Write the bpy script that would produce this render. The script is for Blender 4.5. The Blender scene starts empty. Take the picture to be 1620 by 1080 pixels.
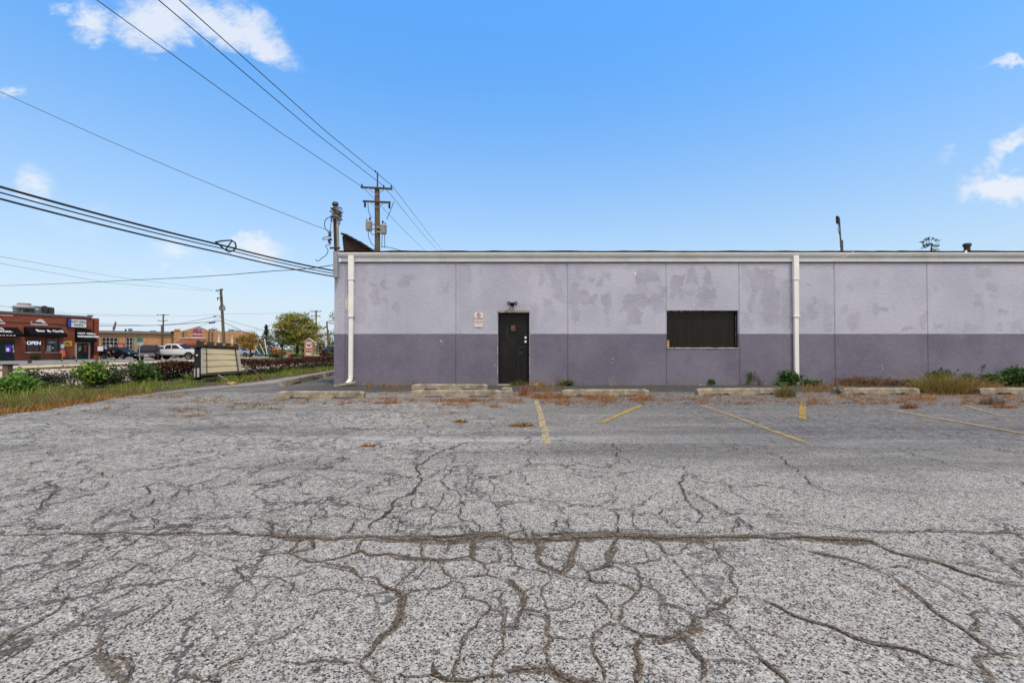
import bpy, math, random
import numpy as np
from mathutils import Vector, Matrix, Quaternion
R = math.radians
C = bpy.context.scene
COL = C.collection
random.seed(7); RNG = np.random.default_rng(7)

# ------------------------------------------------------------------ camera
CAMZ, FPX, PITCH = 1.04, 720.0, R(0.955)
cd = bpy.data.cameras.new('camera'); cam = bpy.data.objects.new('camera', cd); COL.objects.link(cam)
cd.sensor_width = 36; cd.lens = 16; cd.clip_start = 0.05; cd.clip_end = 3000
cam.location = (0, 0, CAMZ); cam.rotation_euler = (R(90) + PITCH, 0, 0)
C.camera = cam

# ------------------------------------------------------------------ light
SUN_AZ, SUN_EL = 150.0, 63.0
SUN_STR, SUN_ANG, SKY_STR, EXPO = 1.6, 10.0, 0.13, 0.9
def sdir():
    a, e = R(SUN_AZ), R(SUN_EL)
    return Vector((math.sin(a)*math.cos(e), math.cos(a)*math.cos(e), math.sin(e)))
sl = bpy.data.lights.new('sun', 'SUN'); so = bpy.data.objects.new('sun', sl); COL.objects.link(so)
sl.energy = SUN_STR; sl.angle = R(SUN_ANG); sl.color = (1.0, 0.86, 0.68)
so.rotation_mode = 'QUATERNION'; so.rotation_quaternion = sdir().to_track_quat('Z', 'Y'); so.location = (0, -5, 30)
vs = C.view_settings
vs.view_transform = 'Standard'; vs.look = 'None'; vs.exposure = EXPO; vs.gamma = 1; vs.use_curve_mapping = False

class NT:
    """small helper to write node trees"""
    def __init__(s, tree): s.t = tree; s.n = tree.nodes; s.l = tree.links
    def put(s, sock, v):
        if v is None: return
        if hasattr(v, 'is_output'): s.l.new(v, sock)
        elif isinstance(v, (tuple, list)) and sock.type == 'RGBA': sock.default_value = tuple(v[:3]) + (1,)
        else: sock.default_value = v
    def new(s, typ, **kw):
        n = s.n.new(typ)
        for k, v in kw.items(): setattr(n, k, v)
        return n
    def m(s, op, a, b=None, c=None, clamp=False):
        n = s.new('ShaderNodeMath', operation=op, use_clamp=clamp)
        for i, v in enumerate((a, b, c)): s.put(n.inputs[i], v)
        return n.outputs[0]
    def vm(s, op, a, b=None, out=0):
        n = s.new('ShaderNodeVectorMath', operation=op)
        s.put(n.inputs[0], a)
        if b is not None:
            s.put(n.inputs['Scale'] if op == 'SCALE' else n.inputs[1], b)
        return n.outputs[out]
    def noise(s, vec, scale, detail=3, rough=.55, dist=0, col=False):
        n = s.new('ShaderNodeTexNoise'); s.put(n.inputs['Vector'], vec)
        n.inputs['Scale'].default_value = scale; n.inputs['Detail'].default_value = detail
        n.inputs['Roughness'].default_value = rough; n.inputs['Distortion'].default_value = dist
        return n.outputs['Color' if col else 'Fac']
    def vor(s, vec, scale, feat='F1', out='Distance', rnd=1):
        n = s.new('ShaderNodeTexVoronoi', feature=feat); s.put(n.inputs['Vector'], vec)
        n.inputs['Scale'].default_value = scale; n.inputs['Randomness'].default_value = rnd
        return n.outputs[out]
    def ramp(s, fac, stops, interp='LINEAR'):
        n = s.new('ShaderNodeValToRGB'); s.put(n.inputs[0], fac); cr = n.color_ramp; cr.interpolation = interp
        while len(cr.elements) < len(stops): cr.elements.new(.5)
        for e, (p, c) in zip(cr.elements, stops):
            e.position = p; e.color = (c, c, c, 1) if not isinstance(c, (tuple, list)) else tuple(c[:3]) + (1,)
        return n.outputs[0]
    def step(s, x, lo, hi, a=0.0, b=1.0):
        n = s.new('ShaderNodeMapRange', interpolation_type='SMOOTHSTEP')
        s.put(n.inputs[0], x)
        for i, v in enumerate((lo, hi, a, b)): n.inputs[i+1].default_value = v
        return n.outputs[0]
    def mix(s, fac, a, b, blend='MIX'):
        n = s.new('ShaderNodeMix', data_type='RGBA', blend_type=blend)
        s.put(n.inputs[0], fac); s.put(n.inputs[6], a); s.put(n.inputs[7], b)
        return n.outputs[2]
    def xyz(s, v):
        n = s.new('ShaderNodeSeparateXYZ'); s.put(n.inputs[0], v); return n.outputs
    def comb(s, x, y, z):
        n = s.new('ShaderNodeCombineXYZ')
        for i, v in enumerate((x, y, z)): s.put(n.inputs[i], v)
        return n.outputs[0]
    def scaled(s, vec, sc, loc=(0, 0, 0), rot=(0, 0, 0), typ='POINT'):
        n = s.new('ShaderNodeMapping', vector_type=typ); s.put(n.inputs[0], vec)
        n.inputs['Location'].default_value = loc; n.inputs['Rotation'].default_value = rot; n.inputs['Scale'].default_value = sc
        return n.outputs[0]
    def bump(s, h, strength=.3, dist=.01):
        n = s.new('ShaderNodeBump'); s.put(n.inputs['Height'], h)
        n.inputs['Strength'].default_value = strength; n.inputs['Distance'].default_value = dist
        return n.outputs[0]

# ------------------------------------------------------------------ sky (world): Nishita with a few drifting clouds by direction
def px_uv(px, py):
    """photo pixel -> (x/y, z/y) of the viewing direction in the world"""
    u, v = (px-810)/FPX, (540-py)/FPX
    y = math.cos(PITCH) - v*math.sin(PITCH); z = math.sin(PITCH) + v*math.cos(PITCH)
    return u/y, z/y
def make_world():
    w = bpy.data.worlds.new('World'); C.world = w; w.use_nodes = True
    t = NT(w.node_tree); t.n.clear()
    sky = t.new('ShaderNodeTexSky', sky_type='NISHITA')
    sky.sun_disc = False; sky.sun_elevation = R(SUN_EL); sky.sun_rotation = R(SUN_AZ)
    sky.altitude = 200; sky.air_density = 1.25; sky.dust_density = 0.4; sky.ozone_density = 2.4
    d = t.new('ShaderNodeTexCoord').outputs['Generated']
    x, y, z = t.xyz(d)
    yy = t.m('MAXIMUM', y, .02)
    uv = t.comb(t.m('DIVIDE', x, yy), t.m('DIVIDE', z, yy), 0.0)
    wob = t.vm('SCALE', t.vm('SUBTRACT', t.noise(uv, 5, 4, col=True), (.5, .5, .5)), .13)
    uvw = t.vm('ADD', t.vm('ADD', uv, wob), t.vm('SCALE', t.vm('SUBTRACT', t.noise(t.scaled(uv, (1, 1.6, 1), rot=(0, 0, R(18))), 21, 5, .65, .8, col=True), (.5, .5, .5)), .075))
    clouds = [(255, 22, 105, 70, -8, 1.0), (345, 45, 150, 52, -20, 1.05), (415, 78, 75, 34, -14, .95), (385, 28, 80, 40, -35, .72), (215, 40, 50, 26, -20, .6), (145, 22, 55, 46, -35, 1.0), (100, 5, 30, 20, 0, .6),
              (1592, 292, 100, 42, -4, 1.15), (1600, 222, 60, 22, 22, .75), (1570, 250, 26, 24, 50, .6), (1590, 104, 60, 15, 5, .62),
              (402, 394, 66, 30, -14, .85), (275, 392, 60, 30, 0, .7), (65, 285, 60, 46, -40, .55), (10, 140, 36, 18, 10, .6),
              (1495, 238, 36, 16, 0, .30), (120, 345, 130, 50, -14, .36), (330, 425, 120, 26, 0, .36), (300, 470, 160, 20, 0, .3)]
    dens = None
    for (cx, cy, rx, ry, ang, wt) in clouds:
        if wt == 0: continue
        u0, v0 = px_uv(cx, cy)
        mp = t.scaled(uvw, (rx/FPX, ry/FPX, 1), (u0, v0, 0), (0, 0, R(ang)), 'TEXTURE')
        e = t.m('MULTIPLY', t.m('SUBTRACT', 1.0, t.vm('LENGTH', mp, out=1), clamp=True), wt)
        dens = e if dens is None else t.m('MAXIMUM', dens, e)
    fb = t.noise(t.scaled(uv, (1, 1.5, 1)), 8, 11, .68, .6)
    raw = t.m('ADD', t.m('MULTIPLY', dens, 1.55), t.m('MULTIPLY', t.m('MULTIPLY', t.m('SUBTRACT', fb, .5), 2.0), t.step(dens, .0, .45)))
    cov = t.m('MULTIPLY', t.step(raw, .10, 1.25), t.step(dens, .0, .16))
    cov = t.m('MULTIPLY', t.m('MULTIPLY', cov, .84), t.step(y, .02, .1))
    hz = t.m('POWER', t.m('SUBTRACT', 1.0, t.m('MULTIPLY', t.m('MAXIMUM', z, 0.0), 1.75), clamp=True), 1.7)
    hs = t.new('ShaderNodeHueSaturation'); hs.inputs['Saturation'].default_value = SKY_SAT; hs.inputs['Value'].default_value = SKY_VAL
    hs.inputs['Hue'].default_value = SKY_HUE
    t.put(hs.inputs['Color'], t.mix(1.0, sky.outputs[0], t.ramp(t.m('MAXIMUM', z, 0.0), [(0.0, .38), (.25, .62), (.6, 1.0)]), 'MULTIPLY'))
    k = 1/(SKY_STR*2**EXPO)
    c1 = t.mix(t.m('MULTIPLY', hz, HZ_MIX), hs.outputs[0], tuple(v*k for v in HZ_COL))
    c2 = t.mix(cov, c1, tuple(v*k for v in (.86, .90, .96)))
    # unseen broken bright cloud added behind the camera as neutral fill light
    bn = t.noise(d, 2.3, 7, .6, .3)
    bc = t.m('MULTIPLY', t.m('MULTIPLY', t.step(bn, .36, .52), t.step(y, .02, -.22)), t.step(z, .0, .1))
    c2 = t.mix(t.m('MULTIPLY', bc, .95), c2, tuple(v*k for v in FILL_CLOUD))
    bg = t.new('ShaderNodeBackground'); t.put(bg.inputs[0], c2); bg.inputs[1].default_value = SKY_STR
    out = t.new('ShaderNodeOutputWorld'); t.l.new(bg.outputs[0], out.inputs[0])
SKY_SAT, SKY_VAL, SKY_HUE = 1.31, 1.23, 0.5
HZ_MIX, HZ_COL = .92, (.67, .80, .985)
FILL_CLOUD = (1.55, 1.38, 1.18)
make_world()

# ------------------------------------------------------------------ placing helpers
def ray(px, py):
    u, v = px_uv(px, py); return u, v
def gz(x):
    """height of the land: the street and the far side lie a little lower than the parking lot"""
    t = min(1, max(0, (-12 - x)/28.0)); return -0.25*t*t*(3-2*t)
def at(px, py, Y):
    u, v = ray(px, py); return Vector((u*Y, Y, CAMZ + v*Y))
def ground(px, py):
    u, v = ray(px, py); z = 0.0
    for _ in range(8):
        Y = (z - CAMZ)/v; z = gz(u*Y)
    return Vector((u*Y, Y, z))
def gat(px, Y):
    u, _ = ray(px, 540); return Vector((u*Y, Y, gz(u*Y)))

def tag(o, label=None, cat=None, group=None, kind=None):
    if label: o['label'] = label
    if cat: o['category'] = cat
    if group: o['group'] = group
    if kind: o['kind'] = kind
    return o
def thing(name, label, cat, loc=(0, 0, 0), rotz=0, group=None):
    o = bpy.data.objects.new(name, None); COL.objects.link(o); o.empty_display_size = .2
    o.location = loc; o.rotation_euler = (0, 0, rotz)
    return tag(o, label, cat, group)
def link_mesh(name, me, mat, parent=None):
    o = bpy.data.objects.new(name, me); COL.objects.link(o)
    for m in (mat if isinstance(mat, (list, tuple)) else [mat]): me.materials.append(m)
    if parent is not None: o.parent = parent
    return o
def mesh_np(name, V, F, mat, parent=None, col=None, uv=None, smooth=False, mi=None, colname='col'):
    """big meshes from numpy arrays; F is (M,3) or (M,4)"""
    V = np.asarray(V, np.float32); F = np.asarray(F, np.int32); k = F.shape[1]
    me = bpy.data.meshes.new(name)
    me.vertices.add(len(V)); me.vertices.foreach_set('co', V.ravel())
    me.loops.add(F.size); me.loops.foreach_set('vertex_index', F.ravel())
    me.polygons.add(len(F)); me.polygons.foreach_set('loop_start', np.arange(0, F.size, k, dtype=np.int32))
    if mi is not None: me.polygons.foreach_set('material_index', np.asarray(mi, np.int32))
    if smooth: me.polygons.foreach_set('use_smooth', np.ones(len(F), bool))
    me.update(calc_edges=True)
    if col is not None:
        a = me.color_attributes.new(colname, 'FLOAT_COLOR', 'POINT')
        c4 = np.ones((len(V), 4), np.float32); c4[:, :col.shape[1]] = col; a.data.foreach_set('color', c4.ravel())
    if uv is not None:
        ul = me.uv_layers.new(name='uv'); ul.data.foreach_set('uv', np.asarray(uv, np.float32)[F.ravel()].ravel())
    me.validate()
    return link_mesh(name, me, mat, parent)
SPLIT = {'access_panel', 'bolt', 'brace', 'bracket', 'bushing', 'chipped_edge', 'insulator', 'label_plate', 'lock', 'notice', 'sticker', 'strap', 'strut', 'window_poster', 'letter_rail', 'roof_rail', 'eyes', 'plate_seam', 'red_tag'}
BLD_REF = {}
class MB:
    def __init__(s): s.v = []; s.f = []; s.m = []; s.mi = 0
    def add(s, vs, fs):
        o = len(s.v); s.v += [tuple(v) for v in vs]
        for f in fs: s.f.append([i+o for i in f]); s.m.append(s.mi)
        return s
    def box(s, x0, x1, y0, y1, z0, z1, b=0):
        if b:
            # chamfered along the vertical and horizontal outer edges: stack of three rings
            ring = lambda i, z: [(x0+i, y0, z), (x1-i, y0, z), (x1, y0+i, z), (x1, y1-i, z), (x1-i, y1, z), (x0+i, y1, z), (x0, y1-i, z), (x0, y0+i, z)]
            def inset(i, z): return [(x0+2*i, y0+i, z), (x1-2*i, y0+i, z), (x1-i, y0+2*i, z), (x1-i, y1-2*i, z), (x1-2*i, y1-i, z), (x0+2*i, y1-i, z), (x0+i, y1-2*i, z), (x0+i, y0+2*i, z)]
            V = inset(b, z0) + ring(b, z0+b) + ring(b, z1-b) + inset(b, z1); F = []
            for k in range(3):
                for i in range(8): F.append([k*8+i, k*8+(i+1) % 8, k*8+8+(i+1) % 8, k*8+8+i])
            F += [list(range(7, -1, -1)), list(range(24, 32))]
            return s.add(V, F)
        return s.add([(x0, y0, z0), (x1, y0, z0), (x1, y1, z0), (x0, y1, z0), (x0, y0, z1), (x1, y0, z1), (x1, y1, z1), (x0, y1, z1)],
                     [[3, 2, 1, 0], [4, 5, 6, 7], [0, 1, 5, 4], [1, 2, 6, 5], [2, 3, 7, 6], [3, 0, 4, 7]])
    def prism(s, poly, axis, a, b):
        """2-D polygon extruded along an axis (x: poly is (y,z); y: (x,z); z: (x,y))"""
        P = {'x': lambda p, t: (t, p[0], p[1]), 'y': lambda p, t: (p[0], t, p[1]), 'z': lambda p, t: (p[0], p[1], t)}[axis]
        n = len(poly)
        return s.add([P(p, a) for p in poly] + [P(p, b) for p in poly],
                     [list(range(n-1, -1, -1)), list(range(n, 2*n))] + [[i, (i+1) % n, n+(i+1) % n, n+i] for i in range(n)])
    def tube(s, pts, r, n=8, closed=False):
        pts = [Vector(p) for p in pts]; k = len(pts)
        rs = r if isinstance(r, (list, tuple)) else [r]*k
        V = []; prev = None
        for i, p in enumerate(pts):
            if closed: d = pts[(i+1) % k] - pts[i-1]
            else: d = pts[min(i+1, k-1)] - pts[max(i-1, 0)]
            d = d.normalized() if d.length > 1e-9 else Vector((0, 0, 1))
            if prev is None:
                ref = Vector((0, 0, 1)) if abs(d.z) < .9 else Vector((1, 0, 0)); x = d.cross(ref).normalized()
            else:
                x = (prev - d*prev.dot(d)); x = x.normalized() if x.length > 1e-6 else d.orthogonal().normalized()
            prev = x; y = d.cross(x)
            for j in range(n):
                a = 2*math.pi*j/n; V.append(p + (x*math.cos(a) + y*math.sin(a))*rs[i])
        F = []
        for i in range(k if closed else k-1):
            for j in range(n):
                a, b = i*n, ((i+1) % k)*n
                F.append([a+j, a+(j+1) % n, b+(j+1) % n, b+j])
        if not closed: F += [list(range(n-1, -1, -1)), list(range((k-1)*n, k*n))]
        return s.add(V, F)
    def cyl(s, p0, p1, r0, r1=None, n=12): return s.tube([p0, p1], [r0, r0 if r1 is None else r1], n)
    def lathe(s, prof, c=(0, 0, 0), n=16, axis='z'):
        V = []; k = len(prof)
        for r, h in prof:
            for j in range(n):
                a = 2*math.pi*j/n; x, y = r*math.cos(a), r*math.sin(a)
                p = {'z': (x, y, h), 'y': (x, h, y), 'x': (h, x, y)}[axis]
                V.append((p[0]+c[0], p[1]+c[1], p[2]+c[2]))
        F = [[i*n+j, i*n+(j+1) % n, (i+1)*n+(j+1) % n, (i+1)*n+j] for i in range(k-1) for j in range(n)]
        F += [list(range(n-1, -1, -1)), list(range((k-1)*n, k*n))]
        return s.add(V, F)
    def quad(s, *p): return s.add(p, [list(range(len(p)))])
    def jitter(s, a, seed=1):
        r = random.Random(seed); h = {}
        out = []
        for v in s.v:
            k = tuple(round(c, 4) for c in v)
            if k not in h: h[k] = tuple(c + r.uniform(-a, a) for c in v)
            out.append(h[k])
        s.v = out; return s
    def islands(s):
        p = list(range(len(s.v)))
        def f(i):
            while p[i] != i: p[i] = p[p[i]]; i = p[i]
            return i
        for fc in s.f:
            for b in fc[1:]:
                x, y = f(fc[0]), f(b)
                if x != y: p[x] = y
        G = {}
        for fc in s.f: G.setdefault(f(fc[0]), []).append(fc)
        out = []
        for fs in G.values():
            q = MB(); ids = sorted({i for fc in fs for i in fc}); m = {i: k for k, i in enumerate(ids)}
            q.v = [s.v[i] for i in ids]; q.f = [[m[i] for i in fc] for fc in fs]; q.m = [0]*len(fs); out.append(q)
        return out
    def build(s, name, mat, parent=None, smooth=0):
        # pieces that are parts in their own right become one object each
        if name in SPLIT and not getattr(s, 'single', False):
            L = [q for q in s.islands()]
            for q in L: q.single = True
            obs = [q.build(name, mat, parent, smooth) for q in L]
            if parent is BLD_REF.get('o') and parent is not None:
                for o in obs[1:]: BP(o)
            return obs[0]
        me = bpy.data.meshes.new(name); me.from_pydata(s.v, [], s.f)
        if any(s.m): me.polygons.foreach_set('material_index', s.m)
        me.validate(); me.update()
        import bmesh
        b = bmesh.new(); b.from_mesh(me); bmesh.ops.recalc_face_normals(b, faces=b.faces); b.to_mesh(me); b.free()
        if smooth:
            me.polygons.foreach_set('use_smooth', [True]*len(me.polygons))
            me.set_sharp_from_angle(angle=R(smooth))
        return link_mesh(name, me, mat, parent)
def copy_tree(o, parent=None):
    c = o.copy(); COL.objects.link(c); c.parent = parent
    for ch in [x for x in bpy.data.objects if x.parent == o]: copy_tree(ch, c)
    return c

# ------------------------------------------------------------------ materials
def principled(name):
    m = bpy.data.materials.new(name); m.use_nodes = True
    t = NT(m.node_tree); p = t.n['Principled BSDF']; return m, t, p
def mat(name, col, rough=.75, metal=0, var=.18, scale=6, bump=0, bscale=60, spec=None, coat=0, dirt=None, dirtamt=.4, stretch=(1, 1, 1)):
    """procedural paint / wood / metal / stone: base colour broken up by noise, optional dirt blotches and bump"""
    m, t, p = principled(name)
    o = t.scaled(t.new('ShaderNodeTexCoord').outputs['Object'], stretch)
    n = t.noise(o, scale, 5, .6)
    lo = tuple(c*(1-var) for c in col); hi = tuple(min(1, c*(1+var)) for c in col)
    c = t.mix(t.step(n, .3, .7), lo, hi)
    if dirt:
        c = t.mix(t.m('MULTIPLY', t.step(t.noise(o, scale*.6, 7, .7, .4), .5, .72), dirtamt), c, dirt)
    t.put(p.inputs['Base Color'], c)
    p.inputs['Metallic'].default_value = metal
    t.put(p.inputs['Roughness'], t.m('ADD', rough, t.m('MULTIPLY', t.m('SUBTRACT', n, .5), .2)))
    if spec is not None: p.inputs['Specular IOR Level'].default_value = spec
    if coat: p.inputs['Coat Weight'].default_value = coat
    if bump: t.put(p.inputs['Normal'], t.bump(t.noise(o, bscale, 4), bump, .01))
    return m
def leaf_mat(name, trans=.25):
    m, t, p = principled(name)
    a = t.new('ShaderNodeAttribute', attribute_name='col').outputs['Color']
    t.put(p.inputs['Base Color'], a); p.inputs['Roughness'].default_value = .6; p.inputs['Specular IOR Level'].default_value = .25
    tr = t.new('ShaderNodeBsdfTranslucent'); t.put(tr.inputs[0], a)
    mx = t.new('ShaderNodeMixShader'); mx.inputs[0].default_value = trans
    t.l.new(p.outputs[0], mx.inputs[1]); t.l.new(tr.outputs[0], mx.inputs[2])
    t.l.new(mx.outputs[0], t.n['Material Output'].inputs[0])
    return m
def emit_mat(name, col, strength):
    m, t, p = principled(name)
    t.put(p.inputs['Base Color'], col); t.put(p.inputs['Emission Color'], col); p.inputs['Emission Strength'].default_value = strength
    return m
def glass_mat(name, col=(.02, .022, .025), rough=.08):
    m, t, p = principled(name)
    n = t.noise(t.new('ShaderNodeTexCoord').outputs['Object'], 3, 3)
    t.put(p.inputs['Base Color'], t.mix(n, tuple(c*.7 for c in col), tuple(c*1.4 for c in col)))
    t.put(p.inputs['Roughness'], t.m('ADD', rough, t.m('MULTIPLY', n, .08))); p.inputs['Specular IOR Level'].default_value = .6
    return m

LEAF = leaf_mat('leaves'); BLADE = leaf_mat('grass_blades', .3)
WOODPOLE = mat('weathered_pole_wood', (.105, .085, .055), .9, var=.35, scale=5, bump=.4, bscale=30, stretch=(6, 6, .6))
DARKWOOD = mat('dark_arm_wood', (.06, .037, .026), .9, var=.3, scale=8)
GALV = mat('galvanised_metal', (.28, .285, .29), .45, .6, .12, 10)
TANK = mat('grey_transformer_paint', (.36, .375, .385), .5, 0, .08, 4, dirt=(.2, .16, .12), dirtamt=.3)
WIRE = mat('dark_wire', (.03, .03, .032), .6, 0, .1)
CABLE = mat('black_cable', (.012, .012, .013), .55, 0, .1)
WIREGREY = mat('grey_wire', (.085, .09, .095), .55, .3, .1)
BLACK = mat('black_paint', (.006, .006, .0065), .6, 0, .2, 5, spec=.2)
WHITEP = mat('white_paint', (.58, .58, .58), .5, 0, .05, 5, dirt=(.4, .36, .3), dirtamt=.25)
TEXTW = mat('white_lettering', (.55, .55, .55), .6, 0, .04)
TEXTK = mat('black_lettering', (.02, .02, .02), .6, 0, .04)
TEXTR = mat('red_lettering', (.45, .03, .04), .6, 0, .04)
CONC = mat('weathered_concrete', (.235, .212, .168), .95, 0, .30, 7, bump=.8, bscale=45, dirt=(.085, .065, .042), dirtamt=.7, spec=.2)

def text(s, size, m, parent, loc, rot=(R(90), 0, 0), name='lettering', align='CENTER', ext=.004, sx=1.0, bold=0):
    cu = bpy.data.curves.new('t', 'FONT'); cu.body = s; cu.size = size; cu.align_x = align; cu.align_y = 'CENTER'; cu.extrude = ext; cu.offset = bold
    to = bpy.data.objects.new('t', cu); COL.objects.link(to); bpy.context.view_layer.update()
    me = bpy.data.meshes.new_from_object(to.evaluated_get(bpy.context.evaluated_depsgraph_get()))
    bpy.data.objects.remove(to); bpy.data.curves.remove(cu)
    me.materials.clear()
    o = link_mesh(name, me, m, parent); o.location = loc; o.rotation_euler = rot; o.scale = (sx, 1, 1)
    return o
# ================================================================== GROUND
def mat_asphalt():
    m, t, p = principled('worn_asphalt')
    o = t.new('ShaderNodeTexCoord').outputs['Object']; x, y, z = t.xyz(o)
    # aggregate: stones of ~9 mm, coarser grit, and tar between them
    wob = t.vm('ADD', o, t.vm('SCALE', t.vm('SUBTRACT', t.noise(o, 90, 2, col=True), (.5, .5, .5)), .006))
    s1 = t.xyz(t.vor(wob, 165, out='Color'))[0]; farw = t.step(y, 2.4, 6.5)
    s2 = t.xyz(t.vor(wob, 46, out='Color'))[1]
    s3 = t.noise(o, 17, 5, .75)
    s4 = t.xyz(t.vor(o, 21, out='Color'))[2]; s5 = t.noise(o, 8, 4, .8)
    g = t.m('ADD', t.m('ADD', t.m('MULTIPLY', s1, .78), t.m('MULTIPLY', s2, .20)), t.m('ADD', t.m('MULTIPLY', t.m('SUBTRACT', s4, .5), t.m('ADD', .03, t.m('MULTIPLY', farw, .46))), t.m('MULTIPLY', t.m('SUBTRACT', s5, .45), .08)))
    stone = t.ramp(g, [(.0, (.015, .015, .015)), (.20, (.03, .029, .028)), (.32, (.145, .139, .125)), (.48, (.285, .273, .243)), (.78, (.39, .377, .338)), (1, (.58, .56, .505))])
    tint = t.xyz(t.vor(wob, 165, out='Color'))[2]
    stone = t.mix(t.m('MULTIPLY', t.step(tint, .86, .95), .45), stone, (.36, .27, .19))
    c = t.mix(t.m('MULTIPLY', t.step(s3, .46, .74), .5), stone, t.mix(.32, stone, (.14, .135, .13)))
    # worn / sealed areas: long blotches along the driving lane, more dark binder left to the right and by the wall
    lane = t.noise(t.scaled(o, (.28, 1.7, 1)), 1.0, 6, .62, .3)
    blot = t.noise(t.scaled(o, (.55, 1.0, 1), (3, 1, 0)), .8, 6, .66, .4)
    right = t.m('MULTIPLY', t.step(x, -2.5, 5.5), t.step(y, 2.6, 5.6))
    dk = t.m('ADD', t.m('ADD', t.m('MULTIPLY', lane, .55), t.m('MULTIPLY', blot, .45)), t.m('ADD', t.m('MULTIPLY', right, .25), t.m('MULTIPLY', t.step(y, 6.5, 10.5), .06)))
    fine = t.noise(o, 34, 4, .8)
    nearw = t.step(y, 4.6, 2.0)
    dk = t.m('ADD', t.m('SUBTRACT', dk, t.m('MULTIPLY', nearw, .05)), t.m('ADD', t.m('MULTIPLY', t.m('SUBTRACT', fine, .5), .24), t.m('MULTIPLY', t.m('MULTIPLY', t.m('SUBTRACT', s4, .5), farw), .26)))
    c = t.mix(t.m('MULTIPLY', t.step(dk, .49, .70), .80), c, t.mix(.25, (.052, .051, .053), stone))
    # pale scoured streaks
    pale = t.noise(t.scaled(o, (.16, 1.5, 1), (7, 2, 0)), 1.2, 5, .6)
    pf = t.m('ADD', pale, t.m('MULTIPLY', t.m('SUBTRACT', fine, .5), .3))
    c = t.mix(t.m('MULTIPLY', t.step(pf, .56, .76), .34), c, t.mix(.5, (.42, .415, .40), stone))
    # tyre-dark band and pale rut beside it, running along the stalls
    wy = t.m('ADD', y, t.m('MULTIPLY', t.m('SUBTRACT', t.noise(t.scaled(o, (.5, 0, 0)), 1, 3), .5), .5))
    bd = t.m('MULTIPLY', t.step(wy, 5.45, 5.75), t.step(wy, 6.3, 5.95))
    bl = t.m('MULTIPLY', t.step(wy, 5.0, 5.2), t.step(wy, 5.55, 5.4))
    brk = t.step(t.m('ADD', t.noise(t.scaled(o, (.35, 1, 1)), .9, 4), t.m('MULTIPLY', t.m('SUBTRACT', fine, .5), .5)), .44, .62)
    c = t.mix(t.m('MULTIPLY', t.m('MULTIPLY', bd, brk), .6), c, (.075, .075, .08))
    c = t.mix(t.m('MULTIPLY', t.m('MULTIPLY', bl, brk), .45), c, (.46, .455, .44))
    # newer dark asphalt strip under the wall
    ws = t.m('ADD', y, t.m('MULTIPLY', t.m('SUBTRACT', t.noise(o, 1.4, 5, .65), .5), 1.1))
    nw = t.m('MULTIPLY', t.step(ws, 10.75, 11.3), t.step(x, -7.8, -4.6, .25, 1.0))
    c = t.mix(t.m('MULTIPLY', nw, .92), c, t.mix(.10, (.027, .027, .029), stone))
    # dust drifted over cracks and the low seam
    dust = t.noise(o, 1.1, 6, .7, .5)
    c = t.mix(t.m('MULTIPLY', t.step(dust, .60, .80), .35), c, (.20, .165, .12))
    # hair cracks: warped cells, only where the pavement is broken up
    wv = t.vm('ADD', o, t.vm('SCALE', t.vm('SUBTRACT', t.noise(o, 1.9, 5, .62, col=True), (.5, .5, .5)), .8))
    e1 = t.vor(wv, 1.25, 'DISTANCE_TO_EDGE'); e2 = t.vor(t.vm('ADD', wv, (5.2, 1.7, 0)), 2.3, 'DISTANCE_TO_EDGE')
    reg = t.m('ADD', t.noise(o, .33, 3), t.m('MULTIPLY', t.step(x, 1.5, -2.2), .2))
    k1 = t.m('MULTIPLY', t.step(e1, .020, .006), t.step(reg, .46, .58))
    k2 = t.m('MULTIPLY', t.step(e2, .026, .008), t.step(reg, .55, .68))
    kk = t.m('MAXIMUM', t.m('MULTIPLY', k1, .85), t.m('MULTIPLY', k2, .65))
    kk = t.m('MULTIPLY', kk, t.step(t.noise(o, 4, 4), .30, .5))
    c = t.mix(kk, c, (.045, .042, .038))
    t.put(p.inputs['Base Color'], c); p.inputs['Roughness'].default_value = .93; p.inputs['Specular IOR Level'].default_value = .25
    t.put(p.inputs['Normal'], t.bump(t.m('ADD', g, t.m('MULTIPLY', kk, -1.5)), .55, .006))
    return m
def mat_crack(name, base, light, worn):
    m, t, p = principled(name)
    tc = t.new('ShaderNodeTexCoord'); o = tc.outputs['Object']; u, v, _ = t.xyz(tc.outputs['UV'])
    g = t.xyz(t.vor(o, 150, out='Color'))[0]; g2 = t.noise(o, 30, 4, .7)
    c = t.ramp(t.m('ADD', t.m('MULTIPLY', g, .6), t.m('MULTIPLY', g2, .4)), [(.15, tuple(x*.35 for x in base)), (.5, base), (.72, light), (1, (.46, .42, .36))])
    t.put(p.inputs['Base Color'], c); p.inputs['Roughness'].default_value = .95; p.inputs['Specular IOR Level'].default_value = .15
    e = t.m('SUBTRACT', 1.0, t.m('ABSOLUTE', t.m('SUBTRACT', t.m('MULTIPLY', v, 2.0), 1.0)))
    n = t.m('ADD', t.m('MULTIPLY', t.noise(o, 70, 5, .8), 1.0), t.m('MULTIPLY', t.noise(o, 9, 3), .6))
    a = t.step(t.m('ADD', e, t.m('MULTIPLY', t.m('SUBTRACT', n, .8), worn)), .15, .70)
    t.put(p.inputs['Alpha'], t.m('MULTIPLY', a, .93))
    t.put(p.inputs['Normal'], t.bump(g, .5, .006))
    return m
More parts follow.
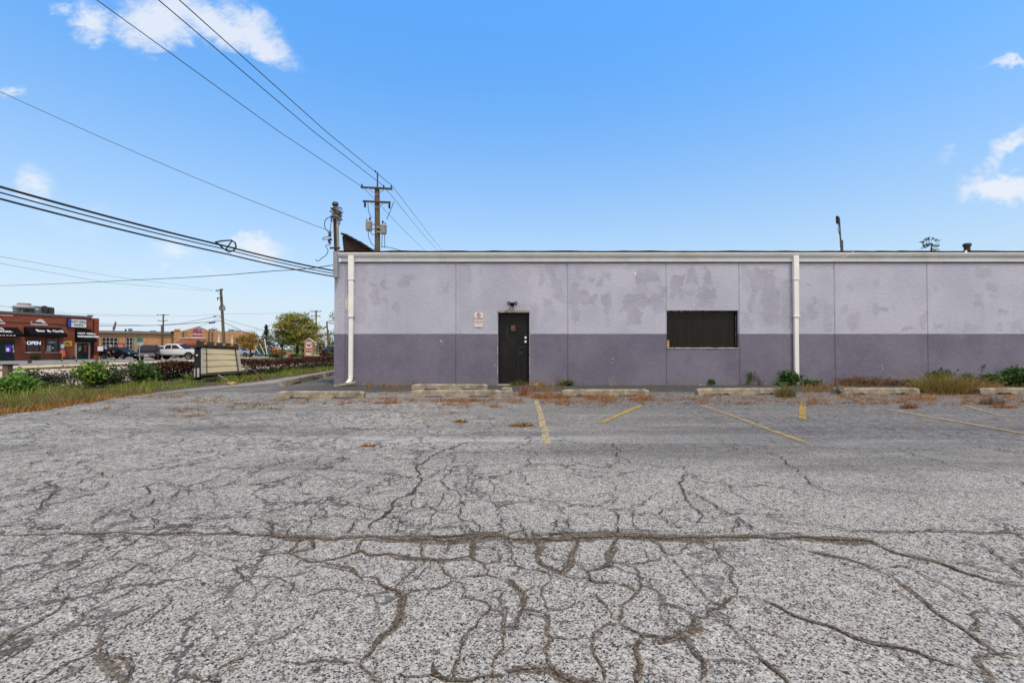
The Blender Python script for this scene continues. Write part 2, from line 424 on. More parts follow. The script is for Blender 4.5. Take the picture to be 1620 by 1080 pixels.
def mat_line(name, col):
    m, t, p = principled(name)
    tc = t.new('ShaderNodeTexCoord'); o = tc.outputs['Object']
    at_ = t.new('ShaderNodeAttribute', attribute_name='col').outputs['Color']
    wear = t.xyz(at_)[0]
    n = t.m('ADD', t.m('MULTIPLY', t.noise(o, 75, 4, .85), .42), t.m('MULTIPLY', t.noise(o, 7, 6, .75), .58))
    _, v, _2 = t.xyz(tc.outputs['UV'])
    e = t.m('SUBTRACT', 1.0, t.m('ABSOLUTE', t.m('SUBTRACT', t.m('MULTIPLY', v, 2.0), 1.0)))
    a = t.m('MULTIPLY', t.step(t.m('ADD', t.m('SUBTRACT', n, wear), t.m('MULTIPLY', t.m('SUBTRACT', t.step(e, 0, .35), 1.0), .25)), -.08, .08), .85)
    g = t.xyz(t.vor(o, 105, out='Color'))[0]
    c = t.mix(g, tuple(x*.6 for x in col), tuple(min(1, x*1.25) for x in col))
    t.put(p.inputs['Base Color'], c); t.put(p.inputs['Alpha'], a); p.inputs['Roughness'].default_value = .85
    return m
ASPH = mat_asphalt()
DIRT = mat_crack('crack_dirt', (.092, .070, .048), (.190, .150, .108), 1.5)
DUST = mat_crack('drifted_dirt', (.100, .082, .062), (.19, .16, .125), 1.9)
CRK = mat_crack('crack_dark', (.036, .031, .026), (.070, .060, .050), .6)

TILES = {'A': (0, 830, 4.05), 'B': (400, 830, 4.05), 'C': (800, 830, 4.05), 'D': (1200, 830, 3.857),
         'E': (0, 640, 4.05), 'F': (400, 640, 4.05), 'G': (800, 640, 4.05), 'H': (1200, 640, 3.857)}
CR = """
A 5 0,45 180,65 330,65 420,50 600,60 800,50 1000,60 1150,50 1300,60 1500,50 1620,70
A 2 0,195 90,185 180,200 260,185 400,140
A 1.6 100,180 210,130 330,70
A 1.8 520,240 530,190 600,150 660,120 600,70
A 2.2 530,240 640,235 760,170 830,130 900,80 1060,90
A 2 0,440 130,390 250,345 330,300 440,290 540,240
A 2 350,385 470,340 560,280 720,225 830,225 880,245
A 2 440,440 600,370 760,330 900,245 1160,130 1330,110
A 1.8 440,440 340,420 380,390
A 2.6 440,440 380,540 270,600 170,660 60,720 0,775
A 1.6 0,560 150,510 290,460 380,420
A 2 380,545 470,530 535,570 510,650
A 2 510,650 400,700 200,760 0,900
A 2 510,650 640,650 680,660 640,740
A 2 640,750 760,705 900,640 1000,570 1100,490 1080,450
A 2.6 640,750 540,850 440,890 260,1000
A 3.4 640,760 680,830 760,850 840,940 840,1012
A 2 880,245 960,270 1000,310 930,370 850,415 700,490 560,560
A 1.6 560,470 660,415 780,310 890,255
A 2.2 1350,210 1450,220 1540,235 1620,215
A 1.6 1080,290 1250,190 1350,210
A 2 400,1010 500,940 560,900
A 2.2 1370,940 1480,880 1620,820
A 2.4 1120,1000 1200,980 1300,1005 1420,1000
A 1.8 1480,330 1520,280 1560,360 1620,390
A 1.6 1010,300 1120,260 1240,180 1330,150
A 1.6 720,610 850,550 1000,490
B 9 0,70 200,80 380,78 560,85 760,72 900,85 1100,90 1300,95 1450,75 1620,75
B 2.4 0,215 120,195 230,185 310,100 360,70
B 3 230,185 310,215 280,260
B 4 240,190 400,150 380,80
B 3.4 310,215 420,240 600,200 690,165 720,180 760,200 860,185 990,210 1110,215 1250,220 1400,205 1480,250
B 3 420,240 600,270 640,290 700,340 790,345 860,410 940,430 970,450 970,600 880,670 800,730 750,830 690,890
B 2 940,400 960,350 1040,290 1110,220
B 2.4 1000,430 1100,415 1220,400 1300,360 1350,380 1340,470 1470,495 1530,545 1570,550 1610,620 1600,800 1540,900 1520,980 1620,960
B 2.6 1530,545 1460,600 1380,690 1340,790 1300,900 1280,990
B 2.4 1160,220 1220,290 1300,350 1380,335 1500,320 1620,340
B 2.4 1570,550 1580,470 1620,420
B 2.6 1080,110 1090,210
B 3 680,170 690,110 720,80
B 2.6 1240,190 1260,130 1340,100
B 3 1405,205 1410,150 1400,100
B 2.2 1400,150 1530,150 1580,170 1590,230 1480,250 1500,320
B 2.8 240,890 420,875 560,880 640,890 720,940 800,990 830,1040
B 3 1150,890 1160,950 1240,1000
B 3 940,960 1140,965 1240,1000 1400,1000 1520,970
B 1.6 0,780 150,740 300,650
B 1.6 350,980 430,900
B 1.8 0,470 80,400 150,350 260,330 360,300 430,260
B 1.5 580,80 600,50 660,0
C 11 0,82 200,92 450,75 700,66 900,66 1100,78 1300,80 1450,76 1620,72
C 3 200,95 200,200 240,260 330,290 370,330 380,280 430,220 450,130 450,80
C 2.4 0,265 60,260 150,295 240,300 300,340 240,400 250,520 300,550 400,540 450,490
C 2.8 370,330 450,345 540,340 560,370 700,375 800,400 830,430
C 2.4 540,340 520,300 480,260
C 3 520,300 620,280 680,240 690,130 720,80
C 2.8 680,240 800,265 900,245 980,230 1040,195 990,130 900,70
C 1.6 900,245 890,160
C 2.6 820,265 860,340 870,390 830,450 750,520 730,620 680,600 620,500 590,440
C 2.8 870,390 960,420 1010,510 1080,525 1170,560 1220,600 1300,600 1400,510 1480,460 1460,280 1380,200 1330,110
C 1.8 1080,225 1150,320 1250,430 1330,500 1390,520
C 2.4 1040,195 1130,190 1160,130 1190,100
C 2.4 1480,460 1620,490
C 2.4 1340,600 1460,670 1560,770 1620,830
C 3.4 1220,600 1210,670 1100,700 1000,730 880,720 780,670 730,640
C 2.4 730,640 640,650 570,690 570,740
C 4 880,720 840,830 840,1012
C 2.8 1130,720 1190,800 1260,870 1290,960 1250,1012
C 2 1260,870 1400,870 1520,890 1620,930
C 4 570,740 420,745 280,725 270,650 280,590 160,550 100,540 120,430 40,360 0,350
C 2.4 120,430 180,400 240,400
C 3 100,540 80,650 0,660
C 4.4 280,725 250,800 270,890 330,960 420,1000 600,990
C 4 0,950 130,920 270,930
C 3.4 570,740 550,820 600,890 640,980 640,1012
C 2 1010,510 1000,600 1040,660 1100,700
D 9 -40,72 200,76 400,88 560,90 700,100
D 4.6 690,100 780,150 900,190 1050,215 1200,270 1350,320 1480,350 1620,360
D 3 0,100 150,130 300,160 500,200 650,245 720,275 800,310 880,370 960,440 1040,490 1120,560 1220,620 1310,680 1390,740 1430,790 1480,790 1620,810
D 2.8 720,275 850,255 930,265 1000,310 1120,360 1220,420 1300,470 1400,510 1520,550 1620,640
D 2 930,265 950,215 1000,240 1070,220
D 3 1400,510 1310,545 1340,600 1280,650
D 3 1310,820 1400,800 1430,780
D 3.6 1310,820 1380,890 1400,970
D 3 0,460 100,490 200,550 300,590 430,620 520,660 620,705 740,740 880,755 970,780 1060,825 1160,855 1260,880 1330,930
D 2 800,760 880,830 970,890 1080,950
D 3.6 0,800 60,860 140,920 200,980
D 2.4 600,45 750,45 900,55 1050,40 1200,45 1400,55 1620,60
D 2.6 1350,110 1430,180 1500,230 1580,290 1620,330
D 2.8 1080,220 1240,235 1380,270 1480,290 1620,330
D 2.2 1480,370 1560,410 1620,440
D 2 480,200 540,250 680,265
F 2.8 750,800 760,760 850,710 870,690 900,630 950,600 1030,560 1070,520 1080,490 1070,440 1050,420 1100,370 1150,330 1230,290 1330,255 1380,240
F 1.6 1080,490 1130,490 1200,490 1240,530 1250,550 1300,550 1340,600 1360,650 1320,710 1360,750 1420,755 1460,820
F 1.3 1200,490 1270,440 1390,370 1480,340
F 1.3 1030,560 1050,580 1150,570 1250,550
F 1.4 1050,590 1020,650 1060,670 1150,660 1210,620 1240,560
F 1.2 1300,550 1380,490 1440,400
F 1.4 900,630 950,640 1030,660
F 1.3 1150,660 1180,690 1320,710
F 1.3 1180,690 1140,770 960,770 920,740 880,710
F 1.3 920,830 930,770 950,720 1060,670
F 1.2 1060,330 1150,335
F 1.2 1540,570 1510,580 1340,540
F 1.2 1530,480 1550,540 1540,570 1620,575
F 1.2 1510,580 1550,640 1560,660
F 1.2 1180,330 1270,320 1280,380 1220,440
F 1.6 0,440 100,405
F 1.5 0,740 40,740 95,755 130,800 120,840
F 1.3 95,755 30,800
F 1.5 100,720 250,705 400,715 480,600 560,610 620,630 530,680
F 1.6 400,720 560,715 620,735 720,735 790,745
F 1.3 600,610 760,590 900,550 1030,550
F 1.2 480,600 600,550 750,470 830,450 910,445 880,520
F 1.2 750,590 750,530 880,520 990,490 1060,500
F 1.2 670,650 690,690 710,730
F 1.2 790,700 860,680
F 1.3 230,840 330,740 400,715
F 1.3 350,830 360,780 420,700
F 1.4 590,840 640,780 680,740
F 1.2 660,600 700,650 860,640 900,625
F 1.1 0,490 130,480 180,500 290,530 350,480 440,440
F 1.2 140,340 210,385 300,390 400,380 460,340
F 1.3 1120,840 1160,790 1250,770 1360,750
F 1.1 1290,300 1290,270 1380,300
F 1.1 990,390 1060,370
G 1.4 1350,220 1390,250 1450,275 1480,300 1620,310
G 1.6 1150,400 1160,440 1220,480
G 2.4 1165,450 1140,490 1110,510 1140,560 1150,590 1190,640 1240,690 1230,770
G 2.2 1150,560 1260,600 1310,630 1360,670 1450,710 1520,750 1580,800 1620,820
G 1.4 1240,690 1350,680 1420,685 1510,680 1620,690
G 1.5 0,580 100,595 260,620 380,630 430,650 400,660
G 1.6 430,655 600,655 660,680 780,685 810,740 820,780 900,830
G 2 690,680 700,780 710,830
G 1.2 780,680 860,650 930,600 1000,560
G 1.3 820,710 980,710 1040,670 1180,680
G 1.4 980,710 1040,770 1120,790 1230,780
G 1.6 330,720 390,760 440,820
G 1.6 310,820 320,790 350,740
G 1.5 90,770 130,830 140,860
G 1.2 260,670 330,680 400,660
G 1.2 280,295 400,305 520,305 700,295 830,265
G 1.8 690,245 730,290 770,350 800,380 900,385 980,405 1080,410 1150,400
G 1.2 630,260 640,300
G 1.4 90,440 130,470 120,500
G 1.2 1450,275 1550,240
G 1.8 1480,740 1460,790 1470,830
H 1.8 0,295 70,300 170,345 210,385 240,420 300,465 330,495 400,520 480,550
H 2 0,670 100,705 200,730 330,740 460,755 600,775 800,785 950,785 1100,770 1300,785 1450,785 1620,790
H 1.8 850,270 950,310 1100,345 1250,390 1350,410 1500,440 1620,500
H 1.2 50,205 110,240
E 2.2 0,755 60,735 190,700 280,620 410,545 430,545
E 1.8 0,620 80,610 200,570 380,540 420,530 580,475 700,430 900,420 1000,400 1120,330 1160,325
E 1.6 1160,285 1160,300 1240,300 1290,310
E 1.5 430,545 560,555 600,560 680,500 580,480
E 1.8 70,515 100,480 140,480
E 1.6 0,610 170,550
E 1.4 560,430 660,460 720,470 760,440
E 2.2 580,770 620,745 780,690 870,680 950,650 1020,600
E 1.8 1090,610 1140,570 1130,550 1340,550 1540,480
E 1.8 850,700 880,740 970,735 1020,760 990,800
E 1.6 720,730 800,700 850,690
E 1.8 440,780 560,770 640,740 780,650 920,590 1000,500
E 1.7 1020,760 1100,740 1220,735 1300,740 1440,720 1620,720
E 1.6 1100,805 1180,770 1290,720 1350,700
E 1.4 380,540 300,500 200,560
E 1.5 310,290 340,330 280,350 200,390 0,470
E 1.3 460,300 360,320
E 2 1540,820 1440,780 1300,790 1100,800 970,800 780,800 740,800
E 1.5 0,540 160,490 300,440 470,400 620,350 760,300
E 1.3 0,840 160,800 330,790 440,780
"""
def frac(P, depth, amp, rr):
    for _ in range(depth):
        Q = [P[0]]
        for a, b in zip(P, P[1:]):
            d = b - a; n = Vector((-d.y, d.x)); Q += [(a+b)/2 + n*rr.uniform(-amp, amp), b]
        P = Q
    return P
def resample(P, d):
    out = [P[0]]; acc = 0
    for a, b in zip(P, P[1:]):
        l = (b-a).length; acc += l
        if acc >= d: out.append(b); acc = 0
    if len(out) > 1 and (P[-1]-out[-1]).length < d*.5: out[-1] = P[-1]
    else: out.append(P[-1])
    return out
def ribbon(P, w, z, V, F, UV, rr, taper=True):
    P = resample(P, w*.8); n = len(P); w0 = 0; o = len(V); ph = rr.uniform(0, 9)
    for i, p in enumerate(P):
        d = P[min(i+2, n-1)] - P[max(i-2, 0)]; d = d.normalized() if d.length > 1e-9 else Vector((1, 0))
        nn = Vector((-d.y, d.x)); w0 = w0*.6 + rr.uniform(-.16, .22)
        ww = w*(.78 + .25*math.sin(i*.7+ph) + w0)
        if taper: ww *= min(1, .45 + .25*min(i, n-1-i))
        for s_, v in ((-1, 0), (1, 1)):
            q = p + nn*ww*.5*s_; V.append((q.x, q.y, z)); UV.append((i*.1, v))
        if i: F.append((o+2*i-2, o+2*i, o+2*i+1, o+2*i-1))
LOT_EDGE = [(0, 655), (60, 649), (130, 638), (180, 629), (240, 621), (300, 613.5), (380, 606), (440, 598.5), (527, 585)]
def build_lot():
    edge = [Vector((g.x, g.y)) for g in (ground(*e) for e in LOT_EDGE)]
    edge = [Vector((-8.3, -40)), Vector((-8.2, 0))] + edge + [Vector((-9.4, 40))]
    edge = frac(edge, 3, .03, random.Random(3))
    poly = edge + [Vector((70, 40)), Vector((70, -40))]
    V = [(p.x, p.y, 0) for p in poly]; F4 = []
    mb = MB(); mb.add(V, [list(range(len(V)-1, -1, -1))])
    lot = mb.build('parking_lot', ASPH); tag(lot, 'cracked grey asphalt parking lot', None, None, 'structure')
    lot['category'] = 'parking lot'
    rr = random.Random(11); k = 0
    for mname, mm, sel in (('dust', DUST, ''), ('dirt', DIRT, 'ABCD'), ('dark', CRK, 'EFGH')):
        V, F, UV = [], [], []
        for ln in CR.strip().splitlines():
            tl, w, *pts = ln.split(); ox, oy, sc = TILES[tl]
            P = []
            for q in pts:
                u, v = map(float, q.split(',')); g = ground(ox+u/sc, oy+v/sc); P.append(Vector((g.x, g.y)))
            w = float(w)*.01
            if tl in sel:
                dp = 3 if w < .05 else 4
                ribbon(frac(P, dp, .16, rr), w*((.76 if tl in 'BC' else .68) if w < .05 else .65)*(1 if mname == 'dirt' else 1.5), .0016 + k*.00004, V, F, UV, rr, w < .05); k += 1
            elif mname == 'dust' and w >= .03:      # dirt drifted over the edges of the wide cracks
                Q = resample(frac(P, 3, .15, rr), .05)
                for _ in range(max(1, int(len(Q)/(2.2 if w > .05 else 5)))):
                    i0 = rr.randrange(0, max(1, len(Q)-3)); seg = Q[i0:i0+rr.randint(4, 14)]
                    if len(seg) > 2:
                        off = Vector((rr.uniform(-.02, .02), rr.uniform(-.055, .035)))*(1 if w > .05 else .4)
                        ribbon([p+off for p in seg], rr.uniform(.05, .17)*(1 if w > .05 else .38), .0009 + k*.000003, V, F, UV, rr); k += 1
            elif mname == 'dark' and w >= .07:      # open lip on the far side of the long seam
                Q = resample(frac(P, 3, .15, rr), .04); i0 = 0
                while i0 < len(Q)-3:
                    n_ = rr.randint(4, 16); seg = [p+Vector((0, w*.42)) for p in Q[i0:i0+n_]]
                    if len(seg) > 2: ribbon(seg, rr.uniform(.010, .022), .0085 + k*.00001, V, F, UV, rr); k += 1
                    i0 += n_ + rr.randint(-1, 3)
            elif mname == 'dark' and w > .012 and rr.random() < .35:   # the open core of the dirt-filled cracks
                ribbon(frac(P, 3, .16, rr), .007 if w < .05 else .016, .0012 + k*.00004 + .006, V, F, UV, rr); k += 1
        o = mesh_np('pavement_cracks', V, F, mm, lot, uv=UV); o['kind'] = 'stuff'
    return lot
LOT = build_lot()

# painted stall lines: photo pixels -> ground, width in m, wear 0..1, colour
YEL = mat_line('worn_yellow_paint', (.46, .31, .10)); BRI = mat_line('fresh_yellow_paint', (.44, .29, .04)); PALE = mat_line('faded_paint', (.50, .39, .20))
LINES = [((848, 634), (866, 704), .115, 0.480, PALE, 'faded cream yellow stall line below the dark door'),
         ((1014, 642), (952, 669), .11, 0.450, BRI, 'bright yellow slanting line in front of the middle wheel stop'),
         ((1112, 642), (1278, 702), .11, 0.490, YEL, 'long yellow stall line starting left of the window wheel stop'),
         ((1270, 636), (1270, 664), .13, 0.480, BRI, 'short bright yellow dashed line near the right downspout'),
         ((1405, 648), (1640, 690), .10, 0.470, YEL, 'thin worn yellow stall line running out at the right edge'),
         ((1518, 640), (1596, 661), .11, 0.510, YEL, 'worn yellow line below the tan grass clump'),
         ((722, 651), (628, 671), .12, 0.550, BRI, 'mostly worn off yellow line left of the door'),
         ((216, 674), (312, 673), .12, 0.540, BRI, 'faint yellow line on the left part of the lot'),
         ((312, 673), (400, 660), .10, 0.590, BRI, 'fainter end of the left yellow line'),
         ((212, 638), (292, 637), .11, 0.520, BRI, 'thin yellow line beside the grass verge'),
         ((450, 703), (482, 690), .16, 0.590, PALE, 'faint pale paint remnant left of the middle')]
k = 0
for a, b, w, wear, mm, lab in LINES:
    A, B = ground(*a), ground(*b); P = frac([Vector((A.x, A.y)), Vector((B.x, B.y))], 5, .004, random.Random(k))
    V, F, UV = [], [], []; n = len(P)
    for i, p in enumerate(P):
        d = (P[min(i+1, n-1)] - P[max(i-1, 0)]).normalized(); nn = Vector((-d.y, d.x))
        for s_, v in ((-1, 0), (1, 1)):
            q = p + nn*w*.5*s_; V.append((q.x, q.y, .009 + k*.0004)); UV.append((i*.1, v))
        if i: F.append((2*i-2, 2*i, 2*i+1, 2*i-1))
    o = mesh_np('painted_line', V, F, mm, None, col=np.full((len(V), 1), wear), uv=UV)
    tag(o, lab, 'painted line', None, 'structure'); k += 1

# the street side: strips running along y, each on its own level
def strip(name, xs, mt, z=0.0, y0=-60, y1=400, lab=None):
    V, F = [], []
    X = np.linspace(xs[0], xs[1], max(2, int(abs(xs[1]-xs[0])/1.5)+2)); Y = np.linspace(y0, y1, 60)
    for y in Y:
        for x in X: V.append((x, y, gz(x)+z))
    nx = len(X)
    for j in range(len(Y)-1):
        for i in range(nx-1): F.append((j*nx+i, j*nx+i+1, (j+1)*nx+i+1, (j+1)*nx+i))
    o = mesh_np(name, V, F, mt); return tag(o, lab, None, None, 'structure')
def mat_ground(name, a, b, sc, fine=60, c3=None, bump=.3):
    m, t, p = principled(name)
    o = t.new('ShaderNodeTexCoord').outputs['Object']
    n = t.noise(o, sc, 6, .65, .3); f = t.noise(o, fine, 4, .7)
    c = t.mix(t.step(t.m('ADD', n, t.m('MULTIPLY', t.m('SUBTRACT', f, .5), .5)), .34, .66), a, b)
    if c3: c = t.mix(t.m('MULTIPLY', t.step(t.noise(o, sc*.5, 5, .7), .52, .68), .7), c, c3)
    c = t.mix(t.m('MULTIPLY', f, .5), c, tuple(x*.55 for x in a))
    t.put(p.inputs['Base Color'], c); p.inputs['Roughness'].default_value = .95; p.inputs['Specular IOR Level'].default_value = .2
    t.put(p.inputs['Normal'], t.bump(f, bump, .02)); return m
SOIL = mat_ground('verge_soil', (.055, .055, .025), (.10, .085, .04), 2)
ROADM = mat_ground('concrete_road', (.50, .39, .28), (.58, .47, .35), .35, 30, (.44, .36, .27), .1)
WALKM = mat_ground('sidewalk_concrete', (.50, .44, .36), (.56, .50, .42), .5, 30)
LAWN = mat_ground('far_grass', (.085, .13, .03), (.14, .165, .05), .8, 25)
DRYL = mat_ground('dry_far_grass', (.25, .185, .06), (.33, .25, .10), .8, 25, (.14, .15, .04))
LOT2 = mat_ground('far_lot_asphalt', (.20, .20, .205), (.25, .25, .25), .6, 30)
CURBM = mat_ground('pale_edge_concrete', (.26, .245, .22), (.33, .31, .28), 1.2, 50, (.15, .14, .125))
def base():
    V = [(-1500, -300, -.9), (1500, -300, -.9), (1500, 2500, -.9), (-1500, 2500, -.9)]
    o = mesh_np('ground', V, [(0, 1, 2, 3)], LAWN); tag(o, 'flat open land reaching the horizon', None, None, 'structure')
base()
strip('verge', (-13.0, -6.5), SOIL, -.012)
strip('road', (-29.5, -12.7), ROADM, -.05, lab='pale concrete street beyond the verge')
strip('grass_strip', (-31.9, -29.2), DRYL, .02, -60, 52.1)
strip('grass_strip', (-36.5, -29.2), LAWN, .02, 52, 400)
strip('sidewalk', (-36.5, -31.7), WALKM, .03, -60, 52)
strip('grass_strip', (-40.5, -36.4), DRYL, .04, -60, 58)
strip('sidewalk', (-40.5, -36.5), WALKM, .03, 58, 400)
strip('far_lot', (-110, -40.2), LOT2, -.02, -60, 62)
strip('far_lot', (-110, -40.5), LOT2, -.02, 62, 110)
strip('far_lawn', (-160, -40.5), LAWN, -.01, 110, 400)
strip('lawn', (-13.0, 90), LAWN, -.04, 40, 400)
# pale concrete edging between lot and verge
mbE = MB(); e = [ground(*q) for q in ((250, 622), (330, 613), (392, 607), (450, 598.5), (528, 586.5))]
L = [Vector((p.x, p.y, .010)) for p in e]; Rr = [Vector((p.x + w, p.y, .010)) for p, w in zip(e, (.15, .5, .9, .95, .9))]
for i in range(len(L)-1): mbE.add([L[i], L[i+1], Rr[i+1], Rr[i]], [[0, 1, 2, 3]])
tag(mbE.build('edge_strip', CURBM), 'pale worn concrete strip along the verge', None, None, 'structure')
# ================================================================== THE PAINTED WAREHOUSE
WY, SC = 13.16, 54.7           # front wall plane and photo pixels per metre there
WX0, WX1 = (528.5-810)/SC, 23.0
def wx(px): return (px-810)/SC
def wz(py): return at(810, py, WY).z
Z_TOP, Z_LINE = wz(414), wz(528)
BLD = thing('warehouse', 'long low warehouse with two-tone lavender grey painted walls and white gutter', 'building', ((WX0+WX1)/2, WY, 0))
BLD_REF['o'] = BLD
def BP(o):
    if o.parent is not BLD: return o
    o.matrix_parent_inverse = Matrix.Translation((-BLD.location.x, -BLD.location.y, 0))
    return o

def vnoise(x, y, seed):
    """smooth value noise on arrays"""
    r = np.random.default_rng(seed); T = r.random((256, 256))
    xi, yi = np.floor(x).astype(int), np.floor(y).astype(int); fx, fy = x-xi, y-yi
    fx, fy = fx*fx*(3-2*fx), fy*fy*(3-2*fy)
    g = lambda i, j: T[(xi+i) & 255, (yi+j) & 255]
    return (g(0, 0)*(1-fx)+g(1, 0)*fx)*(1-fy) + (g(0, 1)*(1-fx)+g(1, 1)*fx)*fy
# repaint patches read off the wall: (tile, u0, v0, u1, v1, strength, skew)
PT = {'1': (530, 395, 4.378), '2': (880, 395, 4.263), '3': (1240, 395, 4.263)}
PATCH = """1 165 100 230 220 .55 0;1 132 100 215 530 .42 0;1 235 230 272 262 .8 0;1 240 255 298 380 .8 .1;1 312 208 365 285 .8 0;1 310 315 362 378 .8 0;1 402 348 456 430 .9 .05;1 443 155 538 262 .85 -.2
1 737 243 795 308 .7 -.2;1 710 300 760 330 .4 0;1 905 110 955 235 .55 0;1 838 90 905 400 .35 0;1 838 300 1350 578 .30 0;1 1000 90 1350 420 .34 0;1 1350 90 1610 130 .5 0;1 1395 130 1450 240 .55 0;1 1470 110 1535 260 .7 .3;1 1520 230 1580 350 .6 .15
1 1430 330 1490 400 .6 0;1 1440 400 1520 480 .4 0;1 1350 380 1398 560 .45 0;1 0 90 64 580 .25 0;1 70 90 100 580 .35 0;1 600 100 830 180 .2 0
2 140 95 190 200 .5 0;2 205 170 265 208 .8 0;2 275 200 325 245 .75 0;2 320 140 370 190 .65 0;2 92 220 150 490 .65 0;2 140 275 218 335 .7 0;2 150 318 270 378 .75 0;2 310 300 375 430 .8 .05;2 545 132 698 222 .8 0;2 545 150 620 262 .5 0
2 460 300 700 385 .8 0;2 435 368 560 420 .7 0;2 470 400 580 510 .75 0;2 500 262 640 300 .4 0;2 680 245 738 330 .65 0;2 650 340 735 440 .7 .1;2 785 160 880 240 .8 .1;2 772 240 860 330 .75 0;2 885 120 955 230 .8 .12;2 995 125 1055 240 .85 0;2 950 250 1080 340 .8 0;2 860 260 940 312 .7 0;2 955 340 1062 388 .6 0
2 1292 130 1480 262 .8 .05;2 1300 258 1520 292 .7 0;2 1380 280 1512 500 .7 .05;2 1290 290 1345 420 .6 0;2 1410 480 1462 522 .6 0;2 1250 430 1320 540 .5 0;2 1525 195 1592 560 .6 0;2 0 200 42 330 .7 .1;2 80 90 735 130 .3 0;2 1240 95 1290 300 .35 0;2 330 380 380 520 .3 0
3 165 225 205 255 .6 0;3 185 310 220 370 .55 0;3 165 370 225 460 .6 0;3 95 430 150 520 .4 0;3 275 350 332 560 .5 0;3 380 375 425 430 .6 0;3 440 430 515 545 .6 -.1;3 605 375 712 432 .7 .2;3 800 505 865 552 .65 -.2;3 925 425 965 540 .55 0;3 995 500 1070 542 .65 0;3 1010 230 1050 290 .5 0;3 1300 120 1410 190 .5 0
3 1360 225 1450 280 .6 0;3 1290 310 1350 390 .6 0;3 1390 300 1450 332 .6 0;3 1450 400 1505 447 .7 0;3 1535 405 1567 442 .6 0;3 1440 490 1480 552 .6 0;3 1530 480 1612 552 .5 0;3 1200 500 1330 560 .42 0;3 1330 420 1370 490 .45 0;3 610 200 660 250 .35 0;3 440 230 480 280 .35 0;3 740 350 765 410 .4 0;3 88 90 330 130 .3 0"""
CHIPS = [('1', 398, 190, 2), ('1', 1113, 190, 2), ('1', 1157, 215, 2.4), ('1', 1130, 230, 2), ('1', 1232, 177, 2), ('1', 1274, 178, 2.4), ('1', 1293, 150, 2.6), ('1', 1262, 222, 2), ('1', 1282, 228, 2.4), ('1', 1400, 138, 2), ('1', 1410, 152, 2),
         ('1', 82, 155, 3), ('1', 80, 192, 2.2), ('1', 10, 360, 2.6), ('1', 66, 112, 4.6), ('1', 65, 104, 3.4), ('1', 480, 245, 1.8), ('1', 1320, 95, 2), ('1', 1296, 95, 2), ('1', 1112, 436, 3), ('1', 1108, 800, 2), ('2', 534, 158, 4.4), ('2', 536, 166, 3.4), ('2', 980, 280, 2.4),
         ('2', 487, 205, 1.8), ('2', 1360, 117, 2.2), ('2', 1440, 155, 2), ('2', 1525, 105, 2.2), ('2', 1538, 163, 2), ('2', 378, 705, 2), ('2', 376, 760, 2), ('2', 380, 735, 1.6), ('3', 1057, 224, 3), ('3', 1325, 240, 2.4), ('3', 5, 165, 3), ('3', 1178, 828, 2.4), ('3', 660, 780, 2), ('3', 664, 800, 2), ('3', 812, 160, 2),
         ('1', 738, 628, 2), ('1', 732, 632, 1.8), ('1', 742, 638, 1.6), ('2', 985, 908, 3), ('2', 968, 910, 3), ('2', 1000, 910, 2.4), ('1', 200, 930, 2)]
BEIGE = [('1', 96, 328, 9), ('1', 84, 355, 10), ('1', 92, 375, 11), ('1', 84, 395, 9), ('1', 78, 372, 8)]
JOINTS = [545.5, 720.5, 897.5, 1054, 1169.5, 1320.5, 1467.5]
def mat_wall():
    m, t, p = principled('two_tone_wall_paint')
    o = t.new('ShaderNodeTexCoord').outputs['Object']; x, y, z = t.xyz(o)
    a = t.xyz(t.new('ShaderNodeAttribute', attribute_name='paint').outputs['Color'])
    st = t.noise(t.scaled(o, (5, 5, 22)), 2.2, 6, .68, .5)        # brushed stucco, strokes run along the wall
    mot = t.noise(o, .75, 6, .6)
    up = t.mix(t.step(mot, .34, .66), (.352, .370, .470), (.410, .428, .530))
    up = t.mix(t.m('MULTIPLY', a[0], .9), up, (.256, .262, .344))
    lo = t.mix(t.step(t.noise(o, .6, 6, .62), .34, .66), (0.121, 0.118, 0.170), (0.158, 0.155, 0.214))
    lo = t.mix(t.m('MULTIPLY', t.step(t.noise(t.scaled(o, (1.3, 1, .8)), 1.7, 5, .7), .52, .66), .3), lo, (0.108, 0.094, 0.142))
    edge = t.m('ADD', z, t.m('MULTIPLY', t.m('SUBTRACT', t.noise(o, 9, 3), .5), .018))
    c = t.mix(t.step(edge, Z_LINE-.006, Z_LINE+.006), lo, up)
    c = t.mix(t.m('MULTIPLY', t.step(st, .56, .74), .30), c, (.115, .118, .155))
    c = t.mix(t.m('MULTIPLY', t.step(st, .44, .30), .30), c, (.43, .45, .54))
    # rain-splashed grime at the foot and rust runs
    c = t.mix(t.m('MULTIPLY', t.m('MULTIPLY', t.step(z, .42, .0), t.step(t.noise(o, 3, 6, .7), .38, .66)), .45), c, (.17, .145, .13))
    run = t.noise(t.scaled(o, (7, 1, .35)), 1.2, 5, .65)
    c = t.mix(t.m('MULTIPLY', t.step(run, .58, .76), .16), c, (.20, .18, .19))
    ch = t.m('ADD', a[1], t.m('MULTIPLY', t.m('SUBTRACT', t.noise(o, 70, 3), .5), .7))
    c = t.mix(t.step(ch, .46, .60), c, (.74, .73, .71))
    c = t.mix(t.step(t.m('ADD', a[2], t.m('MULTIPLY', t.m('SUBTRACT', t.noise(o, 16, 3), .5), .7)), .46, .56), c, (.58, .52, .42))
    c = t.mix(t.m('MULTIPLY', t.step(t.noise(o, 19, 2, .5), .735, .76), .5), c, (.60, .59, .6))
    t.put(p.inputs['Base Color'], c); p.inputs['Roughness'].default_value = .85; p.inputs['Specular IOR Level'].default_value = .25
    h = t.m('ADD', t.m('MULTIPLY', st, 1.0), t.m('MULTIPLY', t.noise(o, 38, 3), .25))
    t.put(p.inputs['Normal'], t.bump(h, .65, .025))
    return m
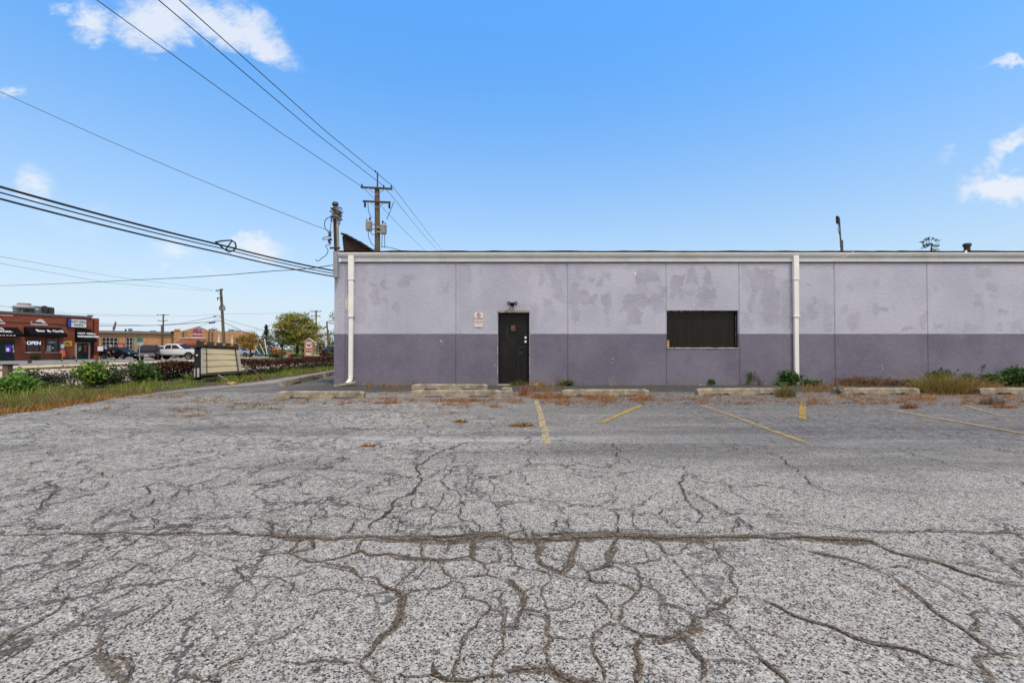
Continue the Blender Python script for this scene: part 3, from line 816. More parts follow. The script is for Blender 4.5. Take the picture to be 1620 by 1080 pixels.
WALLM = mat_wall()
DOOR = (wx(788), wx(837.5), -.02, wz(492)); WIN = (wx(1055), wx(1168.5), wz(550.5), wz(491))
def build_wall():
    fine = np.arange(WX0, wx(1632), .0235)
    keep = []
    snaps = [DOOR[0], DOOR[1], WIN[0], WIN[1]]
    for j in JOINTS: c = wx(j); snaps += [c-.016, c-.010, c+.010, c+.016]
    for v in fine:
        if min(abs(v-s_) for s_ in snaps) > .010: keep.append(v)
    X = np.array(sorted(keep + snaps + [WX1]))
    zs = [v for v in np.arange(-.06, Z_TOP, .0235) if min(abs(v-s_) for s_ in (WIN[2], WIN[3], DOOR[3])) > .010]
    Z = np.array(sorted(zs + [WIN[2], WIN[3], DOOR[3], Z_TOP]))
    GX, GZ = np.meshgrid(X, Z); nx = len(X)
    px, py = 810 + GX*SC, 609 - GZ*(609-414)/Z_TOP
    wpx = px + 5*(vnoise(px/9, py/9, 1)-.5)*2 + 2.2*(vnoise(px/3, py/3, 2)-.5)*2
    wpy = py + 5*(vnoise(px/9, py/9, 3)-.5)*2 + 2.2*(vnoise(px/3, py/3, 4)-.5)*2
    A = np.zeros(GX.shape + (3,), np.float32)
    for ln in PATCH.replace('\n', ';').split(';'):
        tl, u0, v0, u1, v1, s_, sk = ln.split(); ox, oy, sc = PT[tl]; u0, v0, u1, v1, s_, sk = map(float, (u0, v0, u1, v1, s_, sk))
        x0, x1, y0, y1 = ox+u0/sc, ox+u1/sc, oy+v0/sc, oy+v1/sc
        xx = wpx - sk*(wpy-(y0+y1)/2)
        d = np.minimum(np.minimum(xx-x0, x1-xx), np.minimum(wpy-y0, y1-wpy))
        A[..., 0] = np.maximum(A[..., 0], s_*np.clip(d/2.2+.3, 0, 1))
    A[..., 0] *= .72 + .5*(vnoise(px/14, py/14, 5)-.5) + .35*(vnoise(px/4, py/2.5, 6)-.5)
    # lighter area between the patches right of the door
    for ch, lst, in ((1, CHIPS), (2, BEIGE)):
        for tl, u, v, r_ in lst:
            ox, oy, sc = PT[tl]; d = np.hypot(px-(ox+u/sc), (py-(oy+v/sc)))/max(1.0, r_/sc*(1.6 if ch == 1 else 2.3))
            A[..., ch] = np.maximum(A[..., ch], np.clip(1.25-d, 0, 1))
    GY = np.full(GX.shape, WY)
    for j in JOINTS:
        c = wx(j); GY[np.abs(GX-c) < .0105] = WY + .018
        A[..., 1][np.abs(GX-c) < .03] *= .3
    V = np.stack([GX, GY, GZ], -1).reshape(-1, 3)
    I, J = np.meshgrid(np.arange(nx-1), np.arange(len(Z)-1))
    cx, cz = (GX[:-1, :-1]+GX[1:, 1:])/2, (GZ[:-1, :-1]+GZ[1:, 1:])/2
    hole = ((cx > DOOR[0]) & (cx < DOOR[1]) & (cz < DOOR[3])) | ((cx > WIN[0]) & (cx < WIN[1]) & (cz > WIN[2]) & (cz < WIN[3]))
    q = (J*nx+I); F = np.stack([q, q+1, q+nx+1, q+nx], -1)[~hole]
    BP(mesh_np('wall', V, F, WALLM, BLD, col=A.reshape(-1, 3), colname='paint'))
build_wall()
BACKY = WY + 21
side = MB()
side.box(WX0, WX0+.2, WY+.004, BACKY, -.05, Z_TOP); side.box(WX1-.2, WX1, WY+.004, BACKY, -.05, Z_TOP); side.box(WX0+.2, WX1-.2, BACKY-.2, BACKY, -.05, Z_TOP)
# linings of the openings
for (a, b, c, d) in (DOOR, WIN):
    side.box(a-.12, a, WY+.02, WY+.24, max(c, 0), d); side.box(b, b+.12, WY+.02, WY+.24, max(c, 0), d); side.box(a-.12, b+.12, WY+.02, WY+.24, d+.0, d+.1)
side.box(WIN[0], WIN[1], WY+.02, WY+.24, WIN[2]-.1, WIN[2])
BP(side.build('side_wall', WALLM, BLD))
ROOFM = mat('black_roof_membrane', (.006, .0055, .0055), .9, var=.4, scale=3, bump=.4, bscale=12, spec=.1)
rf = MB(); rf.box(WX0-.02, WX1+.02, WY-.06, BACKY+.05, wz(402)-.02, wz(400))
rr = random.Random(5); x = WX0+.02
top = []
while x < WX1:
    top.append((x, wz(397.0)+rr.uniform(-.006, .012))); x += rr.uniform(.12, .5)
rf.prism([(WX0+.02, wz(400)+.002)] + top + [(WX1, wz(397.6)), (WX1, wz(400)+.002)], 'y', WY-.02, WY+.2)
ROOF = BP(rf.build('roof', ROOFM, BLD))
GUT = mat('white_gutter_paint', (.70, .71, .73), .45, 0, .05, 2, dirt=(.36, .34, .30), dirtamt=.35)
g = MB(); zg0, zg1 = wz(407.4), wz(401)
prof = [(WY-.02, zg1), (WY-.02, zg0), (WY-.075, zg0), (WY-.10, zg0+.02), (WY-.125, zg0+.055), (WY-.135, zg0+.075), (WY-.135, zg1-.02), (WY-.145, zg1-.02), (WY-.145, zg1), (WY-.125, zg1), (WY-.125, zg0+.1), (WY-.04, zg0+.08), (WY-.04, zg1)]
g.prism(prof, 'x', WX0+.08, WX1)
BP(g.build('gutter', GUT, BLD))
f = MB(); rr = random.Random(2); xs = [WX0+.2, wx(656), wx(995), wx(1257), WX1]
for a, b in zip(xs, xs[1:]):
    o_ = rr.uniform(-.004, .004); f.box(a, b-.004, WY-.034+o_, WY-.004, wz(414.2), zg0-.004)
    f.box(a, b-.004, WY-.044+o_, WY-.0345+o_, wz(414.2)-.0, wz(412.6))
BP(f.build('fascia', GUT, BLD))
sf = MB(); sf.box(WX0+.18, WX1, WY-.016, WY-.001, wz(416.4), wz(414.2)-.003)  # dark strip standing in for the shadow line under the fascia
BP(sf.build('trim_board', mat('painted_eave_shade', (.10, .10, .11), .8, var=.3, scale=9), BLD))
# brown shingled mansard along the street front, seen end-on at the corner
ms = MB(); mz = wz(397.5)
pr = [(WX0+.18, mz-.05), (WX0+.12, mz+.50), (WX0+.22, mz+.54), (WX0+.42, mz+.44), (WX0+.62, mz+.29), (WX0+.86, mz+.13), (WX0+1.06, mz-.02), (WX0+1.06, mz-.05)]
ms.prism([p for p in pr], 'y', WY+.25, BACKY-.5)
MAN = BP(ms.build('mansard', mat('brown_plank_end', (.030, .017, .013), .9, var=.45, scale=5, stretch=(5, 5, .8)), BLD))
sh = MB(); rr = random.Random(8)
for k in range(7):
    t0, t1 = k/7, (k+1)/7
    x0, x1 = WX0+.10+.98*t0, WX0+.10+.98*t1+.05
    z0, z1 = mz+.56-.56*t0**1.15, mz+.56-.56*t1**1.15
    sh.prism([(x0, z0-.01), (x0, z0+.035), (x1, z1+.045+rr.uniform(0, .015)), (x1, z1)], 'y', WY+.14+rr.uniform(0, .05), BACKY-.4)
BP(sh.build('shingles', mat('black_brown_shingle', (.012, .010, .0095), .95, var=.4, scale=12), MAN))
# ---- door
DM = mat('dark_door_paint', (.0060, .0060, .0074), .5, 0, .25, 2.5, bump=.12, bscale=5, dirt=(.02, .018, .017), dirtamt=.5, spec=.22)
x0, x1, _, zt = DOOR; hd = wz(494.5)
db = MB(); db.box(x0+.035, x1-.04, WY+.10, WY+.145, .035, hd-.012, .004)
DR = BP(db.build('door', DM, BLD))
pl = MB(); zz = lambda py: wz(py)
pl.box(wx(802), wx(803.2), WY+.094, WY+.0995, zz(536), zz(515)); pl.box(wx(803.3), wx(819.8), WY+.094, WY+.0995, zz(536.4), zz(535.8))
pl.box(wx(819.9), wx(820.6), WY+.094, WY+.0995, zz(606), zz(549)); pl.box(wx(820.8), wx(832.2), WY+.091, WY+.0995, zz(549.4), zz(548.4)); pl.box(wx(821.5), wx(826.5), WY+.091, WY+.0995, zz(561), zz(560))
pl.prism([(wx(821.5), zz(550.2)), (wx(832.4), zz(547.2)), (wx(832.4), zz(548)), (wx(821.5), zz(551))], 'y', WY+.086, WY+.0905)
BP(pl.build('plate_seam', mat('worn_steel_edge', (.024, .024, .026), .5, .4, .3, 9), DR))
hb = MB(); hb.box(wx(821), wx(827), WY+.090, WY+.0993, zz(559.2), zz(556.4), .002)
BP(hb.build('patch_plate', mat('black_patch', (.006, .006, .007), .5), DR))
pw = MB(); a, b, c, d = wx(806.3), wx(817.3), zz(525), zz(511.5)
for q in ((a, b, d-.035, d), (a, b, c, c+.035)): pw.box(q[0], q[1], WY+.078, WY+.0995, q[2], q[3])
for q in ((a, a+.035), (b-.035, b)): pw.box(q[0], q[1], WY+.078, WY+.0995, c+.036, d-.036)
PW = BP(pw.build('window_frame', mat('black_window_frame', (.005, .010, .011), .5, spec=.2), DR))
bd = MB(); bd.box(a+.036, b-.036, WY+.09, WY+.0993, c+.036, d-.036)
BP(bd.build('window_board', mat('rusty_brown_board', (.105, .055, .045), .85, var=.4, scale=14), PW))
kn = MB()
for py in (534.0, 540.5):
    kn.lathe([(.006, -.036), (.028, -.034), (.034, -.022), (.034, -.006), (.040, -.004), (.040, .0)], (wx(831.7), WY+.0995, zz(py)), 18, 'y')
BP(kn.build('lock', mat('brushed_steel', (.78, .78, .78), .3, .9, .08, 20), DR, 40))
fr = MB(); fr.box(x0, x0+.034, WY+.03, WY+.16, .0, hd); fr.box(x1-.036, x1, WY+.03, WY+.16, .0, hd); fr.box(x0, x1, WY+.145, WY+.2, -.02, hd+.02)
BP(fr.build('door_frame', mat('black_door_frame', (.006, .012, .013), .5, var=.3, spec=.2), BLD))
hdm = MB(); n = 14; lo, hi = [], []
for i in range(n+1):
    t_ = i/n; xx = x0-.01+(x1-x0+.02)*t_
    lo.append((xx, hd+.002)); hi.append((xx, wz(491.3)+.012*math.sin(t_*3.1)+.018*(1-t_)*(t_ < .05) + .004*math.sin(t_*17)))
hdm.prism(lo + hi[::-1], 'y', WY-.035, WY+.04)
BP(hdm.build('door_header', mat('peeling_cream_paint', (.24, .235, .19), .8, var=.35, scale=14, dirt=(.1, .09, .06), dirtamt=.6), BLD))
jl = MB(); rr = random.Random(4)
for (xx, s_) in ((x0-.002, -1), (x1+.002, 1)):
    z = .05
    while z < zt-.04:
        h = rr.uniform(.06, .3); w = rr.uniform(.006, .022); jl.box(min(xx, xx+s_*w), max(xx, xx+s_*w), WY-.008, WY+.012, z, min(zt-.03, z+h)); z += h+rr.uniform(.0, .05)+.003
BP(jl.build('chipped_edge', mat('bare_chipped_edge', (.36, .37, .39), .85, var=.2, scale=20), BLD))
th = MB(); th.box(x0-.03, x1+.03, WY-.14, WY+.15, -.02, .03, .01)
BP(th.build('door_sill', CONC, BLD))
# ---- window (boarded behind dark glass)
x0, x1, z0, z1 = WIN
wf = MB(); yw = WY+.10
wf.box(x0, x1, yw, yw+.05, z1-.035, z1); wf.box(x0, x1, yw, yw+.05, z0, z0+.022); wf.box(x0, x0+.022, yw, yw+.05, z0+.023, z1-.036); wf.box(x1-.06, x1, yw-.03, yw+.05, z0+.023, z1-.036)
WF = BP(wf.build('window', mat('black_steel_frame', (.005, .010, .010), .5, var=.3, spec=.2), BLD))
def mat_panel():
    m, t, p = principled('dark_streaked_pane')
    o = t.new('ShaderNodeTexCoord').outputs['Object']
    n = t.noise(t.scaled(o, (9, 1, .5)), 2.2, 6, .7); b = t.noise(t.scaled(o, (1.2, 1, .5)), 1.3, 3)
    c = t.mix(t.step(n, .35, .7), (.005, .004, .0035), (.014, .011, .0095))
    c = t.mix(t.m('MULTIPLY', t.step(b, .5, .66), .55), c, (.011, .013, .007))
    sm = t.noise(t.scaled(o, (1, 1, 1.6)), 5, 4, .7)
    c = t.mix(t.m('MULTIPLY', t.step(sm, .70, .76), .6), c, (.05, .055, .025))
    t.put(p.inputs['Base Color'], c); t.put(p.inputs['Roughness'], t.m('ADD', .32, t.m('MULTIPLY', n, .2))); p.inputs['Specular IOR Level'].default_value = .22
    return m
pn = MB(); pn.box(x0+.023, x1-.061, yw+.02, yw+.04, z0+.023, z1-.036)
BP(pn.build('pane', mat_panel(), WF))
tb = MB(); tb.box(wx(1057), wx(1060.6), yw+.002, yw+.018, wz(550)+.022, wz(538), .003)
BP(tb.build('wood_block', mat('tan_wood_block', (.38, .25, .10), .8, var=.25, scale=20, stretch=(1, 1, .2)), WF))
sl_ = MB(); rr = random.Random(6); xx = x0
while xx < x1:
    w = rr.uniform(.03, .14); sl_.box(xx, min(xx+w, x1), WY-.012-rr.uniform(0, .012), WY+.095, z0-.012, z0+rr.uniform(.004, .02)); xx += w+.003
BP(sl_.build('sill', mat('crumbling_white_caulk', (.38, .385, .40), .9, var=.25, scale=25), WF))
ck = MB(); rr = random.Random(9); z = z0+.1
while z < z1-.1:
    h = rr.uniform(.015, .06); ck.box(x1-.052, x1-.046, yw-.036, yw-.0305, z, z+h); z += h+rr.uniform(.03, .09)
xx = x0+.03
while xx < x1-.1:
    w = rr.uniform(.01, .16) if xx < x0+.7 else rr.uniform(.01, .04); ck.box(xx, xx+w, yw-.008, yw-.0005, z1-.032, z1-.018+rr.uniform(0, .006)); xx += w+rr.uniform(.02, .2)
BP(ck.build('caulk', mat('flaking_caulk', (.35, .35, .36), .9), WF))['kind'] = 'stuff'
# ---- downspouts
PIPE = mat('white_downspout_paint', (.68, .69, .70), .45, 0, .05, 3, dirt=(.42, .40, .35), dirtamt=.35)
def downspout(pc, foot):
    d = MB(); xc = wx(pc); y0_, y1_ = WY-.115, WY-.025
    for (a, b, w) in ((wz(443), wz(405.5), .080), (wz(501), wz(443)+.02, .072), (wz(596 if foot else 611), wz(501)+.02, .062)):
        d.box(xc-w, xc+w, y0_-(w-.066), y1_, a, b, .012)
    if not foot: pass
    o = BP(d.build('downspout', PIPE, BLD))
    b_ = MB()
    for py in (443, 501): b_.box(xc-.088, xc+.088, y0_-.022, y1_+.022, wz(py)-.008, wz(py)+.010, .003)
    BP(b_.build('strap', PIPE, o))
    if foot:
        e = MB(); e.tube([(xc, WY-.07, wz(596)+.02), (xc-.004, WY-.07, wz(599)), (xc-.03, WY-.10, wz(604)), (xc-.085, WY-.17, wz(606.5))], [.068, .070, .074, .078], 14)
        el = BP(e.build('elbow', PIPE, o, 50))
        q = MB(); a = Vector((xc-.085, WY-.17, wz(606.5))); dd = Vector((-.055, -.07, -.045)).normalized()
        q.tube([a-dd*.002, a+dd*.003], [.062, .060], 14); BP(q.build('mouth', BLACK, el))
downspout(556.5, True); downspout(1257.2, False)
vp = MB(); v_ = at(1530, 398, 15.2); zt = at(1530, 385, 15.2).z
vp.lathe([(.15, wz(399)), (.12, wz(399)+.12), (.085, wz(399)+.16), (.085, zt-.10), (.115, zt-.10), (.115, zt-.03), (.08, zt), (.0, zt)], (v_.x, v_.y, 0), 18)
BP(vp.build('vent_pipe', mat('black_vent_pipe', (.02, .02, .021), .6), ROOF, 40))
bt = MB(); v0 = at(1530.5, 400, 13.05); bt.box(v0.x-.03, v0.x+.03, WY-.08, WY-.05, wz(402.5), wz(397), .004)
BP(bt.build('gutter_bracket', PIPE, ROOF))
for (pa, pb, h) in ((1368, 1380, .05), (1510, 1560, .035), (1060, 1078, .035), (1612, 1626, .06)):
    lb = MB(); lb.box(wx(pa)*1.02, wx(pb)*1.02, WY+.25, WY+.6, wz(400), wz(397.4)+h, .01); BP(lb.build('roof_lump', ROOFM, ROOF))
# electrical knob low on the right part of the wall
hb = thing('hose_bib', 'small silver pipe stub low on the wall at the right', 'pipe stub', (wx(1555), WY, wz(579)))
q = MB(); q.lathe([(.035, -.02), (.035, -.0), (.016, .0), (.016, -.07), (.026, -.075), (.026, -.10), (.0, -.10)], (0, 0, 0), 12, 'y'); q.build('spout', GALV, hb, 40)
q = MB(); q.lathe([(.04, .0), (.04, .012), (.0, .012)], (0, -.06, .045), 10); q.cyl((0, -.06, 0), (0, -.06, .05), .007, n=6); q.build('tap_handle', mat('dark_handle', (.05, .05, .055), .5), hb, 40)

# ---- things fixed to the wall
fl = thing('floodlight', 'small black twin floodlight above the dark door', 'light', (wx(810.5), WY, wz(482)))
q = MB(); q.box(-.05, .05, -.03, -.002, -.06, .06, .006); q.build('mounting_box', BLACK, fl)
for s_ in (-1, 1):
    q = MB(); q.tube([(0, -.03, .01), (s_*.03, -.06, .02)], .012, 8)
    q.tube([(s_*.03, -.05, .02), (s_*.075, -.11, .03), (s_*.10, -.17, .02)], [.028, .045, .058], 12); lamp = q.build('lamp_head', BLACK, fl, 40)
    q = MB(); a = Vector((s_*.10, -.17, .02)); dd = Vector((s_*.025, -.06, -.01)).normalized(); q.tube([a+dd*.0005, a+dd*.004], [.045, .043], 12); q.build('lens', mat('grey_lens', (.12, .12, .11), .25), lamp)
q = MB(); q.box(-.04, .04, -.05, -.004, -.105, -.062, .006); q.build('sensor', mat('cream_sensor', (.34, .33, .24), .6), fl)

sg = thing('no_parking_sign', 'white metal no parking sign with red circle beside the dark door', 'sign', (wx(757.2), WY, wz(505.5)))
w, h, r_ = .135, .222, .035
def rrect(w, h, r, k=5):
    P = []
    for cx_, cz_, a0 in ((w-r, h-r, 0), (-w+r, h-r, 90), (-w+r, -h+r, 180), (w-r, -h+r, 270)):
        for i in range(k+1): a = R(a0+90*i/k); P.append((cx_+r*math.cos(a), cz_+r*math.sin(a)))
    return P
q = MB(); q.prism(rrect(w, h, r_), 'y', -.012, -.006); q.build('plate', WHITEP, sg)
q = MB(); outer, inner = rrect(w-.012, h-.012, .028), rrect(w-.017, h-.017, .025); n = len(outer)
q.add([(p[0], -.0135, p[1]) for p in outer] + [(p[0], -.0135, p[1]) for p in inner], [[i, (i+1) % n, n+(i+1) % n, n+i] for i in range(n)]); q.build('border', TEXTK, sg)
q = MB(); cz_ = .125
ring = [(.062*math.cos(a), cz_+.062*math.sin(a)) for a in np.linspace(0, 2*math.pi, 33)[:-1]]; rin = [(.047*math.cos(a), cz_+.047*math.sin(a)) for a in np.linspace(0, 2*math.pi, 33)[:-1]]
q.add([(p[0], -.016, p[1]) for p in ring] + [(p[0], -.016, p[1]) for p in rin], [[i, (i+1) % 32, 32+(i+1) % 32, 32+i] for i in range(32)])
c45 = .7071; q.add([(-.042, -.0175, cz_+.030), (-.030, -.0175, cz_+.042), (.042, -.0175, cz_-.030), (.030, -.0175, cz_-.042)], [[0, 1, 2, 3]]); q.build('prohibition_ring', TEXTR, sg)
text('P', .095, TEXTK, sg, (0, -.0145, cz_), bold=.001, ext=.001)
text('NO PARKING', .047, TEXTK, sg, (0, -.0145, .030), bold=.0015, ext=.001, sx=.80)
text('VIOLATORS WILL BE', .022, TEXTK, sg, (0, -.0145, -.018), ext=.001, sx=.9)
text('TOWED AWAY', .047, TEXTR, sg, (0, -.0145, -.065), bold=.0015, ext=.001, sx=.78)
text('AT OWNERS EXPENSE', .022, TEXTK, sg, (0, -.0145, -.125), ext=.001, sx=.9)
q = MB()
for zz_ in (.205, -.205): q.lathe([(.009, -.02), (.009, -.012), (.0, -.02)][:2], (0, 0, zz_), 8, 'y')
q.build('bolt', TEXTK, sg)

# ---- service mast on the corner
mast = thing('service_mast', 'rusty service mast wrapped in wire at the building corner', 'mast', (wx(532), WY-.06, wz(440)))
X0, Y0, Z0 = mast.location
def ml(px, py, dy=0): return Vector((wx(px)-X0, dy, wz(py)-Z0))
q = MB(); a = ml(533, 399); q.box(-.045, .075, -.10, .02, 0, a.z, .008); q.build('lower_box', mat('lavender_painted_conduit', (.24, .245, .29), .8, var=.15, scale=6), mast)
q = MB(); q.tube([ml(533.5, 400, -.03), ml(531.5, 349, -.03), ml(531, 325, -.03)], [.068, .064, .062], 12); q.build('post', mat('rusty_pipe', (.045, .022, .016), .85, .1, .4, 7, dirt=(.03, .02, .018), dirtamt=.6), mast, 50)
q = MB(); q.tube([ml(536.5, 400, -.06), ml(535, 349, -.06), ml(534.5, 330, -.06)], .035, 10); q.build('conduit', mat('pale_conduit', (.26, .26, .23), .6, .2, .2, 8), mast, 50)
q = MB(); q.lathe([(.065, 0), (.09, .015), (.09, .06), (.065, .10), (.0, .11)], (ml(531, 327).x, -.03, ml(531, 327).z), 14); q.build('weatherhead', mat('dark_weatherhead', (.035, .033, .034), .6), mast, 40)
rr = random.Random(12)
for k in range(11):
    zc = ml(531, 331+k*1.75).z; rad = rr.uniform(.10, .165); tl = (rr.uniform(-.5, .5), rr.uniform(-.4, .4)); cx0 = ml(533, 340).x + rr.uniform(-.02, .03)
    P = [(cx0+rad*math.cos(a), -.04+rad*math.sin(a), zc+rad*(tl[0]*math.cos(a)+tl[1]*math.sin(a))) for a in np.linspace(0, 2*math.pi, 17)[:-1]]
    q = MB(); q.tube(P, rr.uniform(.010, .016), 6, True); q.build('wire_coil', mat('coil_%d' % k, rr.choice([(.05, .05, .05), (.17, .17, .16), (.07, .06, .05)]), .6), mast, 60)
q = MB(); q.box(ml(524.5, 394).x, ml(541, 394).x, -.13, -.115, ml(530, 396).z, ml(530, 393).z, .005); q.tube([ml(525, 387, -.1), ml(523, 383, -.12), ml(527, 380, -.1)], .04, 8); q.build('clamp', mat('dark_rusty_clamp', (.04, .025, .02), .8), mast)
def loose(name, pts, r, m=WIREGREY, dy=-.05):
    r *= .75
    P = [ml(*p, dy) for p in pts]
    # smooth
    for _ in range(2):
        Q = [P[0]]
        for a, b in zip(P, P[1:]): Q += [a*.75+b*.25, a*.25+b*.75]
        P = Q + [P[-1]]
    q = MB(); q.tube(P, r, 6); q.build(name, m, mast, 60)
loose('loose_wire', [(530, 346), (520, 345), (514.5, 352), (515, 362), (520, 368), (523, 371)], .016)
loose('loose_wire', [(526, 347), (524, 362), (523, 371)], .012)
loose('loose_wire', [(523, 375), (513, 377), (511, 381), (517, 380), (524, 379)], .014)
loose('loose_wire', [(525, 388), (518, 389), (516, 391), (521, 396), (519, 404), (511, 409), (506, 414), (502, 414), (501.5, 411)], .014)
loose('loose_wire', [(534, 338), (540, 341), (544, 336.5)], .014); loose('loose_wire', [(536, 342), (542, 342)], .016)
loose('loose_wire', [(537, 347), (540, 354), (536, 360), (535, 372)], .014); loose('loose_wire', [(538, 350), (539, 356), (536, 355)], .012)
q = MB()
for py in (370, 373.5): q.lathe([(.02, -.05), (.045, -.03), (.045, .0), (.03, .03), (.02, .05)], (ml(523, py).x, -.05, ml(523, py).z), 8)
q.build('insulator', mat('dark_insulator', (.03, .03, .035), .3), mast, 40)
# splash boards under the left elbow
o = MB(); o.box(-.30, .30, -.07, .07, -.03, .03, .008); o.jitter(.008, 3); o = tag(o.build('splash_board', CONC), 'tilted weathered board under the left downspout', 'board'); o.location = (wx(553), WY-.33, .05); o.rotation_euler = (0, R(-9), R(14))

# ---- antenna on the roof
an = thing('roof_antenna', 'thin leaning pole with small flat panel antenna on the roof', 'antenna', at(1331, 400, 15.4))
L0 = Vector(an.location); al = lambda px, py, dy=0: at(px, py, 15.4+dy) - L0
q = MB(); q.tube([al(1331, 399), al(1327.6, 344)], [.028, .022], 8); q.tube([al(1332.5, 399), al(1332, 380)], .035, 8); q.build('pole', mat('grey_mast', (.08, .08, .085), .5, .3), an, 60)
q = MB(); c_ = al(1325.2, 348); q.box(-.09, .05, -.03, .03, -.13, .13, .01); o = q.build('panel', mat('dark_panel', (.02, .02, .022), .6, spec=.2), an); o.location = c_; o.rotation_euler = (0, R(-6), R(38))
q = MB(); q.tube([al(1330.5, 393), al(1317, 400)], .012, 6); q.build('stay', GALV, an)
q = MB(); q.tube([al(1326.5, 354), al(1325.6, 362), al(1327.8, 370), al(1329.5, 376)], .009, 6); q.build('lead', WIRE, an)
o = MB(); o.tube([at(1350, 398.3, WY-.03), at(1346, 401.5, WY-.17), at(1335, 407, WY-.165), at(1319, 412, WY-.06)], .008, 6); tag(o.build('hanging_wire', mat('cream_wire', (.62, .58, .48), .5)), 'thin cream wire lying over the gutter below the antenna', 'wire')

# ---- wheel stops
def wheel_stop(L, seed, hh=.15):
    q = MB(); r_ = random.Random(seed); n = 22; prof_ = lambda z0: [(-.085, z0), (-.075, hh-.03), (-.05, hh), (.05, hh), (.075, hh-.03), (.085, z0)]
    V, F = [], []
    for i in range(n+1):
        x = -L/2 + L*i/n; t_ = i/n
        z0 = .045 if (.17 < t_ < .36 or .64 < t_ < .83) else 0.0
        e = .02 if i in (0, n) else 0
        for (y, z) in prof_(z0):
            V.append((x, y*(1-e*4), z-(e if z > .1 else 0) + r_.uniform(-.006, .004)*(z > .05)))
    for i in range(n):
        for j in range(6): F.append([i*6+j, i*6+(j+1) % 6, (i+1)*6+(j+1) % 6, (i+1)*6+j])
    F += [[5, 4, 3, 2, 1, 0], [n*6+j for j in range(6)]]
    q.add(V, F); return q
STOPS = [((437, 630), (575, 630), 'pale concrete wheel stop left of the first downspout'), ((650, 628), (793, 628), 'concrete wheel stop in front of another one left of the door'),
         ((651, 617), (771, 617), 'mossy concrete wheel stop pushed back against the wall left of the door'), ((889, 627), (1027, 626.5), 'concrete wheel stop behind rust red weeds between door and window'),
         ((1104, 625), (1247, 624), 'concrete wheel stop below the boarded window'), ((1322, 624), (1456, 624), 'concrete wheel stop ending at the tan grass clump'), ((1552, 624), (1700, 624), 'concrete wheel stop cut by the right edge of the photo')]
for k, (a, b, lab) in enumerate(STOPS):
    A, B = ground(*a), ground(*b); L_ = (B-A).length
    o = wheel_stop(L_, k).build('wheel_stop', CONC); tag(o, lab, 'wheel stop', 'concrete wheel stops along the wall')
    o.location = ((A+B)/2) + Vector((0, .08, 0)); o.rotation_euler = (0, 0, math.atan2(B.y-A.y, B.x-A.x))
for k, (a, b, lab) in enumerate((((446, 611), (508, 597.2), 'long worn parking curb beside the left corner of the building'), ((512, 596.3), (536, 590.5), 'parking curb half hidden behind the building corner'))):
    A, B = ground(*a), ground(*b)
    o = wheel_stop((B-A).length, 20+k, .17).build('parking_curb', CONC); tag(o, lab, 'parking curb')
    o.location = (A+B)/2; o.rotation_euler = (0, 0, math.atan2(B.y-A.y, B.x-A.x))
o = MB(); o.box(-.125, .125, -.08, .08, 0, .13, .02); o.jitter(.012, 5); o = tag(o.build('concrete_chunk', CONC), 'broken concrete block in front of the dark door', 'concrete block'); o.location = ground(802, 621.5); o.rotation_euler = (0, R(3), R(-12))
o = MB(); o.box(-.08, .08, -.05, .05, 0, .06, .012); o.jitter(.01, 9); o = tag(o.build('stone', mat('pale_stone', (.40, .38, .34), .9, bump=.4)), 'small pale stone at the foot of the wall right of the door', 'stone'); o.location = (wx(846), WY-.25, 0)
o = MB(); o.lathe([(.08, 0), (.08, .08), (.07, .09), (.03, .085), (.0, .08)], (0, 0, 0), 14); o.jitter(.004, 7); o = tag(o.build('sawn_stump', mat('grey_cut_wood', (.11, .10, .085), .9, bump=.5, scale=15)), 'short grey stump at the left end of a wheel stop', 'stump'); o.location = ground(1327, 624); o.rotation_euler = (R(70), 0, R(10)); o.location.z = .1
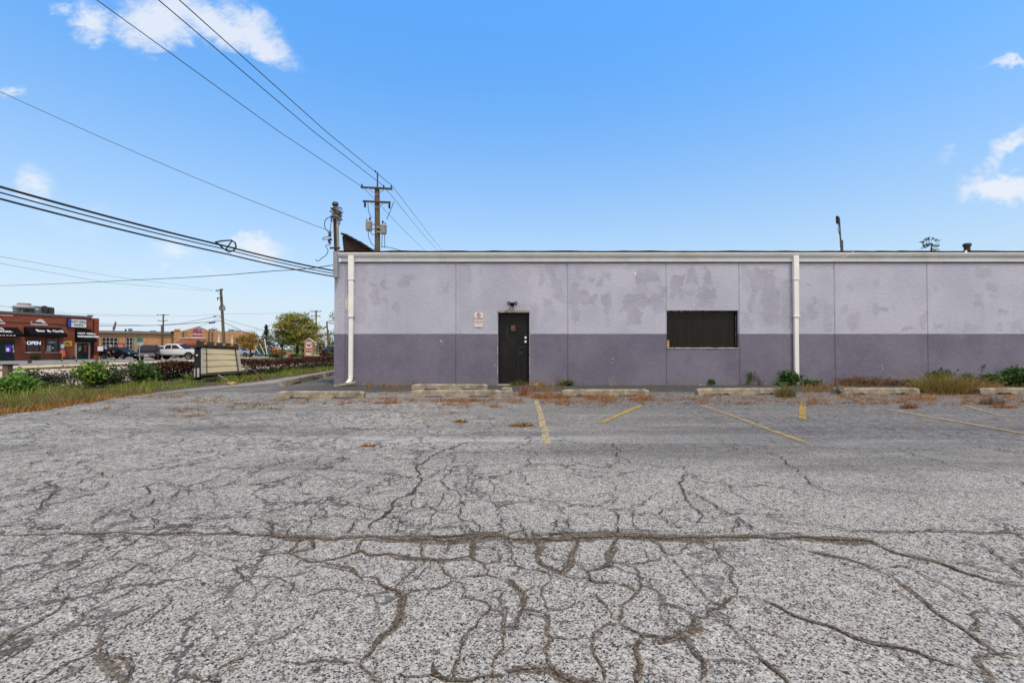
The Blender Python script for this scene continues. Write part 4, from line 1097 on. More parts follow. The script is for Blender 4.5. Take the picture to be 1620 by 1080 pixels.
# ================================================================== POLES AND WIRES
def insul(q, p, h=.16, r=.05): q.lathe([(r*.5, 0), (r, h*.3), (r*.6, h*.45), (r, h*.7), (r*.5, h)], p, 8)
def utility_pole(label, base, top, yaw, arms, tanks=(), r=(.17, .11), pin=0, name='utility_pole', lamp=False, cat='utility pole'):
    """arms: (drop below the top, half length, insulator offsets); tanks: (drop, side offset x, y)"""
    base, top = Vector(base), Vector(top); o = thing(name, label, cat, base, yaw, None)
    inv = Matrix.Rotation(-yaw, 4, 'Z'); tp = inv @ (top-base); H = tp.length
    P = lambda dz: tp*(1-dz/H)
    q = MB(); q.tube([Vector((0, 0, -.6)), tp*.5, tp], [r[0], (r[0]+r[1])/2, r[1]], 12); q.build('post', WOODPOLE, o, 50)
    if pin:
        q = MB(); q.box(-.14, -.06, -.05, .05, tp.z-.35, tp.z+pin, .01); q.build('top_pin', DARKWOOD, o); q = MB(); insul(q, (tp.x-.10, tp.y, tp.z+pin), .14); q.build('insulator', BLACK, o, 40)
    for dz, hl, ins, low in arms:
        c = P(dz); y = c.y-r[1]-.05
        q = MB(); q.box(c.x-hl, c.x+hl, y-.05, y+.045, c.z-.06, c.z+.06, .012); a = q.build('crossarm', DARKWOOD, o)
        q = MB()
        for s_ in (-1, 1): q.tube([(c.x+s_*hl*.5, y-.06, c.z-.06), (c.x, y-.0, c.z-hl*.45)], .022, 6)
        q.build('brace', GALV, a)
        q = MB()
        for x in ins: insul(q, (c.x+x, y, c.z+.06)) if not low else q.lathe([(.03, -.06), (.075, -.14), (.05, -.2), (.075, -.28), (.03, -.4)], (c.x+x, y, c.z), 8)
        if ins: q.build('insulator', BLACK, a, 40)
    for dz, x, y in tanks:
        c = P(dz); q = MB(); q.lathe([(.0, -.26), (.18, -.26), (.205, -.23), (.205, .26), (.22, .28), (.205, .33), (.10, .37), (.0, .37)], (c.x+x, c.y+y, c.z), 16)
        tk = q.build('transformer', TANK, o, 40)
        q = MB(); q.lathe([(.035, .36), (.06, .42), (.04, .47), (.06, .52), (.03, .60)], (c.x+x*.9, c.y+y, c.z), 8); q.lathe([(.03, .32), (.055, .37), (.035, .42), (.03, .48)], (c.x+x*1.25, c.y+y, c.z), 8); q.build('bushing', BLACK, tk, 40)
        q = MB()
        for zz_ in (.16, -.14): q.box(min(c.x, c.x+x), max(c.x, c.x+x), c.y+y-.04 if y else c.y-.04, c.y+y+.04 if y else c.y+.04, c.z+zz_-.04, c.z+zz_+.04)
        q.build('bracket', GALV, tk)
    if lamp:
        c = P(lamp); q = MB(); q.tube([(c.x, c.y, c.z-.3), (c.x-.5, c.y-.3, c.z), (c.x-1.0, c.y-.6, c.z+.05)], .03, 6); l_ = q.build('lamp_arm', GALV, o, 50)
        q = MB(); q.lathe([(.05, .1), (.2, .0), (.22, -.12), (.1, -.2), (.0, -.2)], (c.x-1.1, c.y-.65, c.z+.02), 10); q.build('lamp_head', GALV, l_, 40)
    return o
# main pole beside the building
pb = gat(598.5, 29); pb.z = -.1; pt = at(596.6, 296.5, 29)
ya = R(9)
POLE = utility_pole('tall utility pole with two crossarms and two grey transformers behind the warehouse', pb, pt, ya,
                    [(.12, .98, (-.90, .43, .90), False), (1.0, .86, (-.72, .78), True)], [(2.55, -.52, 0), (2.78, .40, -.22)], (.21, .155), pin=.95)
def wire(label, pts, r, m=WIRE, cat='wire', name='power_wire', sag=0, n=24, group=None):
    """a wire through world points; sag = drop in the middle of each span"""
    P = []
    for a, b in zip(pts, pts[1:]):
        a, b = Vector(a), Vector(b)
        for i in range(n): t_ = i/n; p = a.lerp(b, t_); p.z -= sag*4*t_*(1-t_); P.append(p)
    P.append(Vector(pts[-1])); q = MB(); q.tube(P, r, 6)
    return tag(q.build(name, m, None, 60), label, cat, group)
arm = lambda px, py: at(px, py, 28.75)
# three primaries: over the camera's left shoulder to the pole, then on along the street behind the building
for lab, A, P0, B in (('leftmost of three overhead power lines running to the tall pole', (150, -2, 13.2), arm(574.5, 296.5), (672, 396, 62)),
                      ('middle of three overhead power lines running to the tall pole', (247, -3, 12.9), arm(607, 294.5), (692, 396, 66)),
                      ('rightmost of three overhead power lines running to the tall pole', (280, -3, 12.7), arm(620.5, 294), (700, 396, 67))):
    a = at(*A); d = a - P0; far = a + d.normalized()*26; far.z += .6
    mid = a.lerp(P0, .5); mid.z -= .16
    b = at(*B); e = b + (b-P0)*.9; e.z = b.z - 2.2
    wire(lab, [far, a, mid, P0, P0.lerp(b, .5) + Vector((0, 0, -.12)), b, e], .014 if 'leftmost' in lab else .016)
# drops at the transformers
tA, tB = at(589, 347, 28.8), at(612, 344, 28.6)
for nm, pts in (('left cutout drop wire of the tall pole', [at(582, 322, 28.6), at(583, 335, 28.6), at(588, 346, 28.7)]), ('right cutout drop wire of the tall pole', [at(623, 319, 28.6), at(617, 335, 28.5), at(611.5, 347, 28.5)]),
                ('secondary wire hanging below the left transformer', [at(582.5, 362, 28.6), at(583, 375, 28.6), at(588, 386, 28.7), at(595, 392, 28.8)]), ('short secondary loop beside the tall pole', [at(583, 362, 28.6), at(588, 370, 28.7), at(596, 373, 28.8)]),
                ('wire under the right transformer', [at(608.5, 371, 28.5), at(608.8, 392, 28.6)]), ('thin wire under the right transformer', [at(604.5, 371, 28.5), at(604, 392, 28.6)]),
                ('service line leaving the tall pole to the right above the roof', [at(604, 390, 28.6), at(617, 391.5, 30), at(640, 398, 36)]), ('small hook loop at the roof line left of the tall pole', [at(591.5, 397, 28), at(592, 393, 28), at(595.5, 393, 28.3)])):
    wire(nm, pts, .022, WIREGREY, n=6)
MASTP = lambda px, py: at(px, py, WY-.12)
# black cable bundle from the mast out over the lot to the left
for lab, y0_, y1_, r_, m in (('thickest top cable of the black bundle reaching the mast', 295.5, 428.5, .022, CABLE), ('thin middle cable of the black bundle reaching the mast', 304.5, 433, .013, CABLE), ('lowest cable of the black bundle reaching the mast', 314.5, 437.5, .0185, CABLE)):
    a = at(0, y0_, 7.6); b = MASTP(529.5, y1_); far = a + (a-b)*2.2; far.z += .5
    m1 = at(362, {295.5: 390.5, 304.5: 395.5, 314.5: 402.5}[y0_], 11.35)
    wire(lab, [far, a, m1, b], r_, m, 'cable', 'overhead_cable', .03)
# the splice loop hanging on the bundle
lp = MB(); c0 = at(362, 389.5, 11.35); c1 = at(347, 385, 11.1)
P = [at(341, 383, 10.95), at(352, 381, 11.2), at(366, 380, 11.3), at(372, 384, 11.4), at(373.5, 390, 11.4), at(370, 396, 11.4), at(362, 398.5, 11.35), at(353, 393, 11.2), at(346, 386, 11.05)]
lp.tube(P, .020, 6, True); lp.tube([at(356, 396, 11.25), at(367, 381, 11.3)], .016, 6); lp.tube([at(352, 389, 11.2), at(372, 392, 11.4)], .012, 6)
tag(lp.build('cable_loop', CABLE, None, 60), 'teardrop loop of black cable clipped to the overhead bundle', 'cable loop')
a = at(0, 145, 11); b = MASTP(526, 367); wire('lone thin wire crossing the sky above the black bundle to the mast', [a+(a-b)*1.2, a, b], .008, WIREGREY, sag=.10)
a = at(0, 452, 32); b = MASTP(529, 419); wire('nearly level twisted service line from the left edge to the mast', [a+(a-b)*.3, a, at(250, 441, 21), at(440, 428, 15.4), b], .013, mat('twisted_line', (.05, .05, .05), .6, var=.9, scale=2.2), sag=.03)
# pole across the street
p2b = gat(356, 70); p2t = at(349.4, 457, 70)
utility_pole('weathered utility pole with transformers behind the sign board', p2b, p2t, R(-35), [(.25, 1.25, (-1.1, -.5, .5, 1.1), False), (1.35, .9, (-.8, .8), True)], [(3.0, -.55, 0), (3.1, .62, 0)], (.24, .17), lamp=4.2)
p3b = gat(258.5, 105); p3t = at(258.3, 497, 105)
utility_pole('far utility pole with two crossarms rising behind the tan shop', p3b, p3t, R(5), [(.2, 1.3, (-1.2, .3, 1.2), False), (1.5, 1.1, (-.9, .9), False)], (), (.2, .14))
p4b = gat(501, 95); p4t = at(500, 491, 95)
utility_pole('far utility pole behind the big yellow green tree', p4b, p4t, R(10), [(.2, 1.1, (-1, .3, 1), False), (1.1, .9, (-.8, .8), True)], (), (.2, .15))
p5b = gat(521, 76); p5t = at(517, 508.5, 76)
utility_pole('short brown pole close to the left edge of the warehouse', p5b, p5t, 0, [], (), (.16, .13))
p6b = gat(256.3, 77); p6t = at(256, 515, 77)
utility_pole('short dark brown pole in front of the tan shop', p6b, p6t, 0, [], (), (.15, .13))
far = [('upper of two thin parallel wires from the left edge to the far pole', [at(-20, 402, 34), at(170, 436, 48), at(338, 458.5, 69.5)], .012, 0.0), ('lower of two thin parallel wires from the left edge to the far pole', [at(-20, 413, 34), at(170, 447, 48), at(336, 460.5, 69.5)], .012, 0),
       ('faint wire above the brick grill roof on the left', [at(-20, 481.5, 50), at(110, 496, 75), at(250, 499, 104)], .018, 0), ('second faint wire above the brick grill roof', [at(-20, 492, 50), at(110, 499, 75), at(250, 500.5, 104)], .014, 0),
       ('faint wire from the far pole to the pole behind the sign board', [at(268, 499, 104), at(300, 500, 90), at(346, 497, 70)], .016, 0), ('faint wire leading right from the transformer pole', [at(352, 497, 70), at(420, 496, 85), at(499, 494, 95)], .016, 0),
       ('wire sagging over the tan shop to the transformer pole', [at(150, 512, 78), at(240, 515, 78), at(290, 511, 74), at(350, 499, 69.8)], .028, 0), ('thick cable over the tan shop roof', [at(60, 505, 70), at(150, 515.5, 76), at(262, 514.5, 77), at(320, 510, 72), at(352, 507.5, 69.8)], .045, 0),
       ('short guy strand from the tan shop roof to the transformer pole', [at(312, 518, 74), at(350, 502.5, 69.8)], .022, 0),
       ('wire sloping down right of the transformer pole', [at(354, 505, 69.8), at(412, 521, 66), at(450, 534, 64)], .022, 0), ('cable sloping down right to the small trees', [at(355, 510, 69.8), at(395, 529, 62), at(440, 540, 58)], .034, 0), ('level faint line behind the small trees', [at(360, 524, 80), at(430, 522, 86), at(515, 518, 77)], .022, 0), ('short tie between the brown pole and the far pole', [at(499, 525, 94), at(518, 516, 76.2)], .03, 0)]
for lab, pts, r_, s_ in far: wire(lab, pts, r_, WIRE, sag=s_, n=8)
o = MB(); o.tube([at(331, 511.2, 71), at(340, 510, 70.5)], .10, 8); tag(o.build('cable_splice', CABLE, None, 50), 'black splice case on the cable beside the transformer pole', 'splice case')
o = MB(); o.tube([at(511, 519.5, 79), at(515, 517.2, 77.5)], .13, 8); tag(o.build('cable_splice', CABLE, None, 50), 'black splice case beside the short brown pole', 'splice case')

# ================================================================== THE GRILL AND THE TAN SHOP
class Facade:
    """a plane through A and B (ground points); local x to the right as seen, y into the building, z up"""
    def __init__(s, name, label, A, B, atB=True):
        s.A, s.B = Vector(A), Vector(B); d = s.B - s.A; d.z = 0; s.L = d.length; s.d = d.normalized(); s.yaw = math.atan2(d.y, d.x)
        s.o = thing(name, label, 'building', s.A, s.yaw)
    def p(s, px, py):
        u, v = ray(px, py)
        k = u; x = (s.A.x - k*s.A.y)/(k*s.d.y - s.d.x); Y = s.A.y + x*s.d.y
        return x, CAMZ + v*Y - s.A.z
    def at(s, px, py, dy):
        """local point where the sight line meets the plane dy behind the facade"""
        u, v = ray(px, py); n = Vector((-s.d.y, s.d.x, 0)); A = s.A + n*dy
        x = (A.x - u*A.y)/(u*s.d.y - s.d.x); Y = A.y + x*s.d.y; return Vector((x, dy, CAMZ + v*Y - s.A.z))
    def x(s, px): return s.p(px, 540)[0]
    def z(s, px, py): return s.p(px, py)[1]
    def world(s, x, y, z):
        n = Vector((-s.d.y, s.d.x, 0)); return s.A + s.d*x + n*y + Vector((0, 0, z))
    def sub(s, name, label, cat, px, py, dy=0, group=None):
        q = s.at(px, py, dy); w = s.world(*q); return thing(name, label, cat, w, s.yaw, group)
def mat_brick(name, c1, c2, mortar, bw=.22, bh=.075, stain=.35):
    m, t, p = principled(name)
    o = t.new('ShaderNodeTexCoord').outputs['Object']; x, y, z = t.xyz(o)
    b = t.new('ShaderNodeTexBrick'); t.put(b.inputs['Vector'], t.comb(t.m('ADD', x, y), z, 0.0))
    b.inputs['Scale'].default_value = 1; b.inputs['Brick Width'].default_value = bw; b.inputs['Row Height'].default_value = bh; b.inputs['Mortar Size'].default_value = .008
    t.put(b.inputs['Color1'], c1); t.put(b.inputs['Color2'], c2); t.put(b.inputs['Mortar'], mortar)
    n = t.noise(o, .9, 6, .65); c = t.mix(t.m('MULTIPLY', t.step(n, .45, .68), stain), b.outputs[0], tuple(v*.4 for v in c1))
    rv = t.xyz(t.vor(t.scaled(o, (4.5, 4.5, 13)), 1, out='Color'))[0]
    c = t.mix(t.m('MULTIPLY', t.step(rv, .78, .9), .5), c, tuple(min(1, v*1.9) for v in c1))
    t.put(p.inputs['Base Color'], c); p.inputs['Roughness'].default_value = .9; p.inputs['Specular IOR Level'].default_value = .2
    return m
REDB = mat_brick('red_brick', (.17, .038, .02), (.235, .058, .032), (.19, .10, .075)); TANB = mat_brick('tan_brick', (.33, .185, .095), (.40, .235, .125), (.33, .215, .13), .3, .1, .15)
AWN = mat('black_awning_canvas', (.0035, .0035, .004), .8, var=.25, scale=3, spec=.12); GL = glass_mat('dark_glass'); GREEND = mat('dark_green_door_paint', (.008, .026, .018), .5, var=.2, spec=.25)
CREAM = mat('cream_frame', (.36, .30, .235), .6, dirt=(.2, .15, .1))
Bp = gat(155, 60); Ap = gat(-75, 46.6)
Ap = Vector((Bp.x-.225*19, Bp.y-.974*19, 0)); Ap.z = Bp.z = gz(Bp.x)
GR = Facade('brick_grill', 'red brick grill building with black awnings across the street', Ap, Bp)
g = GR.o; L = GR.L; X = GR.x; Z = GR.z
ztop = Z(80, 499.5)
q = MB(); q.box(-6, L, 0, 14, -.2, ztop); q.box(X(146), L+.02, -.12, -.002, -.2, Z(150, 503.4)); q.build('wall', REDB, g)
q = MB(); q.box(-6, X(144), -.10, 14.05, ztop+.002, ztop+.22); q.box(X(142), X(148), .1, .5, ztop+.223, ztop+.42); q.build('parapet_cap', mat('grey_coping', (.12, .115, .11), .8), g)
q = MB(); zb = Z(30, 509.5); q.box(-6, X(106), -.03, -.002, zb-.10, zb+.02); q.build('band', mat('dark_band', (.07, .03, .025), .9), g)
q = MB(); q.box(-6, X(20), -.04, -.003, Z(20, 500)-.03, Z(20, 500)+.14); q.build('coping_strip', mat('buff_strip', (.36, .25, .165), .8), g)
def awning(px0, px1, yt, yb, pb1, label, splay=0):
    """wall line px0..px1 at the top, front valance from yb, front right corner at pb1"""
    x0, x1 = X(px0), X(px1); zt, zb = Z((px0+px1)/2, yt), Z((px0+px1)/2, yb); D = 1.15
    a = thing('awning', label, 'awning', GR.world((x0+x1)/2, 0, zb), GR.yaw); w = (x1-x0)/2; h = zt-zb
    q = MB(); q.add([(-w, -.02, h), (w, -.02, h), (w, -D, .25), (-w, -D, .25), (-w, -D, 0), (w, -D, 0), (w, -.02, 0), (-w, -.02, 0)],
                    [[0, 1, 2, 3], [3, 2, 5, 4], [1, 6, 5, 2], [0, 3, 4, 7], [4, 5, 6, 7], [0, 7, 6, 1]])
    q.build('canopy', AWN, a); return a, w, h, D
def aw_text(a, s, size, x, t_, h, D, sx=1, bold=.004):
    ang = math.atan2(h-.25, D-.02); p = Vector((x, -D, .25)).lerp(Vector((x, -.02, h)), t_); n = Vector((0, -math.sin(ang), math.cos(ang)))
    return text(s, size, TEXTW, a, p+n*.012, (ang, 0, 0), sx=sx, bold=bold)
a, w, h, D = awning(37, 96, 517.5, 532.5, 109, 'wide black awning in the middle of the brick grill'); aw_text(a, 'Bar & Grill', .62, .35, .48, h, D, 1.0, .015)
a, w, h, D = awning(-60, 27, 516.5, 532, 38, 'black awning over the green door cut by the left edge'); aw_text(a, "E'S", .62, w-1.75, .72, h, D, 1.1, .015); aw_text(a, 'BURGER', .42, w-1.65, .36, h, D, 1.0, .015)
q = MB()
for k in range(9): q.box(w-3.4+k*.3, w-3.4+k*.3+.2, -D-.012, -D-.004, .08, .17)
q.build('lettering', TEXTW, a)
a, w, h, D = awning(118, 143, 520, 540.5, 161, 'black awning over the green double door of the brick grill'); aw_text(a, 'HOT GRILL', .42, 0.1, .55, h, D, .95, .012)
q = MB(); ang = math.atan2(h-.25, D-.02); rr = random.Random(3); xx = -1.1
while xx < 1.2:
    ww = rr.uniform(.07, .2); p0 = Vector((0, -D, .25)).lerp(Vector((0, -.02, h)), .22); p1 = Vector((0, -D, .25)).lerp(Vector((0, -.02, h)), .36); n = Vector((0, -math.sin(ang), math.cos(ang)))*.01
    q.add([Vector((xx, p0.y, p0.z))+n, Vector((xx+ww, p0.y, p0.z))+n, Vector((xx+ww, p1.y, p1.z))+n, Vector((xx, p1.y, p1.z))+n], [[0, 1, 2, 3]]); xx += ww+rr.uniform(.03, .07)
q.build('lettering', TEXTW, a)
def rect_frame(q, x0, x1, z0, z1, y0, y1, t_):
    q.box(x0, x1, y0, y1, z1-t_, z1); q.box(x0, x1, y0, y1, z0, z0+t_); q.box(x0, x0+t_, y0, y1, z0+t_+.001, z1-t_-.001); q.box(x1-t_, x1, y0, y1, z0+t_+.001, z1-t_-.001)
def shop_window(px0, px1, y0, y1):
    x0, x1 = X(px0), X(px1); z1, z0 = Z((px0+px1)/2, y0), Z((px0+px1)/2, y1); q = MB(); rect_frame(q, x0, x1, z0, z1, -.05, -.003, .07); f = q.build('window', BLACK, g)
    q = MB(); q.box(x0+.071, x1-.071, -.02, -.004, z0+.071, z1-.071); q.build('pane', GL, f); q = MB(); q.box(x0-.1, x1+.1, -.14, -.003, z0-.12, z0-.002); q.build('sill', CREAM, f); return x0, x1, z0, z1
wA = shop_window(41, 63.5, 537, 556.5); wB = shop_window(72, 92.5, 535, 556.5)
x0, x1, z0, z1 = wA
ow = thing('open_sign', 'white lit open sign in the left window of the brick grill', 'sign', GR.world((x0+x1)/2, -.06, z1-.42), GR.yaw)
q = MB(); q.box(x0-(x0+x1)/2+.05, .80, -.03, .01, -.30, .32); q.build('board', mat('sign_black', (.02, .03, .06), .5), ow); text('OPEN', .56, emit_mat('lit_white', (.62, .72, .85), .45), ow, (0.02, -.04, 0), sx=.92, bold=.012)
q = MB(); q.box(x0+.15, x1-.3, -.022-.01, -.021, z0+.15, z0+.8); q.build('poster', mat('dim_red_poster', (.09, .025, .03), .6, var=.5, scale=3), g)
x0, x1, z0, z1 = wB; q = MB(); q.box(x0+.10, x0+.5, -.03, -.0215, z0+.1, z0+.75); q.box(x0+.6, x1-.5, -.03, -.0215, z0+.35, z0+.6); q.box(x0+.3, x1-.3, -.03, -.0215, z1-.55, z1-.45); q.build('window_poster', mat('pale_poster', (.38, .40, .40), .5, var=.6, scale=3), g)
# green doors
x0, x1 = X(-6), X(22.5); zd = Z(10, 538); q = MB(); q.box(x0, x1, -.06, -.003, 0, zd); d_ = q.build('door', GREEND, g)
q = MB(); q.box(X(7), X(17.5), -.075, -.061, .35, zd-.55); q.build('pane', mat('violet_lit_glass', (.02, .012, .05), .2), d_)
q = MB(); rect_frame(q, X(7)+.03, X(17.5)-.03, 1.0, zd-.6, -.085, -.076, .09); q.build('neon_tube', emit_mat('violet_neon', (.13, .03, .6), .22), d_)
q = MB(); q.box(X(9.5), X(14), -.09, -.078, zd-1.25, zd-.85); q.build('neon_letter', emit_mat('white_neon', (.5, .48, .6), .3), d_)
q = MB(); q.box(X(19.3), X(21), -.07, -.061, 1.35, 1.75); q.box(X(20), X(22), -.07, -.061, .9, 1.25); q.build('notice', WHITEP, d_)
x0, x1 = X(118.5), X(142); zd = Z(130, 541.5); q = MB(); q.box(x0, x0+.18, -.09, -.003, 0, zd); q.box(x1-.18, x1, -.09, -.003, 0, zd); q.box(x0+.181, x1-.181, -.09, -.003, zd-.12, zd); df = q.build('door_frame', CREAM, g)
xm = (x0+x1)/2
for a_, b_, nm in ((x0+.19, xm-.01, 0), (xm+.01, x1-.19, 1)):
    q = MB(); q.box(a_, b_, -.06, -.004, .02, zd-.13); d_ = q.build('door', GREEND, g); q = MB(); q.box(a_+.13, b_-.13, -.072, -.061, .5, zd-.3); pn_ = q.build('pane', GL, d_)
    q = MB(); rr = random.Random(nm)
    for k in range(7): xx = rr.uniform(a_+.15, b_-.4); zz_ = rr.uniform(.9, zd-.6); q.box(xx, xx+.22, -.08, -.0725, zz_, zz_+.22)
    q.build('sticker', mat('stickers_%d' % nm, ((.45, .47, .48), (.5, .04, .05))[nm], .6, var=.4, scale=6), d_)
q = MB(); q.tube([(X(146.5), -.14, .2), (X(146.5), -.14, Z(146, 505))], .05, 8); q.build('drain_pipe', BLACK, g)
q = MB(); q.tube([(X(144.8), -.15, .2), (X(144.8), -.15, Z(146, 541))], .06, 8); q.build('conduit', BLACK, g)
# painted mural remnants on the brick: white bordered blocks (left unreadable, as in the photo)
for pa, pb_, ya_, yb_ in ((48, 75, 509, 514), (-4, 7.5, 507, 512)):
    q = MB(); x0, x1 = X(pa), X(pb_); zc, z_ = Z((pa+pb_)/2, ya_), Z((pa+pb_)/2, yb_); q.box(x0, x1, -.028, -.004, z_, z_+.10); q.prism([(x1-1.5, z_+.11), (x1-.9, zc+.3), (x1-.55, zc+.32), (x1, z_+.11)], 'y', -.028, -.004); q.box(x0, x0+.12, -.028, -.004, z_+.101, zc); m_ = q.build('painted_emblem', WHITEP, g)
    q = MB(); q.box(x0+.2, x1-.6, -.04, -.029, z_+.13, zc); q.build('emblem_fill', mat('dark_red_fill', (.12, .03, .035), .8, var=.6, scale=5), m_)
hs = GR.sub('hot_grill_sign', 'white box sign with black lettering above the double door', 'sign', 122.5, 511, -.2)
xa, xb = X(107)-X(122.5), X(137)-X(122.5); zt_, zb_ = Z(122, 504.5)-Z(122.5, 511), Z(122, 518.3)-Z(122.5, 511)
q = MB(); q.box(xa, xb, -.02, .18, zb_, zt_, .02); q.build('cabinet', BLACK, hs); q = MB(); q.box(xa+.38, xb-.05, -.035, -.021, zb_+.06, zt_-.06); q.build('face', WHITEP, hs)
q = MB(); q.box(xa+.03, xa+.36, -.035, -.021, zb_+.06, zt_-.06); q.build('blue_end', mat('blue_panel', (.03, .05, .28), .5), hs)
text('HOT GRILL', .44, TEXTK, hs, ((xa+xb)/2+.17, -.037, .13), sx=.80, bold=.008)
q = MB(); xx = xa+.7; rr = random.Random(5)
while xx < xb-.45: ww = rr.uniform(.08, .24); q.box(xx, xx+ww, -.041, -.036, -.33, -.16); xx += ww+.05
q.build('lettering', mat('grey_lettering', (.08, .08, .09), .6), hs)
yb = GR.sub('yellow_banner', 'yellow banner with dark smudge on the brick beside the double door', 'banner', 107, 543.3, -.03)
xa, xb = X(100)-X(107), X(114)-X(107); q = MB(); q.box(xa, xb, -.02, .015, -.33, .33); q.build('sheet', mat('banner_yellow', (.45, .29, .015), .6, var=.1), yb)
q = MB(); q.prism([(xa+.25, .12), (xa+.5, .16), (0, .05), (xb-.3, .10), (xb-.25, -.02), (.2, -.18), (xa+.45, -.12)], 'y', -.03, -.021); q.build('dark_emblem', mat('banner_dark', (.06, .03, .10), .6), yb)
# roof equipment
hv = GR.sub('rooftop_unit', 'long green grey air handling unit on the grill roof', 'air handler', 58, 497, 2.5); s_ = GR
k_ = 1.06
q = MB(); x0, x1 = GR.at(35, 497, 2.5).x-GR.at(58, 497, 2.5).x, GR.at(83, 497, 2.5).x-GR.at(58, 497, 2.5).x; q.box(x0, x1, 0, 1.6, -.5, 1.0, .03); q.build('housing', mat('green_grey_sheet', (.105, .15, .13), .6, var=.15, dirt=(.08, .1, .09)), hv)
q = MB()
for f_ in (.17, .34, .62): q.box(x0+(x1-x0)*f_, x0+(x1-x0)*f_+.05, -.02, -.001, -.5, 1.0)
q.box(x0+(x1-x0)*.64, x0+(x1-x0)*.74, -.35, -.021, .35, 1.08); q.box(x1-.55, x1-.05, -.4, -.021, -.4, .92); q.build('access_panel', mat('dark_unit_panel', (.03, .028, .03), .6), hv)
q = MB(); q.box(x0+(x1-x0)*.42, x0+(x1-x0)*.48, -.03, -.002, .5, .8); q.box(x0+(x1-x0)*.51, x0+(x1-x0)*.54, -.03, -.002, .55, .75); q.build('label_plate', WHITEP, hv)
ef = GR.sub('exhaust_fan', 'mushroom shaped grey exhaust fan beside the rooftop unit', 'exhaust fan', 38, 488, 2.3)
q = MB(); q.lathe([(.35, -.1), (1.0, .0), (1.05, .12), (.75, .32), (.6, .42), (.6, .62), (.1, .66), (0, .66)], (0, 0, 0), 18); q.build('hood', mat('pale_fan_hood', (.26, .26, .25), .5, dirt=(.2, .16, .12)), ef, 40)
q = MB()
for xx in (-.7, -.2): q.tube([(xx+.3, 0, 0), (xx-.5, 0, -1.2)], .04, 6)
q.tube([(-.15, 0, 0), (-.15, 0, -1.2)], .07, 6); q.build('strut', GALV, ef)
fg = GR.sub('flagpole', 'short leaning pole with drooping dark striped flag beyond the grill', 'flag', 177, 520, 12)
q = MB(); q.tube([(0, 0, -1.2), (.5, 0, 1.3)], .04, 6); q.build('pole', GALV, fg); q = MB(); q.add([(.48, 0, 1.25), (.75, .1, 1.0), (.55, .05, .0), (.15, -.05, -.6), (.12, .06, .1), (.35, -.06, .9)], [[0, 1, 2, 5], [5, 2, 4], [2, 3, 4]]); q.build('cloth', mat('dark_flag', (.10, .05, .07), .8, var=.8, scale=5), fg)

# ---- tan brick shop
SH = Facade('tan_shop', 'tan brick repair shop with gable wall and glazed bay doors', Vector((gat(120, 68).x, 68, gz(-60))), Vector((gat(404, 80).x, 80, gz(-60))))
g = SH.o; X, Z, L = SH.x, SH.z, SH.L
xg = X(274.5); zt = Z(215, 527.8)
q = MB(); q.box(-8, xg, 0, 16, -.3, zt); q.box(xg+.002, L, -.25, 16, -.3, Z(280, 523)); q.prism([(X(290), Z(290, 523)+.002), (X(314.5), Z(314, 516)), (X(331), Z(331, 523.4)), (X(331), Z(331, 523.4)-.3), (X(290), Z(290, 523)-.3)], 'y', -.27, .4)
q.box(X(276), X(284), -.35, 1, Z(280, 523)+.002, Z(280, 520.5)); q.build('wall', TANB, g)
q = MB(); q.box(-8.1, xg-.01, -.35, 16.1, zt+.002, Z(215, 523.8)); q.build('roof', mat('grey_roof_edge', (.145, .14, .135), .8, var=.2), g)
for i, (pa, pb_, zh) in enumerate(((196, 201, .5), (229, 238, .3), (192, 210, .25))):
    q = MB(); q.box(X(pa), X(pb_), 3+i*1.7, 4+i*1.7, Z(215, 523.8)+.002, Z(215, 523.8)+zh); q.build('roof_vent', mat('roof_grey_%d' % i, (.14, .13, .12), .8), g)
q = MB(); q.tube([(X(194.3), 2, zt), (X(194.3), 2, Z(194, 519.5))], .12, 8); q.build('vent_stack', BLACK, g)
def bay(px0, px1, yt):
    x0, x1 = X(px0), X(px1); z1 = Z((px0+px1)/2, yt); q = MB(); q.box(x0, x1, -.02, -.003, 0, z1); b = q.build('bay_door', GL, g); q = MB()
    for k in range(5): xx = x0+(x1-x0)*k/4; q.box(xx-.04, xx+.04, -.05, -.021, 0, z1)
    for k in range(1, 6): zz_ = z1*k/5; q.box(x0, x1, -.046, -.0215, zz_-.045, zz_+.045)
    q.build('door_grid', mat('pale_grid', (.28, .285, .28), .6), b); q = MB(); rect_frame(q, x0-.12, x1+.12, -.1, z1+.14, -.035, -.004, .12); q.build('door_frame', mat('brown_frame', (.13, .09, .07), .8), b); return x0, x1, z1
bay(161.5, 186, 534); x0, x1, z1 = bay(199.5, 220.5, 534)
q = MB(); q.box(x0+.9, x1-.1, -.0206, -.0202, .3, z1-.1); q.build('reflection_board', mat('tan_reflection', (.30, .22, .11), .6, var=.5, scale=.8), g)  # tan board laid on the bay glass, coloured as a reflection
for px_ in (256.8, 273.2, 290, 330.5, 336):
    q = MB(); q.box(X(px_)-.09, X(px_)+.09, -.42, -.003 if px_ < 274 else -.2521, 0, Z(px_, 524.5)); q.build('drain_pipe', mat('brown_pipe_%d' % px_, (.10, .055, .035), .8), g)
q = MB(); q.box(X(271), X(275), -.5, .3, Z(273, 527.5), Z(273, 523.8)); q.build('gutter_head', BLACK, g)
q = MB(); za, zb_ = Z(300, 536), Z(300, 543); q.add([(X(287), -.26, za), (X(325), -.26, za), (X(325), -1.6, zb_), (X(279), -1.6, zb_), (X(279), -1.6, zb_-.35), (X(325), -1.6, zb_-.35), (X(325), -.26, zb_-.35), (X(279), -.26, zb_-.35)], [[0, 1, 2, 3], [3, 2, 5, 4], [0, 3, 4, 7], [1, 6, 5, 2], [4, 5, 6, 7]]); q.build('canopy', mat('brick_red_canopy', (.20, .055, .03), .8, var=.15), g)
